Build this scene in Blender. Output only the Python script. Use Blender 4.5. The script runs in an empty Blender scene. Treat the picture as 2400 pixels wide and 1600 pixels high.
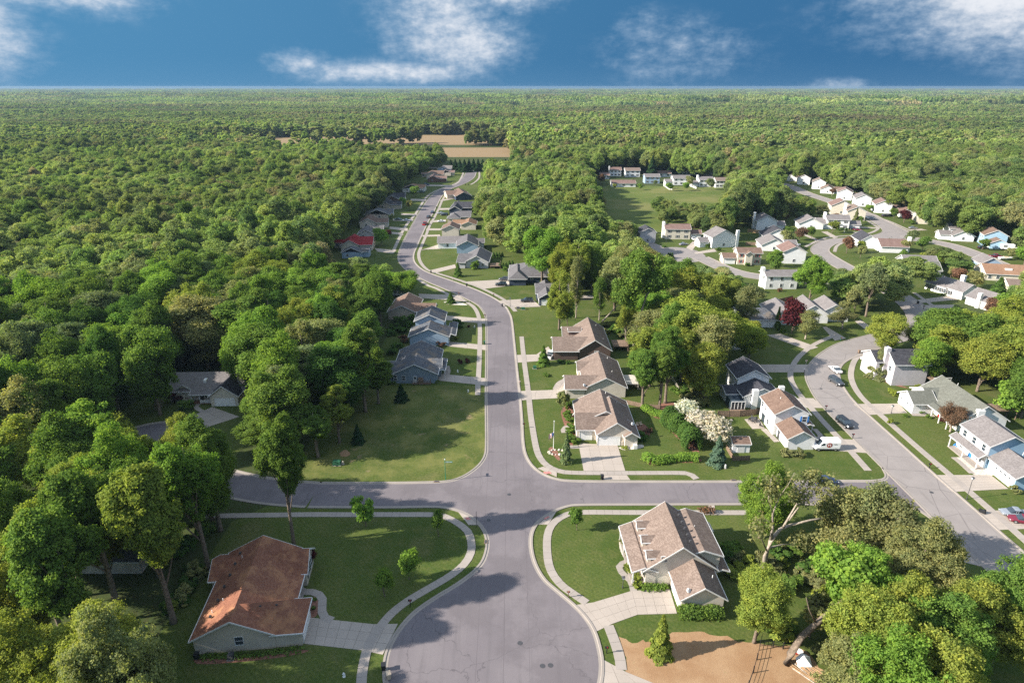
import bpy, math, random
import numpy as np
from mathutils import Vector, Matrix
from mathutils.geometry import tessellate_polygon
PI = math.pi; R = math.radians
random.seed(7); rng = np.random.default_rng(7)
sc = bpy.context.scene; C = sc.collection

# ------------------------------------------------ camera, sky, sun, exposure
FPX, CH = 1500.0, 75.0
PITCH = math.atan((800-203)/FPX); cP, sP = math.cos(PITCH), math.sin(PITCH)
cd = bpy.data.cameras.new('camera'); cam = bpy.data.objects.new('camera', cd); C.objects.link(cam)
cd.sensor_width = 36; cd.lens = FPX/2400*36; cd.clip_start = 1; cd.clip_end = 60000
cam.location = (0, 0, CH); cam.rotation_euler = (PI/2-PITCH, 0, 0); sc.camera = cam
SUN_EL, SUN_AZ = R(29), R(11)              # low afternoon sun from the left, a little behind the viewer
to_sun = Vector((-math.cos(SUN_EL)*math.cos(SUN_AZ), -math.cos(SUN_EL)*math.sin(SUN_AZ), math.sin(SUN_EL)))
sd = bpy.data.lights.new('sun', 'SUN'); sun = bpy.data.objects.new('sun', sd); C.objects.link(sun)
sd.energy = 5.0; sd.angle = R(0.55); sd.color = (1.0, 0.92, 0.81)
sun.rotation_euler = to_sun.to_track_quat('Z', 'Y').to_euler()
sc.view_settings.view_transform = 'Standard'; sc.view_settings.look = 'None'
sc.view_settings.gamma = 1; sc.view_settings.use_curve_mapping = False
sc.view_settings.exposure = 1.25
cy = sc.cycles
cy.max_bounces = 6; cy.diffuse_bounces = 3; cy.glossy_bounces = 2; cy.transmission_bounces = 4; cy.volume_bounces = 0
cy.transparent_max_bounces = 6; cy.use_denoising = False; cy.caustics_reflective = False; cy.caustics_refractive = False
try: cy.denoising_input_passes = 'RGB_ALBEDO_NORMAL'
except Exception: pass

class NT:
    def __init__(s, tree): s.t = tree; s.n = tree.nodes; s.l = tree.links
    def N(s, typ, **k):
        n = s.n.new(typ)
        for a, b in k.items():
            if a == 'inp':
                for i, v in b.items():
                    if isinstance(v, bpy.types.NodeSocket): s.l.new(v, n.inputs[i])
                    else: n.inputs[i].default_value = v
            else: setattr(n, a, b)
        return n
    def math(s, op, a, b=0.5, c=None, clamp=False):
        i = {0: a, 1: b}
        if c is not None: i[2] = c
        return s.N('ShaderNodeMath', operation=op, use_clamp=clamp, inp=i).outputs[0]
    def mix(s, f, a, b, bt='MIX'):
        n = s.n.new('ShaderNodeMix'); n.data_type = 'RGBA'; n.blend_type = bt
        for i, v in ((0, f), (6, a), (7, b)):
            if isinstance(v, bpy.types.NodeSocket): s.l.new(v, n.inputs[i])
            else: n.inputs[i].default_value = v if i == 0 else (*v[:3], 1)
        return n.outputs[2]
    def rng(s, v, a, b, c=0., d=1., smooth=True):
        n = s.N('ShaderNodeMapRange', inp={0: v, 1: a, 2: b, 3: c, 4: d})
        if smooth: n.interpolation_type = 'SMOOTHSTEP'
        return n.outputs[0]
    def noise(s, vec, scale, detail=4, rough=.55, w=None):
        n = s.N('ShaderNodeTexNoise', inp={'Scale': scale, 'Detail': detail, 'Roughness': rough})
        if vec is not None: s.l.new(vec, n.inputs['Vector'])
        return n.outputs[0]

def make_world():
    w = bpy.data.worlds.new('World'); sc.world = w; w.use_nodes = True; t = NT(w.node_tree); t.n.clear()
    sky = t.N('ShaderNodeTexSky', sky_type='NISHITA', sun_disc=False, sun_elevation=SUN_EL,
              sun_rotation=R(270)-SUN_AZ, altitude=200, air_density=1.0, dust_density=0.4, ozone_density=3.0)
    geo = t.N('ShaderNodeTexCoord').outputs['Generated']
    d = t.N('ShaderNodeSeparateXYZ', inp={0: geo}); x, y, z = d.outputs
    hl = t.math('SQRT', t.math('ADD', t.math('MULTIPLY', x, x), t.math('MULTIPLY', y, y)))
    el = t.math('DEGREES', t.math('ARCTAN2', z, hl)); az = t.math('DEGREES', t.math('ARCTAN2', x, y))
    # polarised deep blue of the band near the horizon, fading into the physical sky above it
    blue = t.mix(t.rng(az, -45, 30), (.072, .222, .395), (.036, .130, .270))
    blue = t.mix(t.rng(el, -1, 2.5), t.mix(.14, blue, (.20, .36, .52)), blue)
    skyc = t.mix(1.0, sky.outputs[0], (.58, .50, .41), 'MULTIPLY')
    base = t.mix(t.rng(el, 14, 55), blue, skyc)
    # clouds: cumulus wisps, each at its own bearing and height above the horizon
    wv = t.N('ShaderNodeCombineXYZ', inp={0: az, 1: t.math('MULTIPLY', el, 1.7), 2: 0.0}).outputs[0]
    n1 = t.noise(wv, .16, 8, .62); n2 = t.noise(wv, .85, 8, .65)
    tot = None
    for (px, py, rx, ry, amp) in CLOUDS:
        a0 = math.degrees(math.atan2((px-1200), FPX*cP)); e0 = math.degrees(math.atan((203-py)/FPX*1.0))
        dx = t.math('DIVIDE', t.math('SUBTRACT', az, a0), rx/1500*57.3); dy = t.math('DIVIDE', t.math('SUBTRACT', el, e0), ry/1500*57.3)
        r2 = t.math('ADD', t.math('MULTIPLY', dx, dx), t.math('MULTIPLY', dy, dy))
        m = t.math('MULTIPLY', t.math('EXPONENT', t.math('MULTIPLY', r2, -1.0)), amp)
        tot = m if tot is None else t.math('MAXIMUM', tot, m)
    high = t.math('MULTIPLY', t.rng(el, 9, 25), .85); tot = t.math('MAXIMUM', tot, high)  # unseen cloud cover above the view, thickened to brighten the fill light
    dens = t.math('ADD', tot, t.math('MULTIPLY', t.math('SUBTRACT', n1, .5), 1.5))
    dens = t.math('ADD', dens, t.math('MULTIPLY', t.math('SUBTRACT', n2, .5), 1.1))
    cov = t.math('MULTIPLY', t.rng(dens, .05, 1.4), .95); cov = t.math('MULTIPLY', cov, t.rng(tot, .02, .35))
    ccol = t.mix(t.rng(dens, .4, 1.3), (.36, .47, .60), (.68, .70, .74))
    col = t.mix(cov, base, ccol)
    bg = t.N('ShaderNodeBackground', inp={0: col, 1: SKY_STRENGTH}); o = t.N('ShaderNodeOutputWorld')
    t.l.new(bg.outputs[0], o.inputs[0])
SKY_STRENGTH = 0.54
CLOUDS = [(1060, 60, 130, 120, 1.05), (1130, 120, 100, 60, 1.1), (960, 175, 200, 26, 1.0), (770, 155, 60, 26, .95), (130, 100, 95, 95, 1.25), (60, 30, 230, 36, 1.1),
          (390, 28, 130, 50, 1.2), (15, 185, 60, 38, 1.3), (230, 60, 150, 30, .8), (1530, 140, 160, 70, .58), (1450, 100, 80, 50, .55), (2200, 60, 260, 80, 1.25), (2300, 100, 150, 80, 1.1), (1860, 200, 60, 14, .8), (1180, 20, 140, 40, .95), (700, 15, 120, 22, .7)]
make_world()

def at(px, py, z=0.0):                    # the spot on the plane at height z seen at that pixel of the photograph
    u, v = px-1200, py-800; t = (CH-z)/(v*cP+FPX*sP); return (u*t, (FPX*cP-v*sP)*t)
def atT(x, y, z=0.0): return at(x*1.0204, y*1.0204, z)
def proj(x, y, z):                        # world -> the coordinates of the photograph shown 2352 px wide
    dz = z-CH; d = y*cP-dz*sP; v = -(y*sP+dz*cP)
    return ((1200+FPX*x/d)/1.0204, (800+FPX*v/d)/1.0204)

# ------------------------------------------------ materials
MATS = {}
def mat(name, fn):
    if name in MATS: return MATS[name]
    m = bpy.data.materials.new(name); m.use_nodes = True; t = NT(m.node_tree); t.n.clear()
    o = t.N('ShaderNodeOutputMaterial'); fn(t, o); MATS[name] = m; return m
def principled(t, o, col, rough=.8, bump=None, bs=.3, metal=0., spec=.3):
    p = t.N('ShaderNodeBsdfPrincipled', inp={'Roughness': rough, 'Metallic': metal, 'Specular IOR Level': spec})
    if isinstance(col, bpy.types.NodeSocket): t.l.new(col, p.inputs['Base Color'])
    else: p.inputs['Base Color'].default_value = (*col[:3], 1)
    if bump is not None:
        b = t.N('ShaderNodeBump', inp={'Height': bump, 'Strength': bs, 'Distance': .05}); t.l.new(b.outputs[0], p.inputs['Normal'])
    t.l.new(p.outputs[0], o.inputs[0]); return p
def wpos(t): return t.N('ShaderNodeNewGeometry').outputs['Position']
def opos(t): return t.N('ShaderNodeTexCoord').outputs['Object']

def m_plain(name, col, rough=.6, var=.12, metal=0., spec=.3):
    def f(t, o):
        p = opos(t); n = t.noise(p, 3., 3); k = t.rng(n, .3, .7, 1-var, 1+var)
        c = t.mix(1., col, t.N('ShaderNodeCombineColor', inp={0: k, 1: k, 2: k}).outputs[0], 'MULTIPLY')
        principled(t, o, c, rough, metal=metal, spec=spec)
    return mat(name, f)
def grass_col(t, p, dark=1.0):
    a = t.noise(p, .035, 5, .6); b = t.noise(p, .30, 6, .75); c = t.noise(p, 2.6, 8, .9); e = t.noise(p, .09, 3, .5)
    col = t.mix(t.rng(a, .35, .65), (.066*dark, .098*dark, .020*dark), (.112*dark, .136*dark, .034*dark))
    col = t.mix(t.rng(b, .42, .66, 0, .6), col, (.150*dark, .145*dark, .050*dark))
    col = t.mix(t.rng(e, .56, .72, 0, .55), col, (.19*dark, .165*dark, .075*dark))
    col = t.mix(t.rng(c, .38, .62, .75, 0), col, (.028*dark, .050*dark, .010*dark))
    return col, c
def f_lawn(t, o):
    p = wpos(t); col, c = grass_col(t, p)
    w = t.N('ShaderNodeTexWave', wave_type='BANDS', bands_direction='DIAGONAL', inp={'Scale': .55, 'Distortion': 1.2, 'Detail': 2.})
    t.l.new(p, w.inputs['Vector']); col = t.mix(t.math('MULTIPLY', w.outputs['Fac'], .16), col, (.02, .05, .008))
    principled(t, o, col, .9, c, .6, spec=.1)
def f_rough_lawn(t, o):
    p = wpos(t); col, c = grass_col(t, p)
    a = t.noise(p, .13, 5, .65); col = t.mix(t.rng(a, .42, .66, 0, .55), col, (.19, .18, .06))
    b = t.noise(p, .22, 3, .6); col = t.mix(t.rng(b, .62, .74, 0, .7), col, (.26, .19, .11))
    principled(t, o, col, .9, c, .8, spec=.1)
def f_meadow(t, o):
    p = wpos(t); col, c = grass_col(t, p, 1.25)
    a = t.noise(p, .02, 5, .6); col = t.mix(t.rng(a, .45, .62, 0, .7), col, (.17, .16, .06)); principled(t, o, col, .9, spec=.1)
def f_ground(t, o):
    p = wpos(t); a = t.noise(p, .01, 5, .6); b = t.noise(p, .8, 4, .7)
    col = t.mix(t.rng(a, .35, .65), (.040, .058, .020), (.060, .080, .028)); col = t.mix(t.rng(b, .4, .75, 0, .6), col, (.05, .04, .022))
    principled(t, o, col, .95, spec=.05)
def f_straw(t, o):
    p = wpos(t); a = t.noise(p, .25, 5, .65); b = t.noise(p, 7., 4, .75)
    col = t.mix(t.rng(a, .35, .65), (.31, .19, .105), (.38, .255, .15)); col = t.mix(t.rng(b, .35, .7, .5, 0), col, (.19, .105, .055))
    c = t.noise(p, .5, 3, .6); col = t.mix(t.rng(c, .66, .78, 0, .6), col, (.16, .17, .06)); principled(t, o, col, .95, b, .8, spec=.05)
def f_asphalt(t, o):
    p = wpos(t); a = t.noise(p, .12, 4, .6); b = t.noise(p, 9., 4, .8); s = t.N('ShaderNodeSeparateXYZ', inp={0: p})
    col = t.mix(t.rng(a, .3, .7), (.156, .138, .147), (.186, .165, .172)); col = t.mix(t.rng(b, .3, .7, .35, 0), col, (.11, .10, .105))
    # long faint wheel and paving streaks
    sv = t.N('ShaderNodeCombineXYZ', inp={0: t.math('MULTIPLY', s.outputs[0], 1.3), 1: t.math('MULTIPLY', s.outputs[1], .05), 2: 0.}).outputs[0]
    st = t.noise(sv, 1., 4, .6); col = t.mix(t.rng(st, .5, .72, 0, .35), col, (.11, .10, .105))
    cr = t.N('ShaderNodeTexVoronoi', feature='DISTANCE_TO_EDGE', inp={'Scale': .07, 'Randomness': 1.}); wv = t.N('ShaderNodeVectorMath', operation='ADD')
    nn = t.N('ShaderNodeTexNoise', inp={'Scale': .6, 'Detail': 4.}); t.l.new(p, nn.inputs['Vector']); sc_ = t.N('ShaderNodeVectorMath', operation='SCALE', inp={'Scale': 2.}); t.l.new(nn.outputs[1], sc_.inputs[0])
    t.l.new(p, wv.inputs[0]); t.l.new(sc_.outputs[0], wv.inputs[1]); t.l.new(wv.outputs[0], cr.inputs['Vector'])
    col = t.mix(t.rng(cr.outputs[0], .001, .0045, .5, 0), col, (.06, .055, .06))
    for sx, w_ in ((-1.05, .05), (-4.9, .04), (2.6, .035)):
        ln = t.math('MULTIPLY', t.rng(t.math('ABSOLUTE', t.math('SUBTRACT', t.math('ADD', s.outputs[0], t.math('MULTIPLY', a, .25)), sx)), w_*.5, w_, .5, 0), t.math('LESS_THAN', s.outputs[1], 200.))
        col = t.mix(ln, col, (.07, .06, .065))
    pa = t.noise(p, .045, 6, .7); col = t.mix(t.rng(pa, .47, .56, 0, .6), col, (.122, .108, .114)); ol = t.noise(p, .9, 5, .8); col = t.mix(t.rng(ol, .60, .72, 0, .5), col, (.09, .08, .085))
    principled(t, o, col, .85, b, .3, spec=.2)
def f_conc(base, var, joints=None):
    def f(t, o):
        p = wpos(t); a = t.noise(p, .3, 5, .6); b = t.noise(p, 6., 3, .7)
        oi = t.N('ShaderNodeObjectInfo').outputs['Random']
        col = t.mix(t.rng(a, .3, .7), tuple(c*(1-var) for c in base), tuple(c*(1+var) for c in base))
        col = t.mix(t.rng(b, .35, .75, .3, 0), col, tuple(c*.75 for c in base))
        col = t.mix(t.math('MULTIPLY', oi, .22), col, tuple(c*.72 for c in base))
        if joints:
            cr = t.N('ShaderNodeTexVoronoi', feature='DISTANCE_TO_EDGE', inp={'Scale': .16, 'Randomness': 1.}); t.l.new(p, cr.inputs['Vector'])
            nz = t.noise(p, .05, 3); col = t.mix(t.math('MULTIPLY', t.rng(cr.outputs[0], .003, .014, .75, 0), t.rng(nz, .4, .6, .2, 1.)), col, (.09, .08, .08))
            s = t.N('ShaderNodeSeparateXYZ', inp={0: p}); sv = t.N('ShaderNodeCombineXYZ', inp={0: t.math('MULTIPLY', s.outputs[0], 1.1), 1: t.math('MULTIPLY', s.outputs[1], .06), 2: 0.}).outputs[0]
            st = t.noise(sv, 1., 4, .6); col = t.mix(t.rng(st, .55, .75, 0, .4), col, (.15, .135, .13))
        principled(t, o, col, .85, b, .2, spec=.2)
    return f
def m_siding(name, col, var=.07, horiz=True):
    def f(t, o):
        p = opos(t); s = t.N('ShaderNodeSeparateXYZ', inp={0: p}); z = s.outputs[2]
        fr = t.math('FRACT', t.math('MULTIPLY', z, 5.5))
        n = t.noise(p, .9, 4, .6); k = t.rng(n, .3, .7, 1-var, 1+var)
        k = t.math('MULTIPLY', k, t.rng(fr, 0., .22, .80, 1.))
        c = t.mix(1., col, t.N('ShaderNodeCombineColor', inp={0: k, 1: k, 2: k}).outputs[0], 'MULTIPLY')
        principled(t, o, c, .6, fr, .15, spec=.3)
    return mat(name, f)
def m_shingle(name, c1, c2, blotch=None):
    def f(t, o):
        p = opos(t); s = t.N('ShaderNodeSeparateXYZ', inp={0: p})
        zz = t.math('FLOOR', t.math('MULTIPLY', s.outputs[2], 11.)); xy = t.math('ADD', s.outputs[0], t.math('MULTIPLY', s.outputs[1], 1.37))
        v = t.N('ShaderNodeCombineXYZ', inp={0: t.math('FLOOR', t.math('MULTIPLY', xy, 3.2)), 1: zz, 2: 0.}).outputs[0]
        wn = t.N('ShaderNodeTexWhiteNoise', noise_dimensions='2D'); t.l.new(v, wn.inputs['Vector'])
        n = t.noise(p, .45, 4, .6); g = t.noise(p, 5., 3, .7)
        f_ = t.math('ADD', t.math('MULTIPLY', wn.outputs[0], .5), t.math('MULTIPLY', g, .5))
        c = t.mix(t.rng(f_, .25, .75), c1, c2); c = t.mix(t.rng(n, .35, .7, .35, 0), c, tuple(q*.7 for q in c1))
        if blotch: m = t.noise(p, .32, 6, .7); c = t.mix(t.rng(m, .46, .62, 0, .75), c, blotch)  # irregular patches of a second shingle tone
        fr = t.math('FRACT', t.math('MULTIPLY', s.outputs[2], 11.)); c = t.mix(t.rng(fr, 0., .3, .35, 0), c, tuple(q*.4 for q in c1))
        principled(t, o, c, .9, wn.outputs[0], .3, spec=.15)
    return mat(name, f)
def leafmat(name, source):
    def f(t, o):
        oi = t.N('ShaderNodeObjectInfo'); p = opos(t); wp = wpos(t)
        if source == 'obj': base = oi.outputs['Color']
        else:
            cr = t.N('ShaderNodeValToRGB'); e = cr.color_ramp.elements
            pal = PAL_MID
            e[0].position = 0; e[0].color = (*pal[0], 1); e[1].position = 1; e[1].color = (*pal[-1], 1)
            for i, c in enumerate(pal[1:-1]): q = e.new((i+1)/(len(pal)-1)); q.color = (*c, 1)
            t.l.new(oi.outputs['Random'], cr.inputs[0]); base = cr.outputs[0]
            sp_ = t.N('ShaderNodeVectorMath', operation='MULTIPLY', inp={0: wp, 1: (.35, 1., 1.)}).outputs[0]; big = t.noise(sp_, .0042, 5, .65); far_ = t.rng(t.N('ShaderNodeSeparateXYZ', inp={0: wp}).outputs[1], 550, 1100); base = t.mix(t.math('MULTIPLY', far_, t.rng(big, .50, .62, 0, .7)), base, (.22, .185, .13))
            vv = t.math('ADD', t.noise(sp_, .0060, 4, .6), t.math('MULTIPLY', t.noise(wp, .022, 3, .6), .6)); kv = t.rng(vv, .64, .96, .82, 1.40); base = t.mix(1., base, t.N('ShaderNodeCombineColor', inp={0: kv, 1: kv, 2: kv}).outputs[0], 'MULTIPLY')
            b2 = t.noise(wp, .011, 3, .6); base = t.mix(t.rng(b2, .5, .7, 0, .4), base, (.095, .165, .055))
        n = t.noise(p, .45 if source == 'obj' else .35, 3, .6); g = t.noise(p, 2.6, 2, .6)
        c = t.mix(t.rng(n, .38, .66, 0, .55), base, t.mix(1., base, (1.4, 1.2, .9), 'MULTIPLY'))
        c = t.mix(t.rng(g, .35, .65, .45, 0), c, t.mix(1., base, (.62, .70, .62), 'MULTIPLY'))
        at_ = t.N('ShaderNodeAttribute', attribute_name='rnd').outputs['Fac']
        c = t.mix(t.rng(at_, .55, 1., 0, .75), c, t.mix(1., c, (1.5, 1.4, 1.1), 'MULTIPLY')); c = t.mix(t.rng(at_, 0., .4, .7, 0), c, t.mix(1., c, (.48, .62, .55), 'MULTIPLY'))
        df = t.N('ShaderNodeBsdfDiffuse'); tr = t.N('ShaderNodeBsdfTranslucent'); t.l.new(c, df.inputs[0])
        tc = t.mix(1., c, (1.25, 1.3, .6), 'MULTIPLY'); t.l.new(tc, tr.inputs[0])
        ms = t.N('ShaderNodeMixShader', inp={0: .42}); t.l.new(df.outputs[0], ms.inputs[1]); t.l.new(tr.outputs[0], ms.inputs[2])
        t.l.new(ms.outputs[0], o.inputs[0])
    return mat(name, f)
PAL_MID = [(0.168, 0.240, 0.073), (0.235, 0.305, 0.091), (0.121, 0.195, 0.063), (0.303, 0.344, 0.119), (0.174, 0.266, 0.077), (0.249, 0.266, 0.129), (0.105, 0.166, 0.067), (0.269, 0.311, 0.140), (0.202, 0.286, 0.084), (0.276, 0.240, 0.154)]
M = dict(
    lawn=mat('lawn_grass', f_lawn), rlawn=mat('rough_grass', f_rough_lawn), meadow=mat('meadow_grass', f_meadow), ground=mat('forest_floor', f_ground),
    straw=mat('straw_mulch', f_straw), asphalt=mat('grey_asphalt', f_asphalt), kerb=mat('kerb_concrete', f_conc((.30, .265, .235), .08)),
    conc=mat('sidewalk_concrete', f_conc((.335, .295, .262), .07)), drive=mat('driveway_concrete', f_conc((.38, .33, .285), .06)),
    croad=mat('worn_concrete_road', f_conc((.262, .235, .222), .08, True)), sand=mat('field_soil', f_conc((.26, .18, .095), .12)),
    trim=m_plain('white_trim', (.62, .62, .61), .5, .05), glass=m_plain('window_glass', (.035, .05, .065), .12, .3, spec=.8),
    bark=m_plain('bark', (.16, .125, .095), .9, .35), bark2=m_plain('pale_bark', (.30, .255, .205), .9, .25), black=m_plain('black_plastic', (.018, .019, .022), .5, .2),
    tyre=m_plain('tyre_rubber', (.02, .02, .02), .8, .1), chrome=m_plain('wheel_rim', (.45, .45, .46), .35, .1, metal=.6), dgrey=m_plain('dark_grey_metal', (.06, .06, .065), .5),
    red=m_plain('red_paint', (.45, .03, .03), .5), leaf=None, green=m_plain('sign_green', (.01, .22, .13), .5), wood=m_plain('weathered_wood', (.20, .14, .10), .85, .3),
    woodn=m_plain('new_wood', (.42, .27, .15), .8, .2), mulch=m_plain('red_mulch', (.20, .095, .065), .95, .4), stone=m_plain('pale_stone', (.50, .45, .39), .9, .3),
    utilg=m_plain('green_steel', (.03, .11, .06), .5), beige=m_plain('beige_plastic', (.55, .43, .31), .6), white=m_plain('white_paint', (.8, .8, .79), .35, .03),
    amber=m_plain('orange_lens', (.6, .2, .03), .3), tail=m_plain('red_lens', (.35, .01, .01), .25), lens=m_plain('clear_lens', (.6, .62, .65), .15), pink=m_plain('red_tactile_paint', (.48, .20, .18), .8, .3),
    blue=m_plain('blue_fabric', (.03, .20, .55), .7), tarp=m_plain('pale_blue_tarp', (.35, .6, .62), .6))
LEAF = leafmat('leaves', 'obj'); LEAFM = leafmat('forest_leaves', 'rand')

# ------------------------------------------------ mesh helpers
class MB:
    def __init__(s): s.v = []; s.f = []
    def add(s, vs, fs):
        b = len(s.v); s.v += [tuple(v) for v in vs]; s.f += [tuple(b+i for i in f) for f in fs]; return s
    def box(s, x0, y0, z0, x1, y1, z1):
        return s.add([(x0, y0, z0), (x1, y0, z0), (x1, y1, z0), (x0, y1, z0), (x0, y0, z1), (x1, y0, z1), (x1, y1, z1), (x0, y1, z1)],
                     [(0, 3, 2, 1), (4, 5, 6, 7), (0, 1, 5, 4), (1, 2, 6, 5), (2, 3, 7, 6), (3, 0, 4, 7)])
    def taper(s, cx, cy, z0, z1, a0, b0, a1, b1):
        return s.add([(cx-a0, cy-b0, z0), (cx+a0, cy-b0, z0), (cx+a0, cy+b0, z0), (cx-a0, cy+b0, z0), (cx-a1, cy-b1, z1), (cx+a1, cy-b1, z1), (cx+a1, cy+b1, z1), (cx-a1, cy+b1, z1)],
                     [(0, 3, 2, 1), (4, 5, 6, 7), (0, 1, 5, 4), (1, 2, 6, 5), (2, 3, 7, 6), (3, 0, 4, 7)])
    def extr(s, prof, axis, a, b):           # closed profile (p, z) pushed along x or y from a to b
        n = len(prof); mk = (lambda t, p: (t, p[0], p[1])) if axis == 'x' else (lambda t, p: (p[0], t, p[1]))
        vs = [mk(a, p) for p in prof]+[mk(b, p) for p in prof]
        return s.add(vs, [tuple(range(n-1, -1, -1)), tuple(range(n, 2*n))]+[(i, (i+1) % n, n+(i+1) % n, n+i) for i in range(n)])
    def tube(s, pts, rad, n=7, cap=True):
        pts = [Vector(p) for p in pts]; rings = []
        for i, p in enumerate(pts):
            d = (pts[min(i+1, len(pts)-1)]-pts[max(i-1, 0)]).normalized(); a = d.cross(Vector((0.13, .31, 1)) if abs(d.z) < .95 else Vector((1, .2, 0))).normalized(); b = d.cross(a)
            r = rad[i] if hasattr(rad, '__len__') else rad
            rings.append([p+(a*math.cos(2*PI*k/n)+b*math.sin(2*PI*k/n))*r for k in range(n)])
        vs = [v for r_ in rings for v in r_]; fs = []
        for i in range(len(pts)-1):
            for k in range(n): fs.append((i*n+k, i*n+(k+1) % n, (i+1)*n+(k+1) % n, (i+1)*n+k))
        if cap: fs += [tuple(range(n-1, -1, -1)), tuple((len(pts)-1)*n+k for k in range(n))]
        return s.add(vs, fs)
    def build(s, name, m, parent=None, smooth=False, label=None, kind=None):
        me = bpy.data.meshes.new(name); me.from_pydata(s.v, [], s.f); me.materials.append(m)
        if smooth: me.polygons.foreach_set('use_smooth', [True]*len(me.polygons))
        return link(name, me, parent, label, kind)
def link(name, data, parent=None, label=None, kind=None):
    o = bpy.data.objects.new(name, data); C.objects.link(o)
    if parent: o.parent = parent
    if label: o['label'] = label
    if kind: o['kind'] = kind
    return o
def thing(name, label, cat, loc=(0, 0, 0), rz=0., group=None):
    o = link(name, None, None, label); o.location = loc; o.rotation_euler = (0, 0, rz); o['category'] = cat; o.empty_display_size = .3
    if group: o['group'] = group
    return o
def tag(o, label, cat, group=None):
    o['label'] = label; o['category'] = cat
    if group: o['group'] = group
    return o
def dup(o, parent=None):
    c = o.copy(); C.objects.link(c); c.parent = parent
    for ch in o.children: dup(ch, c)
    return c
def inst(proto, label, loc, rz=0., s=1.):
    if not proto.get('_used'): proto['_used'] = 1; o = proto
    else:
        o = dup(proto)
    o['label'] = label; o.location = (loc[0], loc[1], loc[2] if len(loc) > 2 else 0); o.rotation_euler = (0, 0, rz); o.scale = (s, s, s); return o

# ------------------------------------------------ ground, roads, walks
def sheet(name, poly, z, m, kind='structure'):
    tri = tessellate_polygon([[Vector((p[0], p[1], 0)) for p in poly]])
    A = sum(poly[i][0]*poly[(i+1) % len(poly)][1]-poly[(i+1) % len(poly)][0]*poly[i][1] for i in range(len(poly)))
    fs = []
    for a, b, c in tri:
        (x0, y0), (x1, y1), (x2, y2) = poly[a][:2], poly[b][:2], poly[c][:2]
        fs.append((a, b, c) if (x1-x0)*(y2-y0)-(x2-x0)*(y1-y0) > 0 else (a, c, b))
    me = bpy.data.meshes.new(name); me.from_pydata([(p[0], p[1], z) for p in poly], [], fs); me.materials.append(m)
    return link(name, me, None, None, kind)
def smooth(pts, step=1.0):
    P = [np.array(p[:2], float) for p in pts]; P = [2*P[0]-P[1]]+P+[2*P[-1]-P[-2]]; out = []
    for i in range(1, len(P)-2):
        a, b, c, d = P[i-1:i+3]; n = max(2, int(np.hypot(*(c-b))/step))
        for k in range(n):
            t = k/n; out.append(.5*((2*b)+(-a+c)*t+(2*a-5*b+4*c-d)*t*t+(-a+3*b-3*c+d)*t**3))
    out.append(P[-2]); return out
def offs(pts, d):                         # to the left of travel
    out = []
    for i, p in enumerate(pts):
        t = pts[min(i+1, len(pts)-1)]-pts[max(i-1, 0)]; t = t/(np.hypot(*t)+1e-9); out.append(p+np.array((-t[1], t[0]))*d)
    return out
def kerb(pts, side, z=.13, w=.42, name='kerb', gut=.35):
    a = offs(pts, 0); b = offs(pts, side*w); c = offs(pts, -side*gut); n = len(pts); vs = []; fs = []
    for i in range(n): vs += [(*c[i], .032), (*a[i], .036), (*offs_cache(a, b, i, .2), z), (*b[i], z), (*b[i], -.05)]
    for i in range(n-1):
        for k in range(4):
            q = (i*5+k, (i+1)*5+k, (i+1)*5+k+1, i*5+k+1); fs.append(q if side < 0 else q[::-1])
    me = bpy.data.meshes.new(name); me.from_pydata(vs, [], [f[::-1] for f in fs]); me.materials.append(M['kerb']); return link(name, me, None, None, 'structure')
def offs_cache(a, b, i, t): return a[i]*(1-t)+b[i]*t
ROADS = []                                # (points, half width): keeps trees off
def strip_road(pts, w, z, m, name='road', kerbs=(1, 1)):
    p = smooth(pts, 2.0); L = offs(p, w/2); Rr = offs(p, -w/2)
    o = sheet(name, [tuple(q) for q in L]+[tuple(q) for q in Rr[::-1]], z, m)
    if kerbs[0]: kerb(L, 1)
    if kerbs[1]: kerb(Rr, -1)
    ROADS.append((p[::3], w/2)); return p
def slab_part(q, z0, z1, m, parent, name='slab'):
    vs = [(x, y, z0) for x, y in q]+[(x, y, z1) for x, y in q]
    mb = MB(); mb.add(vs, [(3, 2, 1, 0), (4, 5, 6, 7), (0, 1, 5, 4), (1, 2, 6, 5), (2, 3, 7, 6), (3, 0, 4, 7)]); return mb.build(name, m, parent)
NS = [0]
def ccw(q):
    A = sum(q[i][0]*q[(i+1) % 4][1]-q[(i+1) % 4][0]*q[i][1] for i in range(4)); return q if A > 0 else q[::-1]
def walk(pts, w=1.4, step=1.5, z=.075, name='sidewalk', m=None, parts=True, gap=.03):
    m = m or M['conc']; p = smooth(pts, .25); d = [0]
    for i in range(1, len(p)): d.append(d[-1]+np.hypot(*(p[i]-p[i-1])))
    n = max(1, round(d[-1]/step)); xs = np.linspace(0, d[-1], n+1); px = np.array(p)
    f = lambda s: np.array((np.interp(s, d, px[:, 0]), np.interp(s, d, px[:, 1])))
    root = link(name, None, None, None, 'structure') if parts else None; big = MB()
    NS[0] += 1; zz = z+(NS[0] % 7)*.003
    for i in range(n):
        a, b = xs[i]+gap/2, xs[i+1]-gap/2; pa, pb = f(a), f(b); ta = f(a+.2)-f(a-.2); tb = f(b+.2)-f(b-.2)
        na = np.array((-ta[1], ta[0]))/(np.hypot(*ta)+1e-9)*w/2; nb = np.array((-tb[1], tb[0]))/(np.hypot(*tb)+1e-9)*w/2
        q = ccw([tuple(pa+na), tuple(pa-na), tuple(pb-nb), tuple(pb+nb)])
        if parts: slab_part(q, -.03, zz+random.uniform(-.004, .004), m, root)
        else: big.add([(x, y, zz) for x, y in q], [(0, 1, 2, 3)])
    if not parts: root = big.build(name, m, None, kind='structure')
    return root
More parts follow.
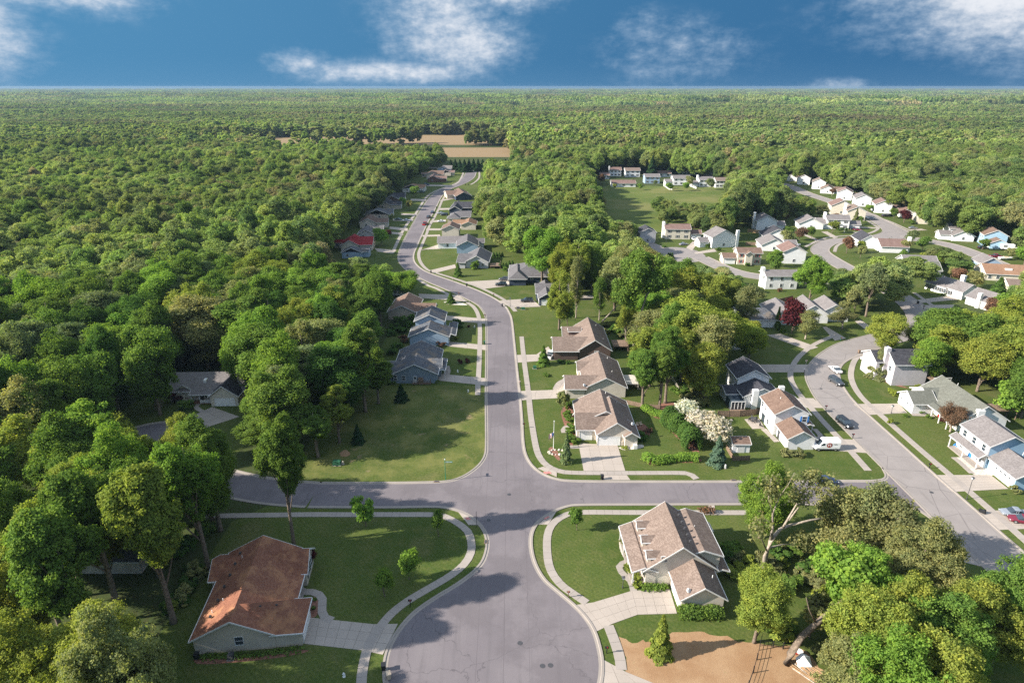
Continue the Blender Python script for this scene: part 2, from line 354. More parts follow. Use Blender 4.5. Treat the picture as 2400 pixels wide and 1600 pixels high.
def drive(q, nx, ny, z=.06, m=None, name='driveway', gap=.03, parts=True):   # bilinear quad a-b-c-d cut in slabs
    m = m or M['drive']; a, b, c, d = [np.array(p, float) for p in q]; root = link(name, None, None, None, 'structure') if parts else None; big = MB()
    NS[0] += 1; zz = z+(NS[0] % 5)*.0035
    S = lambda u, v: a*(1-u)*(1-v)+b*u*(1-v)+c*u*v+d*(1-u)*v
    lx = np.hypot(*(b-a)); ly = np.hypot(*(d-a)); gx = gap/2/max(lx, .1); gy = gap/2/max(ly, .1)
    for i in range(nx):
        for j in range(ny):
            u0, u1, v0, v1 = i/nx+gx, (i+1)/nx-gx, j/ny+gy, (j+1)/ny-gy
            w = ccw([tuple(S(u0, v0)), tuple(S(u1, v0)), tuple(S(u1, v1)), tuple(S(u0, v1))])
            if parts: slab_part(w, -.03, zz+random.uniform(-.003, .003), m, root)
            else: big.add([(x, y, zz) for x, y in w], [(0, 1, 2, 3)])
    return root if parts else big.build(name, m, None, kind='structure')
FR = dict(T=(0, 0, 1.0204), Z1=(0, 1100, .3401), Z2=(700, 1100, .3401), Z3=(1250, 1100, .3401), Z4=(1700, 900, .3189), Z5=(1150, 700, .28694), Z6=(350, 650, .38265), Z7=(700, 350, .27636), Z8=(1350, 350, .27636),
          Z10=(1650, 600, .31888), A=(1370, 370, .14881), B=(1820, 400, .17007), C=(2050, 520, .14881), D=(770, 500, .17113), E=(880, 380, .20833), F=(1000, 500, .2455), G=(880, 650, .3014),
          H=(1480, 480, .3125), I=(1750, 660, .22321), J=(400, 850, .16744), K=(2180, 940, .24554), L=(2080, 780, .24559), M=(1680, 820, .29016), ZL=(0, 900, .2551), Y=(1300, 580, .3274))
def W(f, x, y, z=0.0): o = FR[f]; return at(o[0]+x*o[2], o[1]+y*o[2], z)
def WP(f, pts, z=0.0): return [W(f, p[0], p[1], z) for p in pts]

# ------------------------------------------------ terrain
sheet('ground', [(14000*math.cos(a), 14000*math.sin(a)) for a in np.linspace(0, 2*PI, 97)[:-1]], 0.0, M['ground'])
sheet('lawn', [(-52, 20), (130, 20), (135, 215), (250, 255), (255, 560), (200, 600), (150, 430), (60, 430), (40, 260), (12, 330), (-12, 640), (-95, 655), (-100, 300), (-40, 215), (-42, 108), (-52, 98)], .008, M['lawn'])
sheet('meadow', WP('T', [(1360, 440), (1400, 425), (1680, 430), (1700, 470), (1690, 520), (1500, 540), (1380, 520)]), .016, M['meadow'])
sheet('vacant_lot', [(-45, 110.2), (-5.9, 110.2), (-5.9, 128), (-6.3, 140), (-6.7, 156), (-36, 156), (-48, 150)], .014, M['rlawn'])
sheet('lawn', [(-100, 118), (-62, 112), (-56, 150), (-95, 160)], .010, M['lawn'])
sheet('field', WP('T', [(1010, 339.5), (1185, 339), (1195, 361), (1000, 361)]), .02, M['sand'])
sheet('field', WP('T', [(560, 322), (600, 315), (900, 310.5), (1130, 310), (1130, 333), (900, 333), (560, 345)]), .02, M['sand'])
sp = WP('Z3', [(575, 1140), (640, 1165), (690, 1195), (760, 1175), (800, 1190), (900, 1150), (960, 1125), (1030, 1118), (1100, 1112), (1180, 1118), (1240, 1145), (1340, 1150), (1400, 1180), (1480, 1190), (1700, 1215), (1850, 1235), (2000, 1400), (2050, 1600), (1800, 1900), (800, 1900), (700, 1500), (640, 1390), (632, 1290), (600, 1190)])
sheet('mulched_yard', [(x+random.uniform(-.2, .2), y+random.uniform(-.2, .2)) for x, y in smooth(sp+[sp[0]], .8)], .017, M['straw'])

# ------------------------------------------------ roads
mainW = [(-43.5, 660), (-43.5, 623.4), (-43.2, 590), (-45.1, 560), (-50, 531), (-57.5, 502), (-60, 471), (-59.8, 436), (-59.1, 402), (-58.3, 376), (-57.3, 347), (-56.3, 324), (-54.8, 304), (-52.6, 290), (-48.2, 277), (-41.5, 265), (-35.6, 256), (-30, 248.9), (-23.6, 240.9), (-16.9, 231.5), (-12.7, 225), (-10.4, 218), (-9.1, 210.6), (-8.4, 197.8), (-7.8, 182.6), (-6.8, 152.3), (-6.2, 138), (-5.75, 127.2), (-5.7, 121.6), (-6.5, 118.1), (-8.0, 115.2), (-10.2, 112.6), (-12.9, 111.1), (-17.3, 110.6), (-28, 110.4), (-39.2, 110.4)]
NEe = [(-33.6, 660), (-33.6, 614.4), (-33.6, 585), (-36, 560), (-41.0, 537), (-47.5, 515), (-51, 492), (-51.7, 472), (-51.2, 445.6), (-50.6, 418.4), (-50.3, 390.5), (-49.8, 369), (-48.9, 341), (-48.1, 318), (-47.5, 304), (-46, 292), (-43.2, 282), (-38.7, 272.5), (-33.4, 265.5), (-25.0, 256.4), (-14.5, 244), (-7.6, 234), (-3.0, 224.4), (-1.0, 215.5), (-.1, 207), (.6, 188.3), (1.4, 165), (2.0, 149.5), (2.3, 136.4), (2.45, 126), (3.0, 120.6), (4.3, 116.6), (6.3, 113.7), (8.9, 111.9), (12.5, 111.1), (24.2, 110.9), (45.2, 110.9), (66, 111.1), (74.5, 111.2), (77.5, 112.6), (78.6, 116)]
bulb = [(-2.6+15.15*math.cos(a), 68.0+15.15*math.sin(a)) for a in np.linspace(R(186), R(354), 14)]
SE_ = [(-39.2, 102.5), (-24.2, 102.4), (-16.2, 102.6), (-13.1, 102.4), (-10.3, 101.4), (-7.9, 99.7), (-6, 97.3), (-4.8, 94.8), (-4.3, 92.2), (-4.4, 89.6), (-5.0, 87), (-6.4, 84.6), (-8.9, 81.8), (-12, 79), (-14.9, 75.9), (-16.7, 72.6), (-17.6, 69.4)]+bulb+[(12.45, 69.6), (12, 72.6), (10.9, 75.3), (9.3, 77.7), (7.3, 80.2), (5.3, 82.8), (4.1, 85.7), (3.45, 88.7), (3.25, 92), (3.6, 95.2), (4.9, 98.1), (7.5, 100.8), (10.3, 102.6), (13.5, 103.2), (24.7, 103.3), (45, 103.4), (66, 103.3), (74, 103.1), (77.4, 101.7), (78.8, 98)]
eW, eN, eS = smooth(mainW, 1.), smooth(NEe, 1.), smooth(SE_, .8)
sheet('road', [tuple(p) for p in eW]+[tuple(p) for p in eS]+[tuple(p) for p in eN[::-1]], .022, M['asphalt'])
kerb(eW, -1); kerb(eS, -1); kerb(eN, 1)
for e in (eW, eN, eS): ROADS.append((e[::5], 3.0))
crossW = strip_road([(-39.2, 106.45), (-48, 107.6), (-57, 110.2), (-66, 114), (-74, 118.5), (-80, 122)], 7.9, .024, M['asphalt'])
sheet('road', [(-82+11*math.cos(a), 125+11*math.sin(a)) for a in np.linspace(0, 2*PI, 40)[:-1]], .030, M['asphalt']); ROADS.append(([np.array((-82, 125))], 11))
kerb([np.array((-82+11*math.cos(a), 125+11*math.sin(a))) for a in np.linspace(R(-5), R(250), 40)], -1)
strip_road([(-85, 655), (-60, 650), (-38, 650), (-15, 652), (5, 655)], 8, .026, M['asphalt'], kerbs=(1, 1))
eL = [(81, 60), (79.4, 86.1), (79.0, 98), (78.8, 108), (78.6, 120), (78.5, 130), (78.5, 143), (78.9, 149), (80, 155), (81.5, 160.8), (84, 166.4), (88.8, 173.2), (95.1, 180.1), (103.3, 187), (115.5, 193.6), (127, 199.5), (135.5, 206), (139.5, 213.5), (143.5, 226), (145.5, 245), (144.5, 270), (145.5, 300), (149, 313), (157, 325), (166.6, 333.8), (184.3, 339.5), (196, 344), (206, 353), (211.5, 366), (216.5, 388), (220, 415), (220, 450), (218, 490), (220, 528), (214, 560), (200, 590)]
eR = [(91, 60), (88.6, 89.1), (88.2, 101.3), (87.8, 114.8), (87.7, 125), (87.5, 138.7), (87.6, 146.7), (88.6, 153.8), (90.4, 160.4), (93.0, 166.2), (97, 171.6), (102.5, 176), (111, 181.2), (122, 187.5), (134, 193.5), (142.5, 200), (147.5, 208), (151.5, 222), (154, 245), (153, 270), (153.5, 296), (155.8, 309), (163.3, 320.5), (172, 328), (183, 331), (197, 333), (212, 338), (219, 347), (222.5, 366), (225.5, 388), (229, 415), (229, 450), (227, 490), (229.5, 530), (223, 566), (207, 598)]
sL, sR = smooth(eL, 1.5), smooth(eR, 1.5)
sheet('road', [tuple(p) for p in sL]+[tuple(p) for p in sR[::-1]], .028, M['croad']); kerb(sL, 1); kerb(sR, -1)
for e in (sL, sR): ROADS.append((e[::5], 4.0))
strip_road([(207, 338), (217, 331), (223, 318), (223, 298), (221.5, 285), (222, 272), (230, 255), (245, 240)], 9, .033, M['croad'])
cc = W('H', 365, 372); sheet('road', [(cc[0]+11.5*math.cos(a), cc[1]+15*math.sin(a)) for a in np.linspace(0, 2*PI, 40)[:-1]], .030, M['croad']); ROADS.append(([np.array(cc)], 13))
strip_road([W('H', 95, 285), W('H', 180, 320), W('H', 290, 360)], 8, .034, M['croad'])
strip_road([(cc[0]+8, cc[1]-6), (96, 272), (106, 262), (122, 256), (146, 256)], 8, .036, M['croad'])

# ------------------------------------------------ sidewalks, driveways, paths
def mid(a, b): return [((p[0]+q[0])/2, (p[1]+q[1])/2) for p, q in zip(a, b)]
walk([(-60, 99.6), (-40, 100.1), (-30, 100.1), (-15.6, 100.1), (-12.8, 99.6), (-10.2, 97.7), (-8.1, 95.3), (-7.3, 92.7), (-7.1, 89.8), (-8, 86.8), (-10.1, 84), (-13.3, 81.1), (-16.2, 78.5), (-18.3, 76), (-19.7, 73.2), (-20.6, 70.6), (-20.8, 68), (-20.5, 64), (-19.5, 60)], 1.4)
walk([(46, 100.7), (24.2, 100.75), (13.2, 100.8), (10.3, 100.1), (7.8, 97.8), (6.5, 94.7), (6.1, 90), (6.4, 85.5), (7.8, 82.1), (9.7, 79.9), (11.7, 77.9)], 1.4)
walk(mid(WP('Z3', [(490, 1080), (525, 1200), (560, 1300), (575, 1370)]), WP('Z3', [(545, 1070), (600, 1180), (630, 1290), (638, 1390)])), 1.5)
walk([(3.1, 192.6), (3.55, 173.6), (4.3, 152.4), (4.6, 139.5), (5.25, 126.1), (6.0, 120.4), (7.6, 116.8), (10.2, 114.7), (14, 114.15), (24, 114.1), (35.5, 114.1), (37.3, 113.4), (38.0, 111.9)], 1.4)
walk(WP('G', [(795, 915), (797, 830), (804, 720), (810, 560), (812, 400), (801, 300), (768, 235), (715, 195)]), 1.4)
walk(WP('Z7', [(1410, 1290), (1270, 1230), (1170, 1180), (1090, 1150), (980, 1080)]), 1.5)
walk(WP('Z7', [(800, 870), (850, 760), (885, 690), (930, 620), (990, 550), (1040, 470), (1080, 410), (1130, 370), (1230, 325), (1340, 290), (1380, 240), (1400, 190)]), 1.6, step=4, parts=False)
walk(WP('Z7', [(1840, 1375), (1760, 1290), (1640, 1220), (1480, 1150), (1300, 1090), (1170, 1050), (1090, 1020), (1035, 960), (1018, 890), (1042, 820), (1080, 730), (1110, 650), (1150, 580), (1190, 500), (1220, 430), (1260, 375), (1320, 355)]), 1.5, step=3, parts=False)
walk(WP('Z7', [(1460, 300), (1500, 275), (1530, 240), (1532, 190)]), 1.6, step=4, parts=False)
walk([(74.9, 115), (75.1, 126), (75.0, 136), (75.3, 147.5), (75.6, 153), (77.1, 160.7), (79.9, 167.1), (84.4, 174.2), (90, 181), (96, 187), (104.6, 193.6)], 1.5)
walk([(91.2, 78), (91.3, 100), (91.0, 115.5), (90.8, 124), (90.7, 136), (90.7, 146.2), (91.2, 151.4), (92.9, 158.1), (96, 165.2), (102, 174.5), (108.3, 180)], 1.5)
walk([(139, 199), (150, 200.5), (152.5, 212), (155, 224), (157.5, 240)], 1.5, parts=False)
walk(WP('B', [(395, 1050), (560, 970), (700, 925), (800, 910), (1110, 890), (1290, 860), (1400, 800), (1360, 760), (1250, 690), (1150, 650)]), 1.6, step=3, parts=False)
walk(WP('B', [(800, 1120), (830, 1040), (930, 990), (1100, 968)]), 1.6, step=3, parts=False)
walk(WP('B', [(1850, 830), (1740, 780), (1560, 700), (1450, 660), (1330, 600), (1180, 575)]), 1.6, step=3, parts=False)
DRV = [  # frame, four corners, slabs each way
 ('Z2', [(40, 1200), (440, 1245), (520, 1065), (70, 1018)], 6, 3), ('Z2', [(440, 1245), (580, 1275), (685, 1062), (520, 1065)], 2, 3),
 ('Z3', [(415, 915), (540, 1065), (720, 1000), (680, 835)], 3, 4), ('Z3', [(680, 835), (720, 1000), (990, 992), (940, 826)], 3, 4), ('Z3', [(275, 935), (430, 1118), (540, 1065), (415, 915)], 3, 2),
 ('Z3', [(480, 1308), (640, 1395), (900, 1500), (480, 1560)], 3, 3), ('Z5', [(716, 1180), (1036, 1196), (1100, 1405), (760, 1405)], 4, 4), ('Z5', [(900, 1440), (1112, 1440), (1142, 1480), (900, 1480)], 3, 1),
 ('Z5', [(235, 755), (240, 830), (480, 815), (510, 745)], 4, 2), ('Z5', [(510, 745), (480, 815), (640, 808), (600, 640)], 3, 3), ('Z5', [(203, 460), (213, 523), (385, 510), (375, 455)], 3, 2), ('Z5', [(375, 455), (385, 510), (545, 500), (470, 390)], 3, 3),
 ('F', [(330, 655), (540, 722), (800, 692), (775, 630)], 6, 3), ('F', [(680, 835), (800, 900), (1090, 892), (1000, 812)], 6, 3), ('F', [(30, 545), (90, 568), (280, 520), (270, 488)], 3, 1), ('Z7', [(995, 870), (1060, 852), (1200, 845), (1200, 803)], 4, 2),
 ('G', [(488, 748), (490, 802), (868, 842), (868, 785)], 7, 3), ('G', [(568, 500), (560, 535), (872, 567), (872, 528)], 6, 2), ('G', [(555, 298), (548, 332), (868, 362), (870, 323)], 6, 2), ('G', [(335, 128), (340, 160), (720, 190), (640, 138)], 6, 2),
 ('Z7', [(640, 838), (670, 868), (800, 885), (830, 856)], 3, 1), ('Z7', [(770, 655), (770, 675), (925, 694), (925, 670)], 3, 1), ('Z7', [(770, 700), (780, 716), (890, 728), (880, 706)], 3, 1), ('Z7', [(800, 588), (800, 606), (965, 612), (975, 596)], 3, 1), ('Z7', [(870, 543), (870, 556), (1000, 564), (1010, 551)], 3, 1),
 ('Z7', [(950, 420), (950, 436), (1075, 440), (1085, 424)], 3, 1), ('Z7', [(1060, 300), (1060, 312), (1290, 316), (1290, 304)], 3, 1), ('Z7', [(1085, 672), (1080, 688), (1205, 688), (1205, 672)], 3, 1), ('Z7', [(1050, 728), (1050, 742), (1200, 738), (1200, 724)], 3, 1), ('Z7', [(1190, 500), (1180, 516), (1285, 512), (1285, 498)], 3, 1), ('Z7', [(1205, 430), (1200, 442), (1325, 420), (1320, 410)], 3, 1), ('Z7', [(1120, 605), (1110, 622), (1250, 612), (1250, 596)], 3, 1),
 ('Z4', [(640, 478), (1062, 508), (950, 408), (650, 398)], 5, 3), ('M', [(640, 390), (780, 390), (872, 470), (720, 467)], 2, 3), ('M', [(345, 118), (400, 180), (735, 181), (735, 118)], 5, 2), ('Z10', [(1098, 1088), (1210, 1168), (1495, 1152), (1430, 1084)], 5, 3),
 ('Z4', [(1528, 668), (1672, 792), (2080, 770), (1950, 668)], 6, 4), ('Z4', [(1845, 930), (2000, 1072), (2250, 1062), (2230, 925)], 5, 4), ('Z10', [(455, 580), (560, 572), (840, 672), (765, 692)], 4, 1), ('Z10', [(870, 522), (960, 622), (1045, 605), (900, 520)], 4, 2), ('Z10', [(1110, 480), (1150, 470), (1260, 540), (1210, 560)], 3, 1),
 ('Z10', [(1520, 330), (1530, 352), (1870, 320), (1800, 292)], 4, 1), ('Z10', [(1590, 362), (1600, 388), (1830, 382), (1840, 358)], 4, 1), ('Z10', [(1140, 740), (1110, 758), (1240, 722), (1240, 700)], 2, 1),
 ('B', [(250, 838), (310, 838), (590, 955), (540, 965)], 4, 1), ('B', [(615, 842), (700, 840), (850, 920), (790, 935)], 4, 1), ('B', [(1050, 845), (1120, 845), (1210, 885), (1150, 895)], 3, 1), ('B', [(1120, 770), (1140, 790), (1390, 800), (1400, 785)], 3, 1),
 ('B', [(1800, 812), (1840, 832), (2080, 822), (1990, 800)], 3, 1), ('H', [(410, 322), (455, 345), (500, 280), (460, 275)], 2, 2), ('H', [(470, 358), (480, 370), (640, 352), (620, 330)], 3, 1), ('Z11' if False else 'Z4', [(1680, 1240), (1760, 1310), (1900, 1345), (1740, 1205)], 3, 3),
 ('ZL', [(1700, 325), (1830, 420), (2200, 300), (1950, 210)], 3, 3), ('B', [(760, 395), (800, 412), (1000, 500), (1090, 490)], 2, 1)]
for f, q, nx, ny in DRV:
    dist = W(f, *q[0])[1]; drive(WP(f, q), nx, ny, parts=dist < 215)
walk(WP('Z1', [(2030, 850), (2110, 842), (2180, 850), (2222, 890), (2218, 970), (2240, 1020), (2290, 1040)]), 1.3, step=1.3, name='path')
walk(WP('Z3', [(692, 838), (672, 770), (620, 720), (590, 680), (610, 650), (655, 632), (700, 628)]), 1.1, step=1.2, name='path')
walk(WP('Z5', [(640, 1210), (690, 1212), (720, 1210)]), 1.3, step=1.2, name='path'); walk(WP('Z5', [(690, 1050), (640, 1040), (600, 1065), (605, 1095)]), 1.5, step=1.2, name='path')
walk(WP('Z5', [(600, 668), (560, 690), (530, 740)]), 1.6, step=1.2, name='path')
walk(WP('Z4', [(280, 330), (330, 375), (380, 425)]), 1.3, step=1.2, name='path'); walk(WP('Z4', [(655, 330), (700, 380), (690, 400)]), 1.2, step=1.2, name='path')
walk(WP('K', [(222, 535), (280, 580), (400, 690)]), 1.1, step=1.3, name='path'); walk(WP('Z4', [(1370, 225), (1450, 228), (1540, 235)]), 1.1, step=1.3, name='path')
walk(WP('ZL', [(1860, 140), (1830, 180), (1800, 210), (1860, 250), (1950, 255)]), 1.2, step=1.3, name='path'); walk(WP('G', [(550, 690), (560, 730), (550, 755)]), 1.8, step=1.3, name='path')
drive(WP('Z4', [(140, 258), (200, 330), (290, 325), (250, 255)]), 2, 2, name='patio'); drive(WP('Z3', [(1080, 285), (1080, 300), (1000, 300), (1000, 285)]), 2, 1, name='path')
drive(WP('Z3', [(1208, 245), (1250, 245), (1250, 285), (1200, 285)]), 1, 1, name='path')
for f, q in (('Z2', [(1095, 285), (1175, 330), (1240, 383), (1170, 383)]), ('Z2', [(1740, 300), (1780, 285), (1720, 380), (1650, 380)]), ('Z5', [(430, 1372), (540, 1420), (540, 1455), (385, 1385)])):
    drive(WP(f, q), 2, 2, z=.10, name='crossing_ramp')
for f, q in (('Z2', [(1145, 335), (1168, 330), (1190, 345), (1160, 352)]), ('Z2', [(1690, 338), (1722, 322), (1728, 330), (1695, 350)]), ('Z5', [(430, 1418), (480, 1412), (500, 1430), (455, 1432)])):
    drive(WP(f, q), 1, 1, z=.135, m=M['pink'], name='tactile_paving')
def flat_disc(name, x, y, r, z, m, n=16): return sheet(name, [(x+r*math.cos(2*PI*k/n), y+r*math.sin(2*PI*k/n)) for k in range(n)], z, m)
for k, (f, x, y) in enumerate((('Z2', 1450, 172), ('Z2', 1310, 348), ('Z2', 1525, 1195), ('Z4', 1515, 795), ('Z4', 703, 34), ('Z2', 1680, 1352), ('Z2', 1735, 1348))):
    p = W(f, x, y); o = flat_disc('manhole_cover', *p, .38, .045, M['dgrey'], 16); o['kind'] = 'thing'; tag(o, ['round manhole cover at the top edge of the crossroads shadow', 'round manhole cover near the left kerb below the crossroads', 'small round cover in the middle of the turning circle', 'round manhole cover where the side street meets the concrete road', 'round manhole cover on the concrete road above the black car', 'dark round cover at the lower right of the turning circle', 'dark round cover nearest the right kerb of the turning circle'][k], 'manhole cover', 'manhole covers')
for k, (f, x, y, rz) in enumerate((('Z2', 1290, 500, 0), ('Z2', 950, 84, PI/2), ('Z3', 1380, 76, PI/2))):
    p = W(f, x, y); t = thing('storm_drain', ['rusty storm drain in the kerb at the neck of the turning circle', 'rusty storm drain in the kerb of the vacant lot', 'rusty storm drain in the kerb beside the bright green tree'][k], 'drain', (p[0], p[1], 0), rz, 'storm drains')
    MB().box(-.3, -.55, .05, .3, .55, .15).build('frame', M['wood'], t); MB().box(-.2, -.45, .12, .2, .45, .165).build('grate', M['dgrey'], t)
# ------------------------------------------------ trees
def unit(a): return a/np.maximum(np.linalg.norm(a, axis=-1, keepdims=True), 1e-9)
def quads_mesh(name, P, Nn, S, m, g, asp=1.0):
    n = len(P); a = unit(np.cross(Nn, g.normal(size=(n, 3)))); b = np.cross(Nn, a); S = S[:, None]
    a = a*S*asp; b = b*S; V = np.stack([P-a-b*.7, P+a*.8-b, P+a+b*.8, P-a*.7+b], 1).reshape(-1, 3)
    me = bpy.data.meshes.new(name); me.vertices.add(4*n); me.vertices.foreach_set('co', V.astype('f').ravel())
    me.loops.add(4*n); me.loops.foreach_set('vertex_index', np.arange(4*n, dtype='i')); me.polygons.add(n)
    me.polygons.foreach_set('loop_start', np.arange(0, 4*n, 4, dtype='i')); me.polygons.foreach_set('loop_total', np.full(n, 4, dtype='i'))
    me.update(calc_edges=True); at2 = me.attributes.new('rnd', 'FLOAT', 'FACE'); at2.data.foreach_set('value', g.random(n).astype('f')); me.materials.append(m); return me
def crown_pts(seed, H, r, zb, nc, nl, rc=(.10, .21), fill=.38, flat=1.0, lobes=6, ls=.4):
    g = np.random.default_rng(seed); hz = (1-zb)*H/2; cz = zb*H+hz
    nl_ = g.integers(7, 12); ld = unit(g.normal(size=(nl_, 3))+np.array((0, 0, .15))); lr = g.uniform(.34, .58, nl_); lc = ld*(1-lr[:, None])*g.uniform(.7, 1.08, (nl_, 1))
    k0 = g.integers(0, nl_, nc); d = unit(g.normal(size=(nc, 3))+ld[k0]*.55); cr = g.uniform(*rc, nc)*r
    q = lc[k0]+d*(lr[k0]*g.uniform(.55, 1.0, nc))[:, None]; nrm = np.linalg.norm(q, axis=1, keepdims=True); q = q*np.minimum(1, 1.0/np.maximum(nrm, 1e-6))
    c = np.stack([q[:, 0]*(r-cr*.5), q[:, 1]*(r-cr*.5), cz+q[:, 2]*(hz-cr*.5)], 1)
    pr = cr**2/np.sum(cr**2); k = g.choice(nc, nl, p=pr); e = unit(g.normal(size=(nl, 3))+np.array((0, 0, .35)))
    P = c[k]+e*cr[k][:, None]*g.uniform(.3, 1.45, (nl, 1))*np.array((1, 1, .8))
    out = unit((P-np.array((0, 0, cz-hz*.3)))/np.array((r, r, hz)))
    Nn = unit(e*.6+out*.45+g.normal(size=(nl, 3))*.62); S = ls*.5*g.uniform(.6, 1.4, nl)
    return P, Nn, S, g, c
def trunk_mesh(name, seed, H, c, m, rt=.3, zb=.3, nb=9, bend=0.):
    g = random.Random(seed); mb = MB(); top = Vector((g.uniform(-.4, .4), g.uniform(-.4, .4), H*.82)); base = Vector((0, 0, -.4))
    pts = [base.lerp(top, t)+Vector((math.sin(t*5+seed)*.25*t, math.cos(t*4+seed)*.25*t, 0)) for t in (0, .06, .25, .5, .75, 1)]
    mb.tube(pts, [rt*1.5, rt*1.1, rt*.9, rt*.68, rt*.4, rt*.12], 8)
    idx = sorted(range(len(c)), key=lambda i: c[i][2])[:: max(1, len(c)//nb)][:nb]
    for i in idx:
        e = Vector(c[i]); t0 = max(zb*.8, min(.75, (e.z/H)-.22)); s = base.lerp(top, t0)
        q = s.lerp(e, .5)+Vector((0, 0, -.3)); mb.tube([s, q, e], [rt*.42, rt*.26, rt*.08], 5, False)
    me = bpy.data.meshes.new(name); me.from_pydata(mb.v, [], mb.f); me.materials.append(m); me.polygons.foreach_set('use_smooth', [True]*len(me.polygons)); return me
TR = {}
def variant(kind, i, H, r, zb, nc, nl, ls, bark='bark', rt=.3, **k):
    P, Nn, S, g, c = crown_pts(100*i+hash_(kind), H, r, zb, nc, nl, ls=ls, **k)
    TR.setdefault(kind, []).append((quads_mesh('crown', P, Nn, S, LEAF, g), trunk_mesh('trunk', i+5, H, c, M[bark], rt, zb, 12 if kind == 's' else 8), H, r))
def hash_(s): return sum(ord(q)*(i+3) for i, q in enumerate(s)) % 97
for i in range(6): variant('o', i, 20, 6, .12, 300, 44000, .225)          # broad crown
for i in range(5): variant('m', i, 22, 4.8, .14, 260, 36000, .225)        # taller oval crown
for i in range(3): variant('k', i, 22, 5, .33, 380, 60000, .175, rt=.34, rc=(.07, .15))        # crown carried high on a bare trunk
for i in range(3): variant('n', i, 20, 6, .10, 460, 82000, .165, rc=(.07, .15))        # fine leaved, for the nearest trees
for i in range(2): variant('s', i, 18, 5.5,   .20, 70, 11000, .25, 'bark2', .3, fill=.35, rc=(.16, .27))   # half leafed out, limbs show
for i in range(2): variant('r', i, 5, 2, .20, 40, 4200, .22, 'bark', .09, rc=(.28, .42), fill=.7)      # small round yard tree
for i in range(2): variant('v', i, 6, 2.6, .16, 26, 3000, .26, 'bark', .1, rc=(.16, .28), fill=.45)    # loose young tree
def conifer(i, H, r, nl, ls, kind='c', droop=.25):
    g = np.random.default_rng(50+i); t = g.uniform(0, 1, nl)**.7; ph = g.uniform(0, 2*PI, nl); tier = .5+.5*np.cos(t*H*3.2+np.sin(ph*3+i)*1.0)
    lob = 1+.16*np.cos(ph*5+np.floor(t*9)*1.7); rr = r*t*lob*(.62+.38*tier)*g.uniform(.7, 1.05, nl)+.05; z = H*(1-t*.93)-rr*droop
    P = np.stack([rr*np.cos(ph), rr*np.sin(ph), z], 1); out = np.stack([np.cos(ph), np.sin(ph), np.full(nl, .55)], 1)
    me = quads_mesh('crown', P, unit(out+g.normal(size=(nl, 3))*.55), ls*.5*g.uniform(.6, 1.3, nl), LEAF, g, 1.3)
    mb = MB(); mb.tube([(0, 0, -.3), (0, 0, H*.5), (0, 0, H*.95)], [.16, .1, .02], 7); tm = bpy.data.meshes.new('trunk'); tm.from_pydata(mb.v, [], mb.f); tm.materials.append(M['bark'])
    TR.setdefault(kind, []).append((me, tm, H, r))
for i in range(2): conifer(i, 8, 2, 5000, .3)
conifer(7, 4, .75, 1400, .2, 't', .1)
def dome(i, nl, kind='b', ls=.2):
    P, Nn, S, g, c = crown_pts(900+i, 1.6, 1, -.25, 26, nl, ls=ls, fill=.6); k = P[:, 2] > 0
    TR.setdefault(kind, []).append((quads_mesh('foliage', P[k], Nn[k], S[k], LEAF, g), None, 1.6, 1))
for i in range(3): dome(i, 1500)
PAL = {'mid green': (0.134, 0.213, 0.05), 'deep green': (0.088, 0.162, 0.043), 'yellow-green': (0.238, 0.286, 0.065), 'fresh light green': (0.177, 0.291, 0.056), 'pale olive': (0.25, 0.263, 0.119), 'golden green': (0.255, 0.3, 0.062), 'dull brown-green': (0.205, 0.215, 0.105), 'grey-green': (0.177, 0.224, 0.112), 'blue-green': (0.104, 0.168, 0.131), 'purple': (0.095, 0.026, 0.034), 'white blossom': (0.52, 0.51, 0.49), 'reddish brown': (0.19, 0.115, 0.085), 'dark conifer': (0.034, 0.072, 0.034)}
TCOUNT = [0]
def tree(x, y, H, r, kind, colname, label, cat='tree', name='broadleaf_tree', group=None, v=None, zs=None):
    if kind in 'om' and math.hypot(x, y) < 122: kind = 'n'
    vs = TR[kind]; v = TCOUNT[0] if v is None else v; TCOUNT[0] += 1; cm, tm, H0, r0 = vs[v % len(vs)]
    t = thing(name, label, cat, (x, y, 0), random.uniform(0, 6.28), group); t.scale = (r/r0, r/r0*random.uniform(.93, 1.07), H/H0)
    c = link(cm.name.split('.')[0], cm, t); q = random.uniform(.88, 1.12); b = PAL[colname]; j = random.uniform(-.07, .07)
    c.color = (min(1, b[0]*q*(1+j)), min(1, b[1]*q), min(1, b[2]*q), 1)
    if tm: link('trunk', tm, t)
    return t
HAND = []
def tb(f, bx, by, tx, ty, r, kind, col, label, name='broadleaf_tree', cat='tree', group=None, Hmax=40):   # base pixel and crown-top pixel fix place and height
    p = W(f, bx, by); o = FR[f]; py = o[1]+ty*o[2]; v = py-800; k = (v*cP+FPX*sP)/(FPX*cP-v*sP); H = min(Hmax, CH-k*p[1])
    HAND.append((p[0], p[1], max(r*.8, 1.5))); return tree(p[0], p[1], H, r, kind, col, label, cat, name, group)
def tt(f, tx, ty, H, r, kind, col, label, name='broadleaf_tree', cat='tree', group=None, zb=.5):            # crown top pixel and height
    p = W(f, tx, ty, H); HAND.append((p[0], p[1], r*.8)); return tree(p[0], p[1], H, r, kind, col, label, cat, name, group)

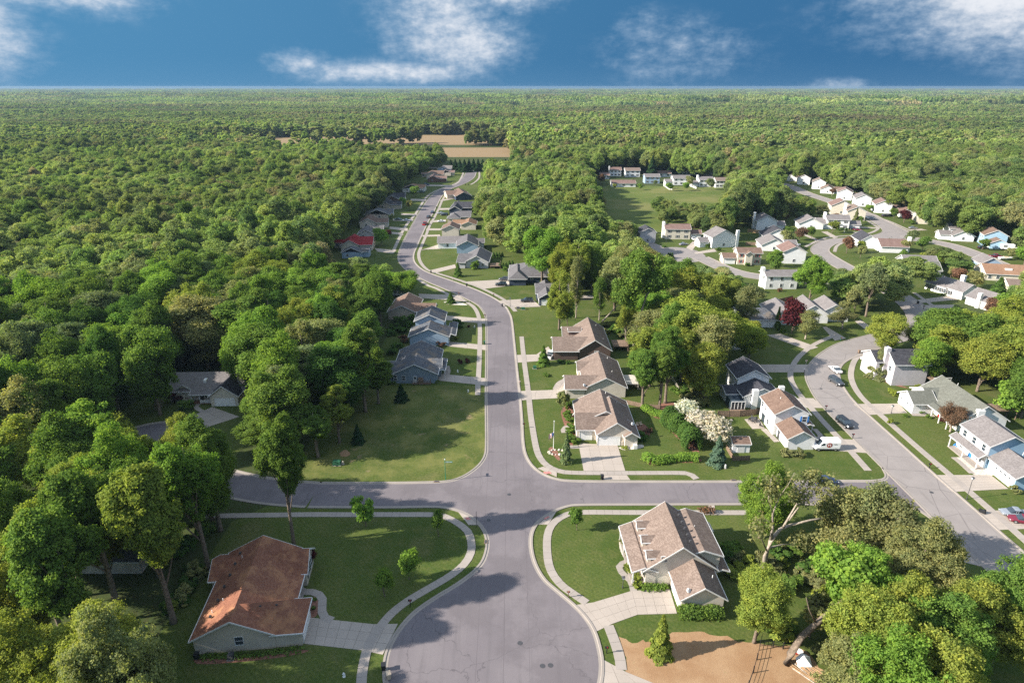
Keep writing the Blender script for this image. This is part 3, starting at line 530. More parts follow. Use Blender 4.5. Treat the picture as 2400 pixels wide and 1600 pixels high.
Lb = 'label'
tb('T', 675, 1250, 665, 930, 4.4, 'k', 'mid green', 'tall narrow tree with a long bare trunk on the shaded lawn beside the side street')
tb('T', 840, 1208, 840, 1130, 2.7, 'v', 'fresh light green', 'small bright green spreading tree over the sidewalk left of the crossroads')
tb('T', 1007, 1232, 1005, 1170, 1.25, 'r', 'mid green', 'small oval tree by the curving sidewalk at the lower left corner')
tb('T', 941, 1330, 940, 1258, 1.75, 'r', 'fresh light green', 'round ball-shaped tree nearer the sidewalk on the shaded lawn')
tb('T', 884, 1370, 882, 1306, 1.75, 'r', 'fresh light green', 'round ball-shaped tree nearer the red-brown roofed house on the shaded lawn')
tb('T', 717, 1292, 717, 1262, .8, 'r', 'purple', 'small purple-leaved tree at the corner of the red-brown roofed house')
tb('T', 1325, 1217, 1325, 1160, 1.6, 'v', 'mid green', 'small young tree on the lawn of the three-dormer house')
tb('T', 1515, 1502, 1512, 1412, 1.9, 'c', 'yellow-green', 'conical evergreen at the edge of the straw-covered yard', 'evergreen_tree')
tb('Z5', 615, 1335, 615, 1080, 1.35, 'c', 'grey-green', 'slim evergreen tree between the flagpole bed and the white garage doors', 'evergreen_tree')
tb('Z5', 430, 540, 428, 380, 1.9, 'c', 'mid green', 'conical evergreen in front of the dark brown house', 'evergreen_tree')
tb('Z6', 1280, 1012, 1275, 898, 1.6, 'c', 'dark conifer', 'small dark evergreen on the open vacant lot', 'evergreen_tree')
tb('Z6', 1545, 755, 1545, 650, 1.9, 'c', 'dark conifer', 'dark evergreen in front of the deck of the blue-grey house', 'evergreen_tree')
tb('Z7', 1290, 1302, 1290, 1208, 1.9, 'c', 'deep green', 'neat conical evergreen in a pale bed inside the road bend', 'evergreen_tree')
tb('Z7', 1352, 1078, 1350, 958, 2.2, 'c', 'deep green', 'conical evergreen at the left corner of the grey ranch house', 'evergreen_tree')
tb('Z7', 700, 815, 700, 668, 4.8, 'r', 'fresh light green', 'round green tree beside the red-roofed house')
tb('Z7', 765, 740, 765, 680, 2.0, 'r', 'purple', 'small purple tree behind the round tree beside the red-roofed house')
tb('Z6', 1035, 1100, 1010, 760, 5.0, 'k', 'mid green', 'tree with a straight bare trunk on the left edge of the vacant lot')
tb('Z6', 1165, 1012, 1160, 660, 4.2, 'k', 'yellow-green', 'slim trunk tree near the dark evergreen on the vacant lot')
tb('Z6', 1325, 822, 1290, 265, 5.6, 'k', 'mid green', 'tall tree with a bare trunk at the back of the vacant lot')
tb('Z6', 1405, 772, 1340, 480, 4.4, 'k', 'mid green', 'tree leaning over the left end of the blue-grey house')
tb('Z7', 350, 735, 345, 400, 4.5, 's', 'pale olive', 'tall tree with pale bare trunk behind the red-roofed house')
tb('Z3', 1560, 470, 1560, -60, 5.2, 'm', 'fresh light green', 'bright green dense tree at the end of the shade beside the three-dormer house')
tb('Z3', 1520, 1190, 1520, 690, 5.0, 'o', 'yellow-green', 'bushy yellow-green tree at the corner of the garage of the three-dormer house')
tb('Z3', 1900, 1160, 1870, 850, 3.2, 'v', 'pale olive', 'pale olive young tree left of the leaning trunk')
tb('Z5', 1235, 895, 1200, 370, 5.2, 'k', 'mid green', 'left one of three trees with bare trunks behind the tan-roofed houses')
tb('Z5', 1375, 885, 1360, 290, 5.2, 'k', 'mid green', 'middle one of three trees with bare trunks behind the tan-roofed houses')
tb('Z5', 1425, 850, 1480, 230, 5.4, 'k', 'mid green', 'right one of three trees with bare trunks behind the tan-roofed houses')
tb('Y', 30, 588, 60, 140, 5.0, 'm', 'yellow-green', 'yellow-green tree on the lawn behind the dark brown house')
tb('Y', 92, 575, 75, 365, 2.6, 'r', 'fresh light green', 'low fresh green tree in front of the taller one behind the dark brown house')
tb('Y', 152, 505, 175, 40, 4.2, 's', 'pale olive', 'tall sparse tree with double bare trunk on the back lawn')
tb('Y', 505, 692, 515, 330, 3.0, 's', 'yellow-green', 'thin sparse tree behind the deck of the dark brown house')
tb('Y', 318, 520, 300, 200, 3.6, 's', 'mid green', 'thin young tree on the shaded back lawn')
tb('Z10', 1272, 892, 1272, 640, 3.0, 'c', 'dull brown-green', 'brownish spruce beside the tall lilac house', 'evergreen_tree')
tb('Z10', 1330, 700, 1330, 425, 6.6, 'o', 'yellow-green', 'broad light tree arching over the bend of the concrete road')
tb('Z10', 1540, 690, 1540, 470, 4.6, 's', 'pale olive', 'thin olive tree right of the broad tree at the road bend')
tb('Z10', 770, 340, 770, -10, 6.8, 'o', 'fresh light green', 'big round bright green tree right of the plain white two-storey house')
tb('I', 470, 545, 470, 185, 4.6, 'r', 'purple', 'large purple-leaved tree in front of the white house with a split roof')
tb('I', 615, 602, 640, 290, 4.6, 's', 'pale olive', 'olive sparse tree in front of the white house with a split roof')
tb('I', 1000, 497, 1060, 240, 4.8, 's', 'dull brown-green', 'multi-stem tree on the lawn above the bend of the concrete road')
tb('I', 315, 480, 320, 262, 1.2, 't', 'mid green', 'columnar evergreen against the white wall beside the purple tree', 'evergreen_tree')
for k, (bx, by, tx, ty, r) in enumerate(((1580, 1020, 1590, 830, 3.6), (1700, 1110, 1715, 895, 3.9), (1850, 1200, 1850, 990, 3.7))):
    tb('Z5', bx, by, tx, ty, r, 'r', 'white blossom', ['white flowering tree farthest up the row behind the big hedge', 'middle one of the white flowering trees behind the big hedge', 'white flowering tree nearest the blue spruce'][k], 'flowering_tree', group='white flowering trees')
tb('Z5', 1845, 1350, 1830, 1120, 2.1, 'c', 'blue-green', 'blue-grey spruce at the right end of the low hedge', 'evergreen_tree')
tb('K', 190, 292, 230, -15, 4.0, 's', 'reddish brown', 'reddish brown tree in front of the white house with green-grey roof')
tb('C', 1900, 1245, 1900, 870, 4.4, 'c', 'deep green', 'broad dark pine right of the long white ranch house', 'evergreen_tree')
tb('Y', 1000, 420, 1000, 215, 6.5, 'o', 'pale olive', 'broad pale olive tree left of the plain white two-storey house')
tb('Z10', 60, 560, 60, 280, 6.5, 'o', 'golden green', 'golden green tree above the slate-roofed house')
tb('Z10', 330, 760, 330, 480, 5.5, 'o', 'golden green', 'golden green tree leaning over the slate-roofed house')
tb('Y', 1100, 690, 1120, 400, 6.0, 'o', 'golden green', 'golden green tree in the middle of the wood behind the tan-roofed houses')
tt('Z10', 2000, 395, 15, 6.5, 'o', 'golden green', 'golden crown at the top left of the yellow trees at the right edge')
tt('Z10', 2230, 385, 16, 6.5, 'o', 'golden green', 'golden crown below the long white ranch house at the right edge')
tt('Z10', 2130, 580, 16, 6.5, 'o', 'yellow-green', 'yellow-green crown in the middle of the trees at the right edge')
tt('Z10', 1700, 590, 14, 5.0, 'o', 'fresh light green', 'fresh green tree behind the tall lilac house')
tb('B', 760, 350, 770, 215, 3.0, 's', 'reddish brown', 'brownish tree between two white houses of the upper street')
tb('B', 1075, 755, 1085, 525, 2.4, 'c', 'dull brown-green', 'brown-green conifer beside the colonial with green shutters', 'evergreen_tree')
tb('B', 1755, 715, 1770, 540, 4.0, 'r', 'purple', 'purple-leaved tree in front of the red-brown roofed house')
tb('B', 1250, 565, 1250, 455, 3.6, 'v', 'fresh light green', 'light green tree in front of a white house on the upper street')
tb('Hh' if 'Hh' in FR else 'H', 1065, 465, 1065, 320, 4.0, 'v', 'fresh light green', 'light green tree left of the narrow two-storey white house')
tb('Z8', 1710, 262, 1710, 135, 5.2, 'r', 'fresh light green', 'round bright tree in front of the dark pine row')
tt('ZL', 1750, 285, 23, 6.5, 'o', 'mid green', 'big tree with a dark limbed crown below the cream house')
tt('ZL', 1130, 340, 22, 6.0, 'o', 'yellow-green', 'yellow-green crown left of the one below the cream house')
tt('ZL', 720, 770, 22, 5.5, 'o', 'yellow-green', 'pale yellow-green crown at the left tip of the foreground wood')
for x, y, H_, r_, k_, c_, lb in ((-51, 74, 30, 6.4, 'k', 'yellow-green', 'tall high-crowned tree right behind the red-brown roofed house'), (-50.5, 85, 29, 5.8, 'k', 'fresh light green', 'bright tall tree behind the north end of the red-brown roofed house'), (-53, 95.5, 24, 5.4, 'k', 'mid green', 'tall tree between the red-brown roofed house and the side street sidewalk'), (-57, 65, 29, 6.4, 'k', 'mid green', 'tall tree behind the south end of the red-brown roofed house'), (-62, 78, 29, 6.4, 'k', 'mid green', 'second tall tree behind the red-brown roofed house')):
    HAND.append((x, y, r_*.7)); tree(x, y, H_, r_, k_, c_, lb)
for x, y, H_, r_, k_, c_, lb in ((1955, 1085, 17, 5.2, 's', 'pale olive', 'thin tall crown right of the grey forked limbs over the side street'), (2035, 1100, 17, 5.2, 's', 'dull brown-green', 'brown-tinged crown beside the street junction'), (1990, 1130, 15, 4.8, 's', 'pale olive', 'thin olive crown over the right end of the side street'), (2075, 1140, 16, 5.6, 's', 'dull brown-green', 'brownish thin crown by the right end of the side street'), (2150, 1185, 18, 5.8, 'o', 'pale olive', 'pale crown beside the concrete road in the lower right wood'), (1950, 1215, 13, 4.6, 's', 'pale olive', 'olive crown right of the grey forked limbs'), (2030, 1240, 17, 5.8, 'o', 'fresh light green', 'fresh green crown in the middle of the lower right wood'), (2120, 1300, 19, 6.2, 'o', 'yellow-green', 'yellow-green crown above the leaning tree'), (2040, 1360, 20, 6.0, 'o', 'yellow-green', 'broad yellow-green crown right of the leaning trunk'), (2200, 1330, 19, 6.4, 'o', 'mid green', 'green crown left of the navy roof glimpse'), (2120, 1440, 21, 6.4, 'o', 'fresh light green', 'fresh crown at the bottom of the lower right wood'), (2290, 1335, 18, 6.0, 'o', 'yellow-green', 'yellow-green crown below the concrete road at the right edge'), (2240, 1450, 21, 6.6, 'o', 'yellow-green', 'yellow-green crown at the lower right corner'), (1990, 1470, 16, 5.6, 'o', 'pale olive', 'pale olive crown right of the board pile')):
    tt('T', x, y, H_, r_, k_, c_, lb)
for k, (x, y) in enumerate(((605, 420), (640, 420), (668, 420), (695, 420), (722, 418), (700, 520), (730, 520), (760, 518), (790, 500), (820, 500), (745, 545))):
    tb('F', x, y, x, y-52, 1.0, 't', 'deep green', 'narrow arborvitae in the rows behind the grey ranch house', 'evergreen_tree', group='arborvitae rows')
for k, (x, y) in enumerate(((170, 345), (215, 330), (250, 335), (290, 350), (325, 365), (360, 380))):
    tb('C', x, y+25, x, y-75, 1.6, 't', 'deep green', 'tall arborvitae in the row beyond the grey chimney house', 'evergreen_tree', group='arborvitae by the crossing')
for k, x in enumerate((275, 288, 303)): tb('H', x, 402, x, 358, 1.2, 't', 'deep green', 'dark small evergreen at the edge of the far cul-de-sac', 'evergreen_tree', group='evergreens at the cul-de-sac')
for k in range(13):
    tt('T', 1035+k*10.5, 366+random.uniform(-1, 1.5), random.uniform(9, 12), 4.2, 'c', 'dark conifer', 'dark pine in the row below the tan field', 'pine_tree', group='pines below the field')
for k in range(26):
    tt('T', 1500+k*12, 352+random.uniform(-3, 6)+(6 if k > 12 else 0), random.uniform(15, 19), 5.5, 'c', 'dark conifer', 'dark pine in the long row behind the far white houses', 'pine_tree', group='pines behind the far houses')

# trees that lean or show bare limbs
def limb_tree(name, label, base, pts, rad, branches, crowns, col, barkm):
    t = thing(name, label, 'tree', (base[0], base[1], 0)); mb = MB(); b = Vector((base[0], base[1], 0)); HAND.append((base[0], base[1], 3))
    mb.tube([Vector(p) for p in pts], rad, 9)
    for q, rr in branches: mb.tube([Vector(p) for p in q], rr, 6)
    mb.build('trunk', M[barkm], t, smooth=True)
    Ps, Ns, Ss = [], [], []; g = np.random.default_rng(int(abs(base[0]*10)))
    for (cx, cy_, cz, r, nl, ls) in crowns:
        n = int(nl); e = unit(g.normal(size=(n, 3))); k = g.integers(0, 14, n); cc_ = unit(g.normal(size=(14, 3)))*r*g.uniform(.3, .8, (14, 1))
        P = np.array((cx, cy_, cz))+cc_[k]+e*r*.34*g.uniform(.6, 1.2, (n, 1)); Ps.append(P); Ns.append(unit(e+g.normal(size=(n, 3))*.5)); Ss.append(ls*.5*g.uniform(.6, 1.4, n))
    c = link('crown', quads_mesh('crown', np.concatenate(Ps), np.concatenate(Ns), np.concatenate(Ss), LEAF, g), t); c.color = (*PAL[col], 1); return t
def rel(f, base, pts):     # pixel + depth offset (m behind the base) -> point relative to the base
    out = []
    for x, y, dy in pts:
        o = FR[f]; px = o[0]+x*o[2]; py = o[1]+y*o[2]; Y = base[1]+dy; v = py-800; u = px-1200; d = (FPX*cP-v*sP)/Y; out.append((u/d-base[0], dy, CH-(v*cP+FPX*sP)/d))
    return out
b_ = W('Z3', 1590, 720); R_ = lambda pts: rel('Z3', b_, pts)
B1 = R_([(1590, 725, 0), (1600, 600, .2), (1635, 490, .6), (1700, 410, 1.), (1760, 385, 1.6)])
limb_tree('bare_limbed_tree', 'leafless-looking pale tree with forked grey limbs above the wood by the side street', b_, B1, [.5, .42, .36, .28, .22],
    [(R_([(1635, 490, .6), (1650, 400, .5), (1650, 300, 0), (1700, 180, -1)]), [.28, .2, .14, .05]), (R_([(1760, 385, 1.6), (1900, 350, 2), (2050, 325, 3), (2200, 345, 4)]), [.22, .16, .1, .03]), (R_([(1720, 400, 1), (1790, 280, 2), (1850, 180, 3), (1950, 60, 4)]), [.2, .14, .1, .03]), (R_([(1760, 350, 2), (1850, 230, 3.5), (1980, 130, 5)]), [.14, .1, .03]),
     (R_([(1650, 300, 0), (1620, 200, -.5), (1640, 60, -1)]), [.12, .08, .03]), (R_([(1620, 540, .4), (1720, 515, 2), (1850, 520, 4)]), [.18, .1, .03]), (R_([(1610, 560, 0), (1560, 450, -1.5), (1540, 380, -2)]), [.14, .08, .03]), (R_([(1820, 240, 2.4), (1880, 230, 1), (1990, 200, 0)]), [.1, .06, .02]), (R_([(1700, 180, -1), (1760, 100, -2), (1800, 20, -2)]), [.07, .05, .02])],
    [(*R_([(1640, 120, 0)])[0], 2.9, 600, .30), (*R_([(1850, 120, 3)])[0], 3.5, 800, .30), (*R_([(2080, 300, 4)])[0], 3.0, 900, .30), (*R_([(1560, 400, -2)])[0], 2.4, 400, .3), (*R_([(1980, 60, 4)])[0], 3.0, 600, .3), (*R_([(1900, 500, 4)])[0], 3.2, 900, .3)], 'dull brown-green', 'bark2')
b_ = W('Z3', 1750, 1335); R_ = lambda pts: rel('Z3', b_, pts)
limb_tree('leaning_tree', 'big tree whose thick mossy trunk leans right over the fenced straw-covered yard', b_, R_([(1750, 1338, 0), (1770, 1270, .2), (1850, 1150, .8), (1950, 1060, 1.5), (2060, 970, 2.2), (2160, 885, 3), (2230, 820, 3.6)]), [.62, .52, .46, .42, .37, .3, .2],
    [(R_([(2160, 885, 3), (2220, 760, 4), (2260, 640, 5)]), [.26, .18, .06]), (R_([(1950, 1060, 1.5), (1900, 960, 1), (1880, 880, 1)]), [.16, .1, .04])],
    [(*R_([(2200, 760, 4)])[0], 4.6, 5200, .38), (*R_([(2290, 880, 3)])[0], 4.4, 4800, .38), (*R_([(2130, 640, 5)])[0], 3.6, 3400, .36)], 'fresh light green', 'bark')
b_ = W('Y', 565, 712); R_ = lambda pts: rel('Y', b_, pts)
limb_tree('pale_trunk_tree', 'tall tree with a long pale bare trunk curving right behind the dark brown house', b_, R_([(565, 712, 0), (590, 580, .3), (625, 450, .8), (655, 345, 1.2), (702, 288, 2)]), [.5, .44, .38, .3, .2],
    [(R_([(655, 345, 1.2), (640, 290, 1), (600, 250, 0)]), [.15, .1, .04]), (R_([(702, 288, 2), (720, 220, 2), (700, 160, 2)]), [.18, .12, .04])],
    [(*R_([(600, 190, 1)])[0], 6.0, 6500, .40), (*R_([(740, 190, 3)])[0], 5.5, 5200, .40), (*R_([(520, 320, 1)])[0], 5.2, 4800, .40), (*R_([(600, 110, 5)])[0], 5.2, 4500, .40)], 'mid green', 'bark2')
lg = W('Y', 340, 535); o = MB().tube([(0, 0, .3), Vector(rel('Y', lg, [(455, 408, 4)])[0])], [.3, .12], 7).build('fallen_trunk', M['bark2']); o.location = (lg[0], lg[1], 0)
tag(o, 'pale broken trunk leaning in the undergrowth behind the dark brown house', 'dead tree')

# ------------------------------------------------ woods: where they may not hide what the photograph shows open
KEEP = [[(440, 1568), (450, 1470), (500, 1330), (560, 1262), (585, 1195), (590, 1110), (590, 1090), (605, 1050), (700, 1000), (780, 985), (880, 930), (885, 840), (895, 740), (890, 690), (985, 660), (975, 630), (905, 600), (860, 592), (770, 585), (765, 545), (825, 515), (835, 480), (885, 460), (895, 435), (935, 410), (965, 390), (975, 380), (1020, 375), (1105, 385), (1095, 430), (1075, 480), (1112, 525), (1125, 575), (1215, 595), (1275, 635), (1262, 690), (1330, 700), (1345, 640), (1390, 640), (1400, 740), (1420, 780), (1430, 900), (1530, 930), (1560, 960), (1650, 950), (1660, 1000), (1720, 1010), (1760, 1035), (1680, 1090), (1680, 1170), (1700, 1260), (1660, 1330), (1670, 1450), (1740, 1490), (1800, 1568)],
        [(1660, 1000), (1660, 900), (1675, 830), (1750, 830), (1775, 765), (1930, 740), (2000, 770), (2110, 800), (2110, 810), (2130, 860), (2270, 930), (2352, 1010), (2352, 1290), (2210, 1275), (2180, 1200), (2080, 1125), (1950, 1110), (1860, 1080), (1740, 1060)],
        [(1770, 760), (1765, 700), (1850, 685), (1925, 690), (1945, 735)], [(1490, 530), (1530, 510), (1650, 530), (1740, 495), (1800, 490), (1850, 500), (1960, 480), (1990, 490), (2090, 550), (2050, 565), (1990, 600), (1900, 600), (1850, 635), (1810, 660), (1745, 660), (1740, 610), (1640, 600), (1570, 590), (1500, 570)],
        [(1790, 415), (1860, 400), (2000, 440), (2100, 490), (2150, 530), (2120, 555), (2000, 560), (1890, 560), (1960, 520), (1900, 470), (1830, 440)], [(1395, 430), (1500, 425), (1490, 500), (1400, 500)], [(1545, 428), (1660, 440), (1645, 465), (1530, 452)],
        [(1370, 385), (1430, 380), (1580, 390), (1665, 405), (1660, 430), (1480, 428), (1375, 425)], [(2120, 630), (2160, 625), (2290, 680), (2290, 730), (2180, 700), (2120, 700), (2090, 700), (2130, 760), (2080, 715)], [(2230, 540), (2290, 520), (2340, 560), (2352, 600), (2352, 660), (2270, 625), (2260, 590), (2230, 575)],
        [(2160, 525), (2210, 520), (2215, 560), (2160, 560)], [(1025, 336), (1170, 336), (1168, 362), (1025, 362)], [(900, 311), (1060, 310), (1060, 325), (890, 325)], [(400, 850), (540, 850), (560, 880), (545, 945), (420, 930)], [(320, 1010), (345, 980), (395, 970), (400, 990), (372, 1000), (410, 1035), (395, 1052), (350, 1040)]]
KEEPN = [(np.array(k, float), y) for k, y in zip(([(1785, 1535), (1850, 1465), (1925, 1380), (1965, 1340), (1985, 1380), (1905, 1460), (1880, 1520), (1900, 1568), (1785, 1568)], [(1735, 1325), (1742, 1180), (1790, 1110), (1880, 1130), (1930, 1160), (1900, 1185), (1850, 1230), (1800, 1250), (1775, 1325)]), (66, 80))]
STRIP = [np.array(k, float) for k in ([(640, 321), (760, 317), (760, 330), (640, 333)], [(790, 316), (1060, 310), (1060, 327), (790, 330)])]
KEEP = [np.array(k, float) for k in KEEP]
def inpoly(x, y, P):
    r = np.zeros(np.shape(x), bool); j = len(P)-1
    for i in range(len(P)):
        xi, yi = P[i]; xj, yj = P[j]
        with np.errstate(divide='ignore', invalid='ignore'): c = ((yi > y) != (yj > y)) & (x < (xj-xi)*(y-yi)/(yj-yi)+xi)
        r ^= c; j = i
    return r
def projv(x, y, z): dz = z-CH; d = y*cP-dz*sP; v = -(y*sP+dz*cP); return (1200+FPX*x/d)/1.0204, (800+FPX*v/d)/1.0204
FOOT = []                                  # house footprints (x, y, radius), filled by the table below
for f, x, y, r in (('Z1', 1700, 1000, 13), ('Z3', 1000, 620, 12), ('Z5', 900, 950, 11), ('Z5', 850, 640, 10), ('Z5', 780, 360, 11), ('G', 300, 680, 10), ('G', 420, 420, 9), ('G', 260, 220, 9), ('D', 400, 400, 10), ('F', 960, 560, 12), ('F', 450, 430, 11), ('F', 380, 280, 12), ('M', 540, 560, 10), ('M', 280, 280, 9),
    ('L', 130, 330, 9), ('L', 600, 620, 13), ('K', 500, 350, 12), ('I', 600, 330, 12), ('J', 500, 350, 10), ('C', 1150, 1000, 16), ('Z10', 510, 150, 7), ('ZL', 300, 1350, 6), ('Z10', 340, 440, 7), ('C', 600, 700, 10), ('B', 1290, 1080, 10)): p = W(f, x, y); FOOT.append((p[0], p[1], r))
RP = np.array([(q[0], q[1], h) for pts, h in ROADS for q in pts])
def allowed(X, Y, Hh, Rr, edge=0):
    ok = np.ones(len(X), bool)
    for P in KEEP:
        for ux, uz in ((0, 1.0), (-.75, .8), (.75, .8), (-.95, .55), (.95, .55), (0, .5), (0, .32)):
            a, b = projv(X+ux*Rr, Y, uz*Hh); ok &= ~inpoly(a, b, P)
    for P, ym in KEEPN:
        for ux, uz in ((0, 1.0), (-.75, .8), (.75, .8), (-.95, .55), (.95, .55), (0, .5), (0, .32)):
            a, b = projv(X+ux*Rr, Y, uz*Hh); ok &= ~(inpoly(a, b, P) & (Y < ym))
    for i in range(0, len(RP)): ok &= ~((np.abs(X-RP[i, 0]) < 12) & (np.hypot(X-RP[i, 0], Y-RP[i, 1]) < RP[i, 2]+2.5))
    for x, y, r in FOOT: ok &= np.hypot(X-x, Y-y) > r
    for x, y, r in HAND: ok &= np.hypot(X-x, Y-y) > r+2.2
    return ok
def field(y0, y1, s, hr, rr, seed, k=.84, pad=30):
    g = np.random.default_rng(seed); ys = np.arange(y0, y1, s*.87); out = []
    for n, yy in enumerate(ys):
        w = yy*k+pad; xs = np.arange(-w, w, s)+(n % 2)*s/2; out.append(np.stack([xs+g.uniform(-.36, .36, len(xs))*s, np.full(len(xs), yy)+g.uniform(-.36, .36, len(xs))*s], 1))
    P = np.concatenate(out); n = len(P); lo = .5+.3*np.sin(P[:, 0]*.013+P[:, 1]*.008+np.sin(P[:, 1]*.011)*2)+.3*np.sin(P[:, 1]*.031+np.sin(P[:, 0]*.006)*3)
    return P[:, 0], P[:, 1], g.uniform(*hr, n)*(.80+.32*lo), g.uniform(*rr, n)

X, Y, Hh, Rr = [np.concatenate(q) for q in zip(field(46, 120, 7.3, (16, 24), (4.8, 7.2), 4), field(120, 720, 9.3, (16.5, 24), (5.2, 9.4), 3))]
ok = allowed(X, Y, Hh, Rr)
# lower trees squeezed in where a tall one would stand in the way
Hs = Hh*.52; Rs = Rr*.68; ok2 = ~ok & allowed(X, Y, Hs, Rs); Hh = np.where(ok2, Hs, Hh); Rr = np.where(ok2, Rs, Rr); ok = ok | ok2
X, Y, Hh, Rr = X[ok], Y[ok], Hh[ok], Rr[ok]; dd = np.hypot(np.hypot(X, Y), 75); px_, py_ = projv(X, Y, Hh*.6); vis = (px_ > -60) & (px_ < 2412) & (py_ < 1640)
X, Y, Hh, Rr, dd = X[vis], Y[vis], Hh[vis], Rr[vis], dd[vis]; order = np.argsort(dd); NIND = 225
def region(x, y):
    if x < -20:
        if y < 112: return ('yellow-green', 'pale olive', 'mid green', 'yellow-green', 'fresh light green', 'mid green'), 'in the lower left wood'
        if x < -100 or y < 150: return ('deep green', 'mid green', 'mid green', 'grey-green', 'fresh light green'), 'in the shaded wood around the cream house'
        return ('yellow-green', 'mid green', 'fresh light green', 'mid green', 'pale olive', 'deep green'), 'in the big wood left of the main street'
    if x < 78 and y < 104: return ('yellow-green', 'fresh light green', 'mid green', 'pale olive', 'yellow-green'), 'in the wood at the lower right'
    if x < 76 and y < 260: return ('golden green', 'mid green', 'fresh light green', 'yellow-green', 'pale olive'), 'in the wood between the tan-roofed houses and the concrete road'
    if x >= 100 and y < 190: return ('mid green', 'yellow-green', 'golden green', 'fresh light green', 'deep green'), 'in the wood at the right edge'
    if 85 < x < 150 and y < 270: return ('dull brown-green', 'pale olive', 'pale olive', 'grey-green'), 'among the thinly leafed trees above the road bend'
    return ('mid green', 'fresh light green', 'pale olive', 'dull brown-green', 'deep green', 'yellow-green'), 'among the trees around the white houses'
IND = []; USED = set()
for i in order[:NIND]:
    x, y = float(X[i]), float(Y[i]); cols, where = region(x, y); c = random.choice(cols); small = Hh[i] < 14
    kind = 's' if (c == 'dull brown-green' and random.random() < .6) else random.choice('ooom' if not small else 'ovm')
    if kind == 'v' and Hh[i] > 11: kind = 'o'
    IND.append((x, y, float(Hh[i]), float(Rr[i]), kind, c, where))
SHORT = {'in the lower left wood': 'lower left wood', 'in the shaded wood around the cream house': 'wood by cream house', 'in the big wood left of the main street': 'big left wood', 'in the wood at the lower right': 'lower right wood', 'in the wood between the tan-roofed houses and the concrete road': 'wood behind tan-roofed houses',
         'in the wood at the right edge': 'right edge wood', 'among the thinly leafed trees above the road bend': 'trees above road bend', 'among the trees around the white houses': 'trees by white houses'}
for n, (x, y, H_, r_, kind, c, where) in enumerate(IND):
    nb = lambda f_: min((q for q in IND if q is not IND[n] and f_(q)), key=lambda q: (q[0]-x)**2+(q[1]-y)**2, default=IND[n])[5]
    a = nb(lambda q: q[0] < x-3 and abs(q[1]-y) < abs(q[0]-x)); b = nb(lambda q: q[1] > y+3 and abs(q[0]-x) < abs(q[1]-y)); g = nb(lambda q: q[0] > x+3 and abs(q[1]-y) < abs(q[0]-x))
    sz = 'low' if H_ < 12 else 'middling' if H_ < 17 else 'tall' if H_ < 21 else 'towering'; lb = None
    f_ = lambda *w: ' '.join(w)
    for lb in ('%s %s tree, %s left, %s right, %s' % (sz, c, a, g, SHORT[where]), '%s %s tree, %s left, %s behind, %s' % (sz, c, a, b, SHORT[where]), '%s %s tree, %s right, %s behind, %s' % (sz, c, g, b, SHORT[where]), '%s %s crown, %s left, %s right, %s behind' % (sz, c, a, g, b)):
        if lb not in USED and len(lb.split()) <= 16: break
    if len(lb.split()) > 16: lb = '%s %s tree, %s left, %s' % (sz, c, a, SHORT[where])
    USED.add(lb); tree(x, y, H_, r_, kind, c, lb, group='trees '+where)

def gn_forest(name, P, sc_, sources, label, cat):
    me = bpy.data.meshes.new(name); me.vertices.add(len(P)); me.vertices.foreach_set('co', P.astype('f').ravel())
    g = np.random.default_rng(len(P)); a = me.attributes.new('siz', 'FLOAT_VECTOR', 'POINT'); a.data.foreach_set('vector', sc_.astype('f').ravel())
    a = me.attributes.new('idx', 'INT', 'POINT'); a.data.foreach_set('value', g.integers(0, len(sources), len(P)).astype('i'))
    a = me.attributes.new('rot', 'FLOAT', 'POINT'); a.data.foreach_set('value', g.uniform(0, 6.28, len(P)).astype('f'))
    o = link(name, me, None, label, 'stuff'); o['category'] = cat
    col = bpy.data.collections.new(name+'_kinds')
    for k, m_ in enumerate(sources): q = bpy.data.objects.new('tree_kind', m_); col.objects.link(q)
    ng = bpy.data.node_groups.new(name, 'GeometryNodeTree'); ng.interface.new_socket('Geometry', in_out='INPUT', socket_type='NodeSocketGeometry'); ng.interface.new_socket('Geometry', in_out='OUTPUT', socket_type='NodeSocketGeometry')
    n = ng.nodes; l = ng.links; gi = n.new('NodeGroupInput'); go = n.new('NodeGroupOutput'); ip = n.new('GeometryNodeInstanceOnPoints'); ci = n.new('GeometryNodeCollectionInfo')
    ci.inputs[0].default_value = col; ci.inputs[1].default_value = True; ci.inputs[2].default_value = True
    def at_(nm, ty): q = n.new('GeometryNodeInputNamedAttribute'); q.data_type = ty; q.inputs[0].default_value = nm; return next(s for s in q.outputs if s.enabled and s.name == 'Attribute')
    cx = n.new('ShaderNodeCombineXYZ'); l.new(at_('rot', 'FLOAT'), cx.inputs[2]); er = n.new('FunctionNodeEulerToRotation'); l.new(cx.outputs[0], er.inputs[0])
    l.new(gi.outputs[0], ip.inputs['Points']); l.new(ci.outputs[0], ip.inputs['Instance']); ip.inputs['Pick Instance'].default_value = True; l.new(at_('idx', 'INT'), ip.inputs['Instance Index'])
    l.new(er.outputs[0], ip.inputs['Rotation']); l.new(at_('siz', 'FLOAT_VECTOR'), ip.inputs['Scale']); l.new(ip.outputs[0], go.inputs[0])
    md = o.modifiers.new('forest', 'NODES'); md.node_group = ng; return o
def crown_only(seed, H, r, zb, nc, nl, ls, trunk=True):
    P, Nn, S, g, c = crown_pts(seed, H, r, zb, nc, nl, ls=ls)
    return quads_mesh('forest_tree', P, Nn, S, LEAFM, g)
mid_src = [crown_only(300+i, 20, 6, .12, 200, 22000, .33) for i in range(6)]
rest = order[NIND:]; n = len(rest)
P = np.stack([X[rest], Y[rest], np.zeros(n)], 1); gn_forest('forest', P, np.stack([Rr[rest]/6, Rr[rest]/6, Hh[rest]/20], 1), mid_src, 'dense mixed green spring wood spreading behind the nearer trees on both sides', 'forest')
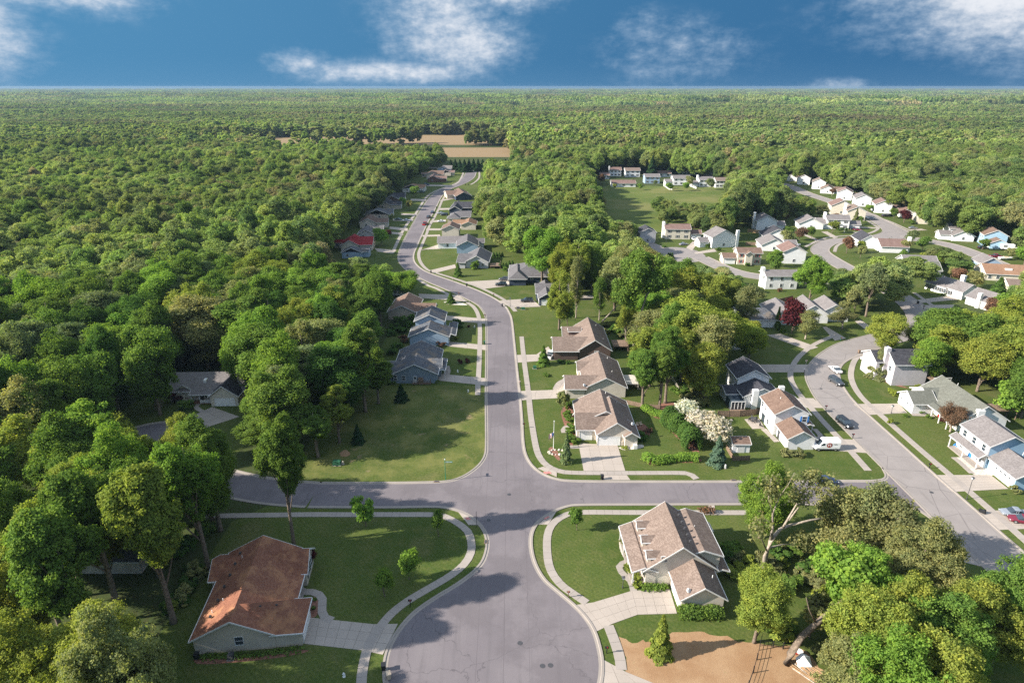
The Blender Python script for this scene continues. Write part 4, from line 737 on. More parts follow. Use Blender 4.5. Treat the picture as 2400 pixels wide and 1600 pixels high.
X, Y, Hh, Rr = field(720, 2300, 12.0, (15, 22), (5.5, 11.5), 5)
ok = np.ones(len(X), bool)
for P_ in KEEP[10:12]+STRIP:
    for ux, uz in ((0, 1.), (-.8, .6), (.8, .6), (0, 0)): a, b = projv(X+ux*Rr, Y, uz*Hh); ok &= ~inpoly(a, b, P_)
fa = np.array(WP('T', [(560, 324), (600, 317), (900, 311), (1130, 310.5), (1130, 330), (900, 329), (560, 342)])); ok &= ~inpoly(X, Y, fa)
stand = np.sin(X*.0021+1.7*np.sin(Y*.0017))+np.sin(Y*.0093+2.1*np.sin(X*.0013)+.6*np.sin(X*.0067)); Hh *= np.clip(.93+.17*stand, .5, 1.3)
ok &= np.abs(np.sin(Y*.0062+1.3*np.sin(X*.0016)+.4*np.sin(X*.006))) > .055
X, Y, Hh, Rr = X[ok], Y[ok], Hh[ok], Rr[ok]
far_src = [crown_only(400+i, 20, 6, .0, 60, 1700, 1.1) for i in range(6)]
gn_forest('distant_forest', np.stack([X, Y, X*0], 1), np.stack([Rr/6, Rr/6, Hh/20], 1), far_src, 'endless green forest beyond the tan fields and the last houses', 'forest')
def patch(seed, S=90, n=70, q=16):
    g = np.random.default_rng(seed); c = np.stack([g.uniform(-S/2, S/2, n), g.uniform(-S/2, S/2, n), g.uniform(9, 17, n)], 1); k = np.repeat(np.arange(n), q); e = unit(g.normal(size=(n*q, 3))+np.array((0, 0, .6)))
    r = g.uniform(4.5, 7.5, n)[k][:, None]; P = c[k]+e*r*np.array((1, 1, .8)); return quads_mesh('forest_patch', P, unit(e+g.normal(size=e.shape)*.3), np.full(n*q, 1.9), LEAFM, g)
pat = [patch(600+i) for i in range(5)]
X, Y, Hh, Rr = field(2330, 13600, 76, (.7, 1.5), (.95, 1.15), 9, k=.86, pad=100); Hh *= np.clip(1+.35*np.sin(Y*.0023+2*np.sin(X*.0007)), .6, 1.4); okk = np.abs(np.sin(Y*.0019+1.6*np.sin(X*.0006))) > .07; X, Y, Hh, Rr = X[okk], Y[okk], Hh[okk], Rr[okk]
gn_forest('forest_horizon', np.stack([X, Y, X*0], 1), np.stack([Rr, Rr, Hh], 1), pat, 'far forest fading into blue haze along the whole horizon', 'forest')
# ------------------------------------------------ houses
ROOF = dict(tan=m_shingle('tan_shingles', (.155, .115, .095), (.245, .190, .160)), tan2=m_shingle('brown_shingles', (.135, .088, .068), (.215, .150, .118)), rust=m_shingle('rusty_brown_shingles', (.20, .085, .055), (.28, .13, .082), (.38, .19, .10)),
    grey=m_shingle('grey_shingles', (.105, .100, .105), (.165, .158, .165)), slate=m_shingle('slate_blue_shingles', (.055, .062, .078), (.150, .160, .175), (.17, .14, .11)), dark=m_shingle('charcoal_shingles', (.038, .038, .046), (.075, .075, .086)),
    red=m_shingle('red_roof', (.26, .025, .03), (.34, .04, .045)), lgrey=m_shingle('light_grey_shingles', (.155, .140, .138), (.225, .208, .205)), green=m_shingle('green_grey_shingles', (.115, .118, .100), (.170, .175, .150)), orange=m_shingle('orange_tan_shingles', (.22, .125, .080), (.31, .195, .125)), pinkish=m_shingle('pinkish_brown_shingles', (.165, .105, .090), (.235, .160, .140)))
WALL = dict(white=m_siding('white_siding', (.78, .78, .78)), cream=m_siding('cream_siding', (.60, .55, .46)), beige=m_siding('beige_siding', (.60, .54, .465)), taupe=m_siding('taupe_siding', (.52, .45, .37)), brown=m_siding('brown_siding', (.115, .078, .068)),
    blue=m_siding('pale_blue_siding', (.30, .40, .52)), lblue=m_siding('light_blue_siding', (.30, .46, .60)), bgrey=m_siding('blue_grey_siding', (.20, .25, .30)), navy=m_siding('dark_blue_siding', (.045, .06, .095)), lilac=m_siding('lilac_grey_siding', (.50, .47, .50)), grey=m_siding('grey_siding', (.44, .44, .46)), tan=m_siding('tan_siding', (.30, .25, .20)), stone=M['stone'], brick=m_siding('red_brick', (.17, .085, .07)))
class House:
    def __init__(s, name, label, x, y, ang=0, wall='white', roof='tan', cat='house', detail=True):
        s.t = thing(name, label, cat, (x, y, 0), R(ang)); s.w = WALL[wall]; s.r = ROOF[roof]; s.k = 0; s.detail = detail; s.wn = wall
    def block(s, x0, y0, x1, y1, h, rise, ax='x', hip=(0, 0), ext=(0, 0), o=.4, wall=None, roof=None, z0=0, walls=True, trim=True, rname='roof'):
        """x0..y1: outline of the roof; walls stand o inside it; ax: the way the ridge runs; hip: hipped ends"""
        s.k += 1; e = .004*s.k; x0 += e; y0 += e; x1 -= e; y1 -= e; z = h+e; th = .16
        w = WALL[wall] if wall else s.w; r = ROOF[roof] if roof else s.r
        sw = (lambda a, b: (a, b)) if ax == 'x' else (lambda a, b: (b, a))
        a0, a1, b0, b1 = (x0, x1, y0, y1) if ax == 'x' else (y0, y1, x0, x1); bm = (b0+b1)/2; half = (b1-b0)/2; sl = rise/half
        V = lambda a, b, zz: ((a, b, zz) if ax == 'x' else (b, a, zz))
        if walls:
            mb = MB(); pr = []; zi = z-th+o*sl-.03
            prof = [(b0+o, z0-.2), (b1-o, z0-.2), (b1-o, zi)]+([(bm, z+rise-th-.03)] if not (hip[0] and hip[1]) else [])+[(b0+o, zi)]
            if hip[0] or hip[1]:
                A0 = a0+o; A1 = a1-o; mb.box(*V(A0, b0+o, z0-.2), *V(A1, b1-o, zi)) if ax == 'x' else mb.box(b0+o, A0, z0-.2, b1-o, A1, zi)
            else:
                mb.extr(prof if ax == 'x' else prof[::-1], ax, a0+o, a1-o)
            mb.build('wall', w, s.t)
        i0 = half*.95 if hip[0] else -ext[0]; i1 = half*.95 if hip[1] else -ext[1]
        if a1-a0-i0-i1 < .1: i0 = i1 = (a1-a0)/2-.05 if hip[0] and hip[1] else i0
        tv = [V(a0, b0, z), V(a1, b0, z), V(a1, b1, z), V(a0, b1, z), V(a0+i0, bm, z+rise), V(a1-i1, bm, z+rise)]
        bv = [(p[0], p[1], p[2]-th) for p in tv]
        fs = [(0, 1, 5, 4), (2, 3, 4, 5), (3, 0, 4), (1, 2, 5)]; mb = MB()
        if not hip[0]: fs.remove((3, 0, 4))
        if not hip[1]: fs.remove((1, 2, 5))
        F = fs+[tuple(i+6 for i in f[::-1]) for f in fs]+[(0, 6, 7, 1), (2, 8, 9, 3)]
        F += [(3, 9, 6, 0)] if hip[0] else [(3, 9, 10, 4), (4, 10, 6, 0)]
        F += [(1, 7, 8, 2)] if hip[1] else [(1, 7, 11, 5), (5, 11, 8, 2)]
        if ax == 'y': F = [f[::-1] for f in F]
        mb.add(tv+bv, F); ro = mb.build(rname, r, s.t)
        if trim:
            mb = MB(); q = .035
            for bb, sg in ((b0, -1), (b1, 1)):
                if ax == 'x': mb.box(a0-.02, bb-(.12 if sg < 0 else -.01), z-.2, a1+.02, bb+(.12 if sg > 0 else -.01), z-.02)
                else: mb.box(bb-(.12 if sg < 0 else -.01), a0-.02, z-.2, bb+(.12 if sg > 0 else -.01), a1+.02, z-.02)
            for k_, aa, sg in ((0, a0, -1), (1, a1, 1)):
                if hip[k_]:
                    if ax == 'x': mb.box(min(aa, aa+sg*.12), b0, z-.2, max(aa, aa+sg*.12), b1, z-.02)
                    else: mb.box(b0, min(aa, aa+sg*.12), z-.2, b1, max(aa, aa+sg*.12), z-.02)
                elif not ext[k_]:
                    for c0, c1 in ((b0-.1, bm), (b1+.1, bm)):
                        p = [V(aa+sg*.005, c0, z-.22), V(aa+sg*.07, c0, z-.22), V(aa+sg*.07, c0, z+.03), V(aa+sg*.005, c0, z+.03), V(aa+sg*.005, c1, z+rise-.22), V(aa+sg*.07, c1, z+rise-.22), V(aa+sg*.07, c1, z+rise+.03), V(aa+sg*.005, c1, z+rise+.03)]
                        mb.add(p, [(0, 3, 2, 1), (4, 5, 6, 7), (0, 1, 5, 4), (1, 2, 6, 5), (2, 3, 7, 6), (3, 0, 4, 7)])
            mb.build('roof_trim', M['trim'], s.t)
        s.last = (x0+o, y0+o, x1-o, y1-o); return ro
    def win(s, d, x, y, z, w=1.1, h=1.3, shut=None, name='window'):
        """window in a wall facing d (S N E W) with its centre at x, y on the wall plane, sill at z"""
        ux, uy = {'S': (1, 0), 'N': (-1, 0), 'E': (0, 1), 'W': (0, -1)}[d]; nx, ny = {'S': (0, -1), 'N': (0, 1), 'E': (1, 0), 'W': (-1, 0)}[d]
        def bx(a0, a1, b0, b1, n0, n1):
            p = (x+ux*a0+nx*n0, y+uy*a0+ny*n0); q = (x+ux*a1+nx*n1, y+uy*a1+ny*n1); return (min(p[0], q[0]), min(p[1], q[1]), b0, max(p[0], q[0]), max(p[1], q[1]), b1)
        m = MB(); f = .09
        for r_ in ((-w/2-f, -w/2, z-f, z+h+f), (w/2, w/2+f, z-f, z+h+f), (-w/2, w/2, z-f, z), (-w/2, w/2, z+h, z+h+f), (-w/2, w/2, z+h/2-.03, z+h/2+.03)): m.box(*bx(r_[0], r_[1], r_[2], r_[3], -.05, .07))
        if w > 1.5: m.box(*bx(-.04, .04, z, z+h, -.05, .065))
        fr = m.build(name, M['trim'], s.t)
        for b0, b1 in ((z, z+h/2-.03), (z+h/2+.03, z+h)): MB().box(*bx(-w/2, w/2, b0, b1, -.04, .03)).build('pane', M['glass'], fr)
        if shut:
            for sg in (-1, 1): a = sorted((sg*(w/2+f+.02), sg*(w/2+f+.40))); MB().box(*bx(a[0], a[1], z-.05, z+h+.05, -.04, .06)).build('shutter', M[shut] if isinstance(shut, str) and shut in M else M['dgrey'], s.t)
        return fr
    def door(s, d, x, y, w=1.0, h=2.1, m='trim', z=0.05):
        ux, uy = {'S': (1, 0), 'N': (-1, 0), 'E': (0, 1), 'W': (0, -1)}[d]; nx, ny = {'S': (0, -1), 'N': (0, 1), 'E': (1, 0), 'W': (-1, 0)}[d]
        def bx(a0, a1, b0, b1, n0, n1):
            p = (x+ux*a0+nx*n0, y+uy*a0+ny*n0); q = (x+ux*a1+nx*n1, y+uy*a1+ny*n1); return (min(p[0], q[0]), min(p[1], q[1]), b0, max(p[0], q[0]), max(p[1], q[1]), b1)
        dd_ = MB().box(*bx(-w/2, w/2, z, z+h, -.05, .08)).build('door', M[m], s.t); MB().box(*bx(-w/2+.2, w/2-.2, z+h*.55, z+h-.2, 0, .10)).build('pane', M['glass'], dd_)
    def garage(s, d, x, y, w=4.9, h=2.15, panels=True, lights=False):
        ux, uy = {'S': (1, 0), 'N': (-1, 0), 'E': (0, 1), 'W': (0, -1)}[d]; nx, ny = {'S': (0, -1), 'N': (0, 1), 'E': (1, 0), 'W': (-1, 0)}[d]
        def bx(a0, a1, b0, b1, n0, n1):
            p = (x+ux*a0+nx*n0, y+uy*a0+ny*n0); q = (x+ux*a1+nx*n1, y+uy*a1+ny*n1); return (min(p[0], q[0]), min(p[1], q[1]), b0, max(p[0], q[0]), max(p[1], q[1]), b1)
        m = MB(); m.box(*bx(-w/2-.12, -w/2, 0, h+.12, -.04, .09)); m.box(*bx(w/2, w/2+.12, 0, h+.12, -.04, .09)); m.box(*bx(-w/2, w/2, h, h+.12, -.04, .09)); g_ = m.build('garage_door', M['trim'], s.t)
        n = 4
        if panels:
            for i in range(n): MB().box(*bx(-w/2, w/2, .04+i*(h-.05)/n+.015, .04+(i+1)*(h-.05)/n-.015, -.03, .045)).build('panel', M['white'], g_)
        else: MB().box(*bx(-w/2, w/2, .03, h-.01, -.03, .045)).build('panel', M['white'], g_)
        if lights:
            for i in range(4): c = -w/2+w*(i+.5)/4; MB().box(*bx(c-.35, c+.35, h*.77, h*.92, 0, .06)).build('pane', M['glass'], g_)
    def box(s, name, m, *b): return MB().box(*b).build(name, m if not isinstance(m, str) else M[m], s.t)
    def vents(s, pts, m='dgrey'):
        for x, y, z in pts: MB().taper(x, y, z-.15, z+.14, .2, .2, .13, .13).build('roof_vent', M[m], s.t)
    def pipe(s, x, y, z): MB().tube([(x, y, z-.3), (x, y, z+.45)], .06, 6).build('vent_pipe', M['white'], s.t)
    def dish(s, x, y, z):
        mb = MB(); mb.tube([(x, y, z-.1), (x, y, z+.35)], .04, 5); mb.tube([(x, y, z+.35), (x+.12, y-.15, z+.45)], [.38, .33], 12); mb.build('satellite_dish', M['trim'], s.t)

# --- the red-brown roofed house at the lower left
h = House('ranch_house', 'beige ranch house with mottled red-brown roof beside the turning circle', -45.3, 67.7, 5.9, 'taupe', 'rust')
h.block(0, 0, 11.9, 18.6, 2.75, 3.1, 'y'); h.garage('E', 15.25, 3.4, 4.9, 2.15)
h.win('S', 6.6, .42, 1.2, 1.1, 1.4); h.win('W', .4, 4, 1.2); h.win('W', .4, 9, 1.2)
h.block(10.9, .1, 15.6, 6.9, 2.76, 2.9, 'x', hip=(0, 1), ext=(4.7, 0)); h.block(10.9, 12.2, 14.0, 18.4, 2.77, 2.4, 'x', ext=(4, 0)); h.block(-1.3, 12, 1, 18.3, 2.7, 1.8, 'x', ext=(0, 3.6))
h.win('E', 13.6, 14.4, .9, 1.1, 1.6, 'black'); h.win('E', 13.6, 16.2, .9, 1.1, 1.6, 'black'); h.door('E', 11.5, 9.8, 1.0, 2.2, 'black'); h.win('E', 11.5, 8.2, .9, 1.0, 1.5)
h.box('porch_slab', 'conc', 11.5, 7.1, -.05, 13.4, 12, .16)
for y in (7.4, 9.6, 11.8): h.box('porch_post', 'trim', 12.9, y, .1, 13.08, y+.18, 2.6)
h.block(10.5, 6.5, 13.5, 12.6, 2.62, .35, 'y', walls=False)
h.vents([(2.2+i*.08, y, 4.3) for i, y in enumerate((3, 6.2, 9, 11.5, 14, 16.5))]+[(9.3, 3.2, 5.3), (11.6, 3.2, 5.3)]); h.pipe(3.2, 5.8, 4.4); h.pipe(2.1, 4.1, 3.9); h.pipe(3.4, 15, 4.5)
# --- three-dormer house
h = House('dormer_house', 'beige house with three roof dormers right of the turning circle', 20.7, 79.4, 1.5, 'beige', 'tan')
h.block(.4, 2.0, 12.4, 14.0, 3.1, 4.6, 'y'); h.block(6.8, 2.6, 13.2, 13.6, 5.3, 1.2, 'y', walls=True)
h.block(4.6, -4.1, 11.9, 2.6, 2.7, 2.4, 'y'); h.garage('W', 5.0, -1.0, 4.9, 2.15)
h.block(-1.4, 2.2, 2.8, 13.8, 2.75, .9, 'y', walls=False); h.block(12.2, 2.2, 14.4, 6, 2.6, .4, 'y', walls=False)
for y in (4.1, 7.9, 11.7):
    h.block(1.0, y-1.0, 5.0, y+1.0, 4.7, .75, 'x', o=.18, wall='cream', z0=3.2); h.win('W', 1.19, y, 3.95, .8, .8)
for y in (2.6, 6.3, 10, 13.4): h.box('porch_post', 'trim', -1.2, y, .1, -1.0, y+.2, 2.75)
h.box('porch_slab', 'conc', -1.3, 2.4, -.1, .9, 13.6, .25); h.door('W', .8, 8.0, 1, 2.1, 'black', .25)
for y in (4.3, 6.2, 10.4, 12.2): h.win('W', .8, y, .9, .9, 1.5, 'black')
h.box('stone_panel', 'stone', .9, 2.33, 0, 2.5, 2.5, 2.6); h.block(12.6, 12.4, 15.0, 14.8, 2.4, .5, 'y', wall='white'); h.dish(6.0, -3.2, 3.6)
h.vents([(8.2, y, 7.0) for y in (4.4, 6.0, 7.6, 9.3, 11.2)]+[(9.6, y, 3.9) for y in (-2.6, -.8, 1.2)]); h.pipe(10.2, 8.8, 6.1); h.pipe(10.6, -.4, 3.8); h.win('S', 3.6, 2.4, 4.6, .9, 1.0)
# --- three-garage tan house on the corner
h = House('corner_house', 'tan ranch house with one small and one wide white garage door', 14.2, 126.0, 0, 'beige', 'tan')
h.block(.2, 1.2, 8.6, 8.4, 2.8, 2.6, 'x', hip=(0, 0)); h.block(.8, 4.0, 14.0, 15.6, 2.82, 3.3, 'y'); h.block(4.6, -1.2, 13.7, 12, 2.84, 3.1, 'y'); h.block(10.6, -2.0, 14.2, 4, 2.7, 1.2, 'y')
h.garage('S', 2.6, 1.6, 2.7, 2.15); h.garage('S', 7.5, -.8, 4.9, 2.15); h.box('air_unit', 'trim', 12.9, -2.4, 0, 13.7, -1.6, .9); h.win('W', 1.2, 6, 1, 1, 1.5); h.win('W', 1.2, 10, 1, 1.6, 1.5); h.box('stone_panel', 'stone', 10.1, -.86, 0, 10.7, -.76, 1.2)
h.dish(13.1, 2.0, 3.6); h.pipe(8.6, 14.2, 5.6); h.pipe(9.6, 12.4, 5.2); h.pipe(10.8, 10.8, 4.5)
# --- second tan house
h = House('ranch_house', 'beige ranch house with tan roof and satellite dish, second from the corner', 13.6, 148.2, 0, 'beige', 'tan')
h.block(0, 0, 5.6, 8.0, 2.8, 2.2, 'x', ext=(0, 3.9)); h.block(5.0, .6, 16.2, 18.2, 2.83, 2.9, 'y'); h.block(4.2, 11.5, 6, 17.4, 2.8, 1.6, 'x', ext=(0, 3)); h.garage('W', .4, 4.0, 4.9); h.dish(5.0, .9, 3.2); h.win('W', 5.4, 10, 1, 1.2, 1.4)
h.vents([(11.3, y, 5.5) for y in (4, 5.6, 7.2, 8.8, 10.4, 12, 13.6)]); h.pipe(13, 7, 4.5); h.pipe(13, 16, 4.5)
# --- dark brown house
h = House('ranch_house', 'dark brown house with white trim, farthest of the three tan-roofed houses', 12.0, 173.2, 0, 'brown', 'tan')
h.block(0, 0, 7.8, 11.2, 2.9, 2.5, 'x', ext=(0, 4.3)); h.block(7.2, .3, 17.4, 20.2, 2.95, 3.4, 'y'); h.block(3.6, 12.0, 8, 19.6, 2.9, 2.0, 'x', ext=(0, 3.2)); h.block(5.4, 12.4, 9.6, 15, 4.4, .7, 'x', o=.2, z0=3); h.garage('W', .4, 5.5, 4.9)
h.win('S', 12.9, .7, 2.1, 1.2, .6); h.pipe(14.4, 16, 5); h.pipe(15.4, 6, 4.2); h.win('W', 4.0, 15, 1, 1.2, 1.3)
# --- west side of the main street
h = House('ranch_house', 'blue-grey ranch house with slate roof behind the vacant lot', -32.7, 157.2, 1, 'bgrey', 'slate')
h.block(0, 0, 12.7, 17.6, 2.8, 3.0, 'y'); h.block(-2.4, .5, .8, 9.5, 2.7, 1.4, 'x', ext=(0, 2.4)); h.block(11.6, 4.2, 13.4, 9.5, 2.82, 1.8, 'x', ext=(3, 0)); h.win('S', 1.0, .42, .9, .9, 1.5); h.win('S', 3.3, .42, .9, .9, 1.3); h.door('S', 6.4, .42, 1.0, 2.1, 'trim'); h.box('door_shed', 'wood', 7.3, -.4, 0, 8.6, .3, 1.8); h.garage('E', 12.3, 13, 4.9); h.win('S', -1.3, .9, .9, .9, 1.5)
h.block(12.4, 3, 14.4, 11, 2.6, .3, 'y', walls=False)
for y in (3.3, 6, 8.5, 10.6): h.box('porch_post', 'trim', 14.1, y, 0, 14.25, y+.15, 2.6)
h = House('two_storey_house', 'pale blue two-storey house nearer one of the blue pair', -32.2, 184.6, 1, 'blue', 'slate')
h.block(0, 0, 12.8, 8.5, 3.0, 2.7, 'y'); h.block(12.0, 2, 14.6, 13.5, 2.7, .5, 'y', walls=False); h.garage('E', 12.4, 5, 4.9); h.block(1, 7.4, 10.9, 16.6, 5.4, 2.3, 'y'); h.win('E', 10.5, 11, 3.6, 1, 1.2); h.win('E', 10.5, 14, 3.6, 1, 1.2)
for y in (9, 11.3, 13.2): h.box('porch_post', 'trim', 14.3, y, 0, 14.45, y+.15, 2.7)
h = House('ranch_house', 'grey-brown ranch house with brown roof half under the trees', -43.2, 208.6, -2, 'taupe', 'tan2')
h.block(0, 0, 10.2, 15, 2.8, 2.5, 'y'); h.block(9, 1.2, 16.6, 8, 2.82, 2.0, 'x', ext=(3.6, 0)); h.garage('E', 16.2, 4.5, 4.8)
for nm, lb, x, y, a, wl, rf, v in (('ranch_house', 'house mostly hidden by the oaks left of the road bend', -52, 236, 0, 'white', 'pinkish', 0), ('ranch_house', 'low pale blue building in front of the red-roofed house', -80.2, 293.5, 2, 'blue', 'slate', 1), ('ranch_house', 'cream house with a bright red roof', -84.2, 308.0, 3, 'cream', 'red', 2), ('ranch_house', 'grey house between the red roof and the brown-roofed house', -81.5, 333.5, 4, 'grey', 'grey', 3), ('ranch_house', 'beige house with brown roof and two small shrubs at its gable', -87.1, 362.8, 5, 'beige', 'tan2', 4), ('ranch_house', 'house with a wide blue-grey roof and a car at its side', -89.5, 388.0, 4, 'taupe', 'slate', 5), ('ranch_house', 'dark purple-brown roofed house on the left of the main street', -89, 422, 4, 'taupe', 'dark', 4), ('ranch_house', 'dark gabled house with a white garage on the main street', -88, 448, 0, 'brown', 'dark', 3), ('ranch_house', 'white-walled house with a pale tan roof near the top of the street', -84, 496, -3, 'white', 'orange', 5), ('ranch_house', 'brick house with pinkish roof near the street end', -71.5, 551, 2, 'brick', 'pinkish', 4), ('ranch_house', 'large brown-roofed house behind the brick one', -76, 578, 2, 'taupe', 'tan2', 2), ('ranch_house', 'farthest house on the left with a pale blue gable', -70.5, 618, -5, 'blue', 'lgrey', 3), ('ranch_house', 'small pink-roofed house before the farthest blue gable', -65, 593, 0, 'beige', 'pinkish', 1)):
    h = House(nm, lb, x, y, a, wl, rf)
    if v == 0: h.block(0, 0, 12, 9, 2.8, 2.2, 'x')
    elif v == 1: h.block(0, 0, 10, 8.5, 2.8, 2.4, 'y', hip=(0, 1)); h.win('S', 3, .4, .9, 1, 1.2); h.block(5.5, 2, 13, 8, 2.75, 1.6, 'x')
    elif v == 2: h.block(0, 0, 9.4, 15, 2.8, 2.6, 'y'); h.block(9, .6, 15.8, 13, 2.83, 2.9, 'x', ext=(4.5, 0)); h.block(-4.5, 6.5, 3, 11.5, 2.6, 1.3, 'x'); h.win('E', 15.4, 4, 1, 1, 1.2); h.win('S', -2.8, 6.9, 1, 1.2, 1.2)
    elif v == 3: h.block(0, 0, 9.2, 13, 2.8, 2.4, 'y'); h.block(4, 6, 13, 14, 2.83, 2.6, 'x', hip=(0, 0)); h.garage('E', 12.6, 10, 4.8, panels=False); h.win('S', 3, .4, 1, 1, 1.2)
    elif v == 4: h.block(0, 0, 9.8, 14.5, 2.8, 2.6, 'y'); h.block(9, .8, 16.5, 7.5, 2.83, 1.9, 'x', ext=(3, 0)); h.garage('E', 16.1, 4.2, 4.8, panels=False); h.win('S', 4, .4, 1, 1, 1.2)
    elif v == 5: h.block(0, 0, 15.5, 14, 2.8, 3.2, 'y', hip=(0, 1)); h.block(9, 6, 17, 13, 2.83, 2.0, 'x'); h.garage('E', 16.6, 9.5, 4.8, panels=False); h.win('S', 4, .4, 1, 1, 1.2); h.win('S', 9, .4, 1, 1, 1.2)
# --- east side of the main street, farther
h = House('ranch_house', 'dark blue hip-roofed ranch house with two parked cars', -1.5, 249.2, 0, 'navy', 'grey')
h.block(.4, 3.6, 16.6, 22.5, 2.8, 3.3, 'y', hip=(1, 1)); h.block(0, 0, 7.6, 16, 2.82, 2.4, 'y', hip=(1, 0)); h.garage('W', .4, 5, 4.9); h.win('S', 9.6, 4.0, 1.4, .9, .8); h.pipe(10, 9, 4.2)
h = House('ranch_house', 'small dark house with white garage door half behind the yellow-green tree', 9.6, 223.8, 0, 'navy', 'grey')
h.block(0, 0, 6.4, 18, 2.8, 1.9, 'y'); h.block(-.8, 6, 12, 16, 2.83, 2.6, 'x'); h.garage('S', 2.7, .4, 2.8); h.garage('W', .38, 3.5, 4.6)
h = House('ranch_house', 'grey ranch house with broad lawn inside the road bend', -24.6, 276.6, -3, 'grey', 'grey')
h.block(3.4, 0, 14.4, 17, 2.8, 2.9, 'y'); h.block(0, -.8, 4.2, 16, 2.78, 1.8, 'x', hip=(0, 0), ext=(0, 3)); h.win('S', 5, .45, 1, 1, 1.2); h.win('S', 11.6, .4, 1, 1, 1.2); h.vents([(9.6, 6, 5.4), (9.6, 8.5, 5.4), (9.6, 11, 5.4)]); h.garage('W', .4, 7, 4.8, panels=False)
h = House('ranch_house', 'white and pale blue house with three grey roofs', -27, 303, 3, 'blue', 'grey')
h.block(0, 0, 11, 15.5, 3.6, 2.7, 'y'); h.block(-9.6, 10.5, 1, 21.5, 2.8, 2.4, 'x', wall='white', roof='lgrey', ext=(0, 3.4)); h.block(10, 10.5, 14, 17, 2.8, 1.6, 'x', wall='white', ext=(2, 0)); h.win('S', -4.5, 10.9, .9, 1, 1.5); h.win('S', 5, .42, 4.4, .9, .5)
h = House('two_storey_house', 'beige two-storey house with brown roof beside an orange roof', -37.4, 334.4, 0, 'beige', 'tan2')
h.block(0, 0, 9.7, 11, 5.2, 2.2, 'y')
h = House('ranch_house', 'low house with an orange-tan roof near the woods on the right of the street', -29, 358, 0, 'beige', 'orange'); h.block(0, 0, 9, 12, 2.8, 1.8, 'y'); h.block(-5, 4, 3, 11, 2.8, 1.6, 'x')
h = House('ranch_house', 'grey hip-roofed house right of the street behind the beige one', -38.5, 377.5, 0, 'taupe', 'grey'); h.block(0, 0, 8, 7, 2.8, 2.2, 'y', hip=(1, 0)); h.block(1, 4, 14, 16, 2.85, 2.6, 'x', hip=(1, 0))
h = House('ranch_house', 'charcoal-roofed house on the right of the street', -40, 405, -2, 'navy', 'dark'); h.block(0, 0, 8, 22, 2.8, 2.4, 'y'); h.block(2, 8, 14, 22, 2.85, 2.8, 'x')
h = House('ranch_house', 'dark house with a broad mauve-brown roof at the right of the street', -40, 458, 14, 'taupe', 'tan2'); h.block(0, 0, 12, 22, 2.8, 2.8, 'y', wall='navy'); h.block(-5, 8, 6, 24, 2.85, 2.0, 'x')
# --- cream house by the left wood
h = House('cream_house', 'cream house with white garage in a clearing of the shaded left wood', -87.8, 142.9, 2, 'cream', 'lgrey')
h.block(0, 3.6, 19.5, 14.5, 2.8, 3.1, 'x'); h.block(11.6, .4, 19.2, 14, 2.83, 2.9, 'y', roof='dark'); h.block(1.6, 4.2, 6.4, 9, 2.8, 1.7, 'y'); h.garage('S', 15.5, .8, 4.9); h.win('S', 4.0, 4.62, .7, 1.3, 1.5, 'bg' if False else 'dgrey'); h.door('S', 8.4, 4.03, 1, 2.1, 'black'); h.win('S', 10.3, 4.03, .9, 1.4, 1.3)
h.block(6.2, 2.0, 11.7, 5.6, 2.7, .3, 'x', walls=False); h.box('porch_slab', 'mulch', 6.4, 2.2, 0, 11.6, 4, .2)
for x in (6.6, 8.6, 11.2): h.box('porch_post', 'trim', x, 2.2, .1, x+.2, 2.4, 2.7)
h.box('porch_rail', 'trim', 8.8, 2.25, .3, 11.2, 2.35, 1.1); h.box('skylight', 'white', 8.6, 6.0, 3.9, 9.3, 7.2, 4.95)
h = House('ranch_house', 'house glimpsed under the foreground trees at the left edge', -72, 84, 0, 'taupe', 'grey'); h.block(0, 0, 11, 9, 2.8, 2.5, 'x')
# --- along the concrete road
h = House('two_storey_house', 'white two-storey house with brown roof beside the white van', 59.8, 123.0, 0, 'white', 'tan2')
h.block(.2, 6.6, 8.6, 16, 5.4, 2.3, 'y'); h.block(.9, 0, 7.6, 7, 2.8, 2.0, 'y'); h.block(8.0, 6.8, 9.8, 12, 2.5, .35, 'y', walls=False); h.block(8, 11, 10, 16, 2.7, .6, 'y')
for y in (7.0, 11.6): h.box('porch_post', 'trim', 9.5, y, 0, 9.65, y+.15, 2.5)
h.win('W', .6, 14.6, 3.5, 1, 1.2); h.win('W', .6, 12.6, 3.5, .6, 1); h.door('W', .6, 13.2, 1.8, 2.1, 'glass'); h.win('W', .6, 10.4, .9, 1, 1.2); h.door('W', 1.3, 5.4, 1, 2.1, 'dgrey'); h.win('S', 7.4, 7.0, 3.4, 1.0, 1.3, 'blue'); h.garage('E', 7.2, 3.4, 4.8)
h.vents([(5.1, y, 7.3) for y in (8, 9.4, 11, 12.6)]+[(4.9, 2, 4.4), (4.6, 4.6, 4.4)]); h.pipe(3.2, 11.5, 7); h.box('chimney', 'white', 4.4, 15.4, 0, 5.6, 16.2, 8.2)
h = House('two_storey_house', 'white house with charcoal roof and sunroom behind the brown-roofed one', 57.6, 142.4, 1, 'white', 'dark')
h.block(.3, 6.6, 9.2, 15.6, 5.4, 2.4, 'y'); h.block(.0, .6, 10, 8, 3.2, 2.3, 'y'); h.block(-3.4, 3.5, 1.2, 9, 2.6, 1.0, 'x'); h.box('chimney', 'white', 2.2, .1, 0, 3.6, 1.1, 5.2); h.win('W', .7, 9, .9, 1.2, 1.2); h.win('W', .7, 12, 3.4, 1, 1.2)
sr = h.box('sunroom', 'dgrey', -3.2, -.6, 0, .4, 3.8, .5); m_ = MB()
for i in range(5): m_.box(-3.2+i*.86, -.6, .5, -3.1+i*.86, -.5, 2.5)
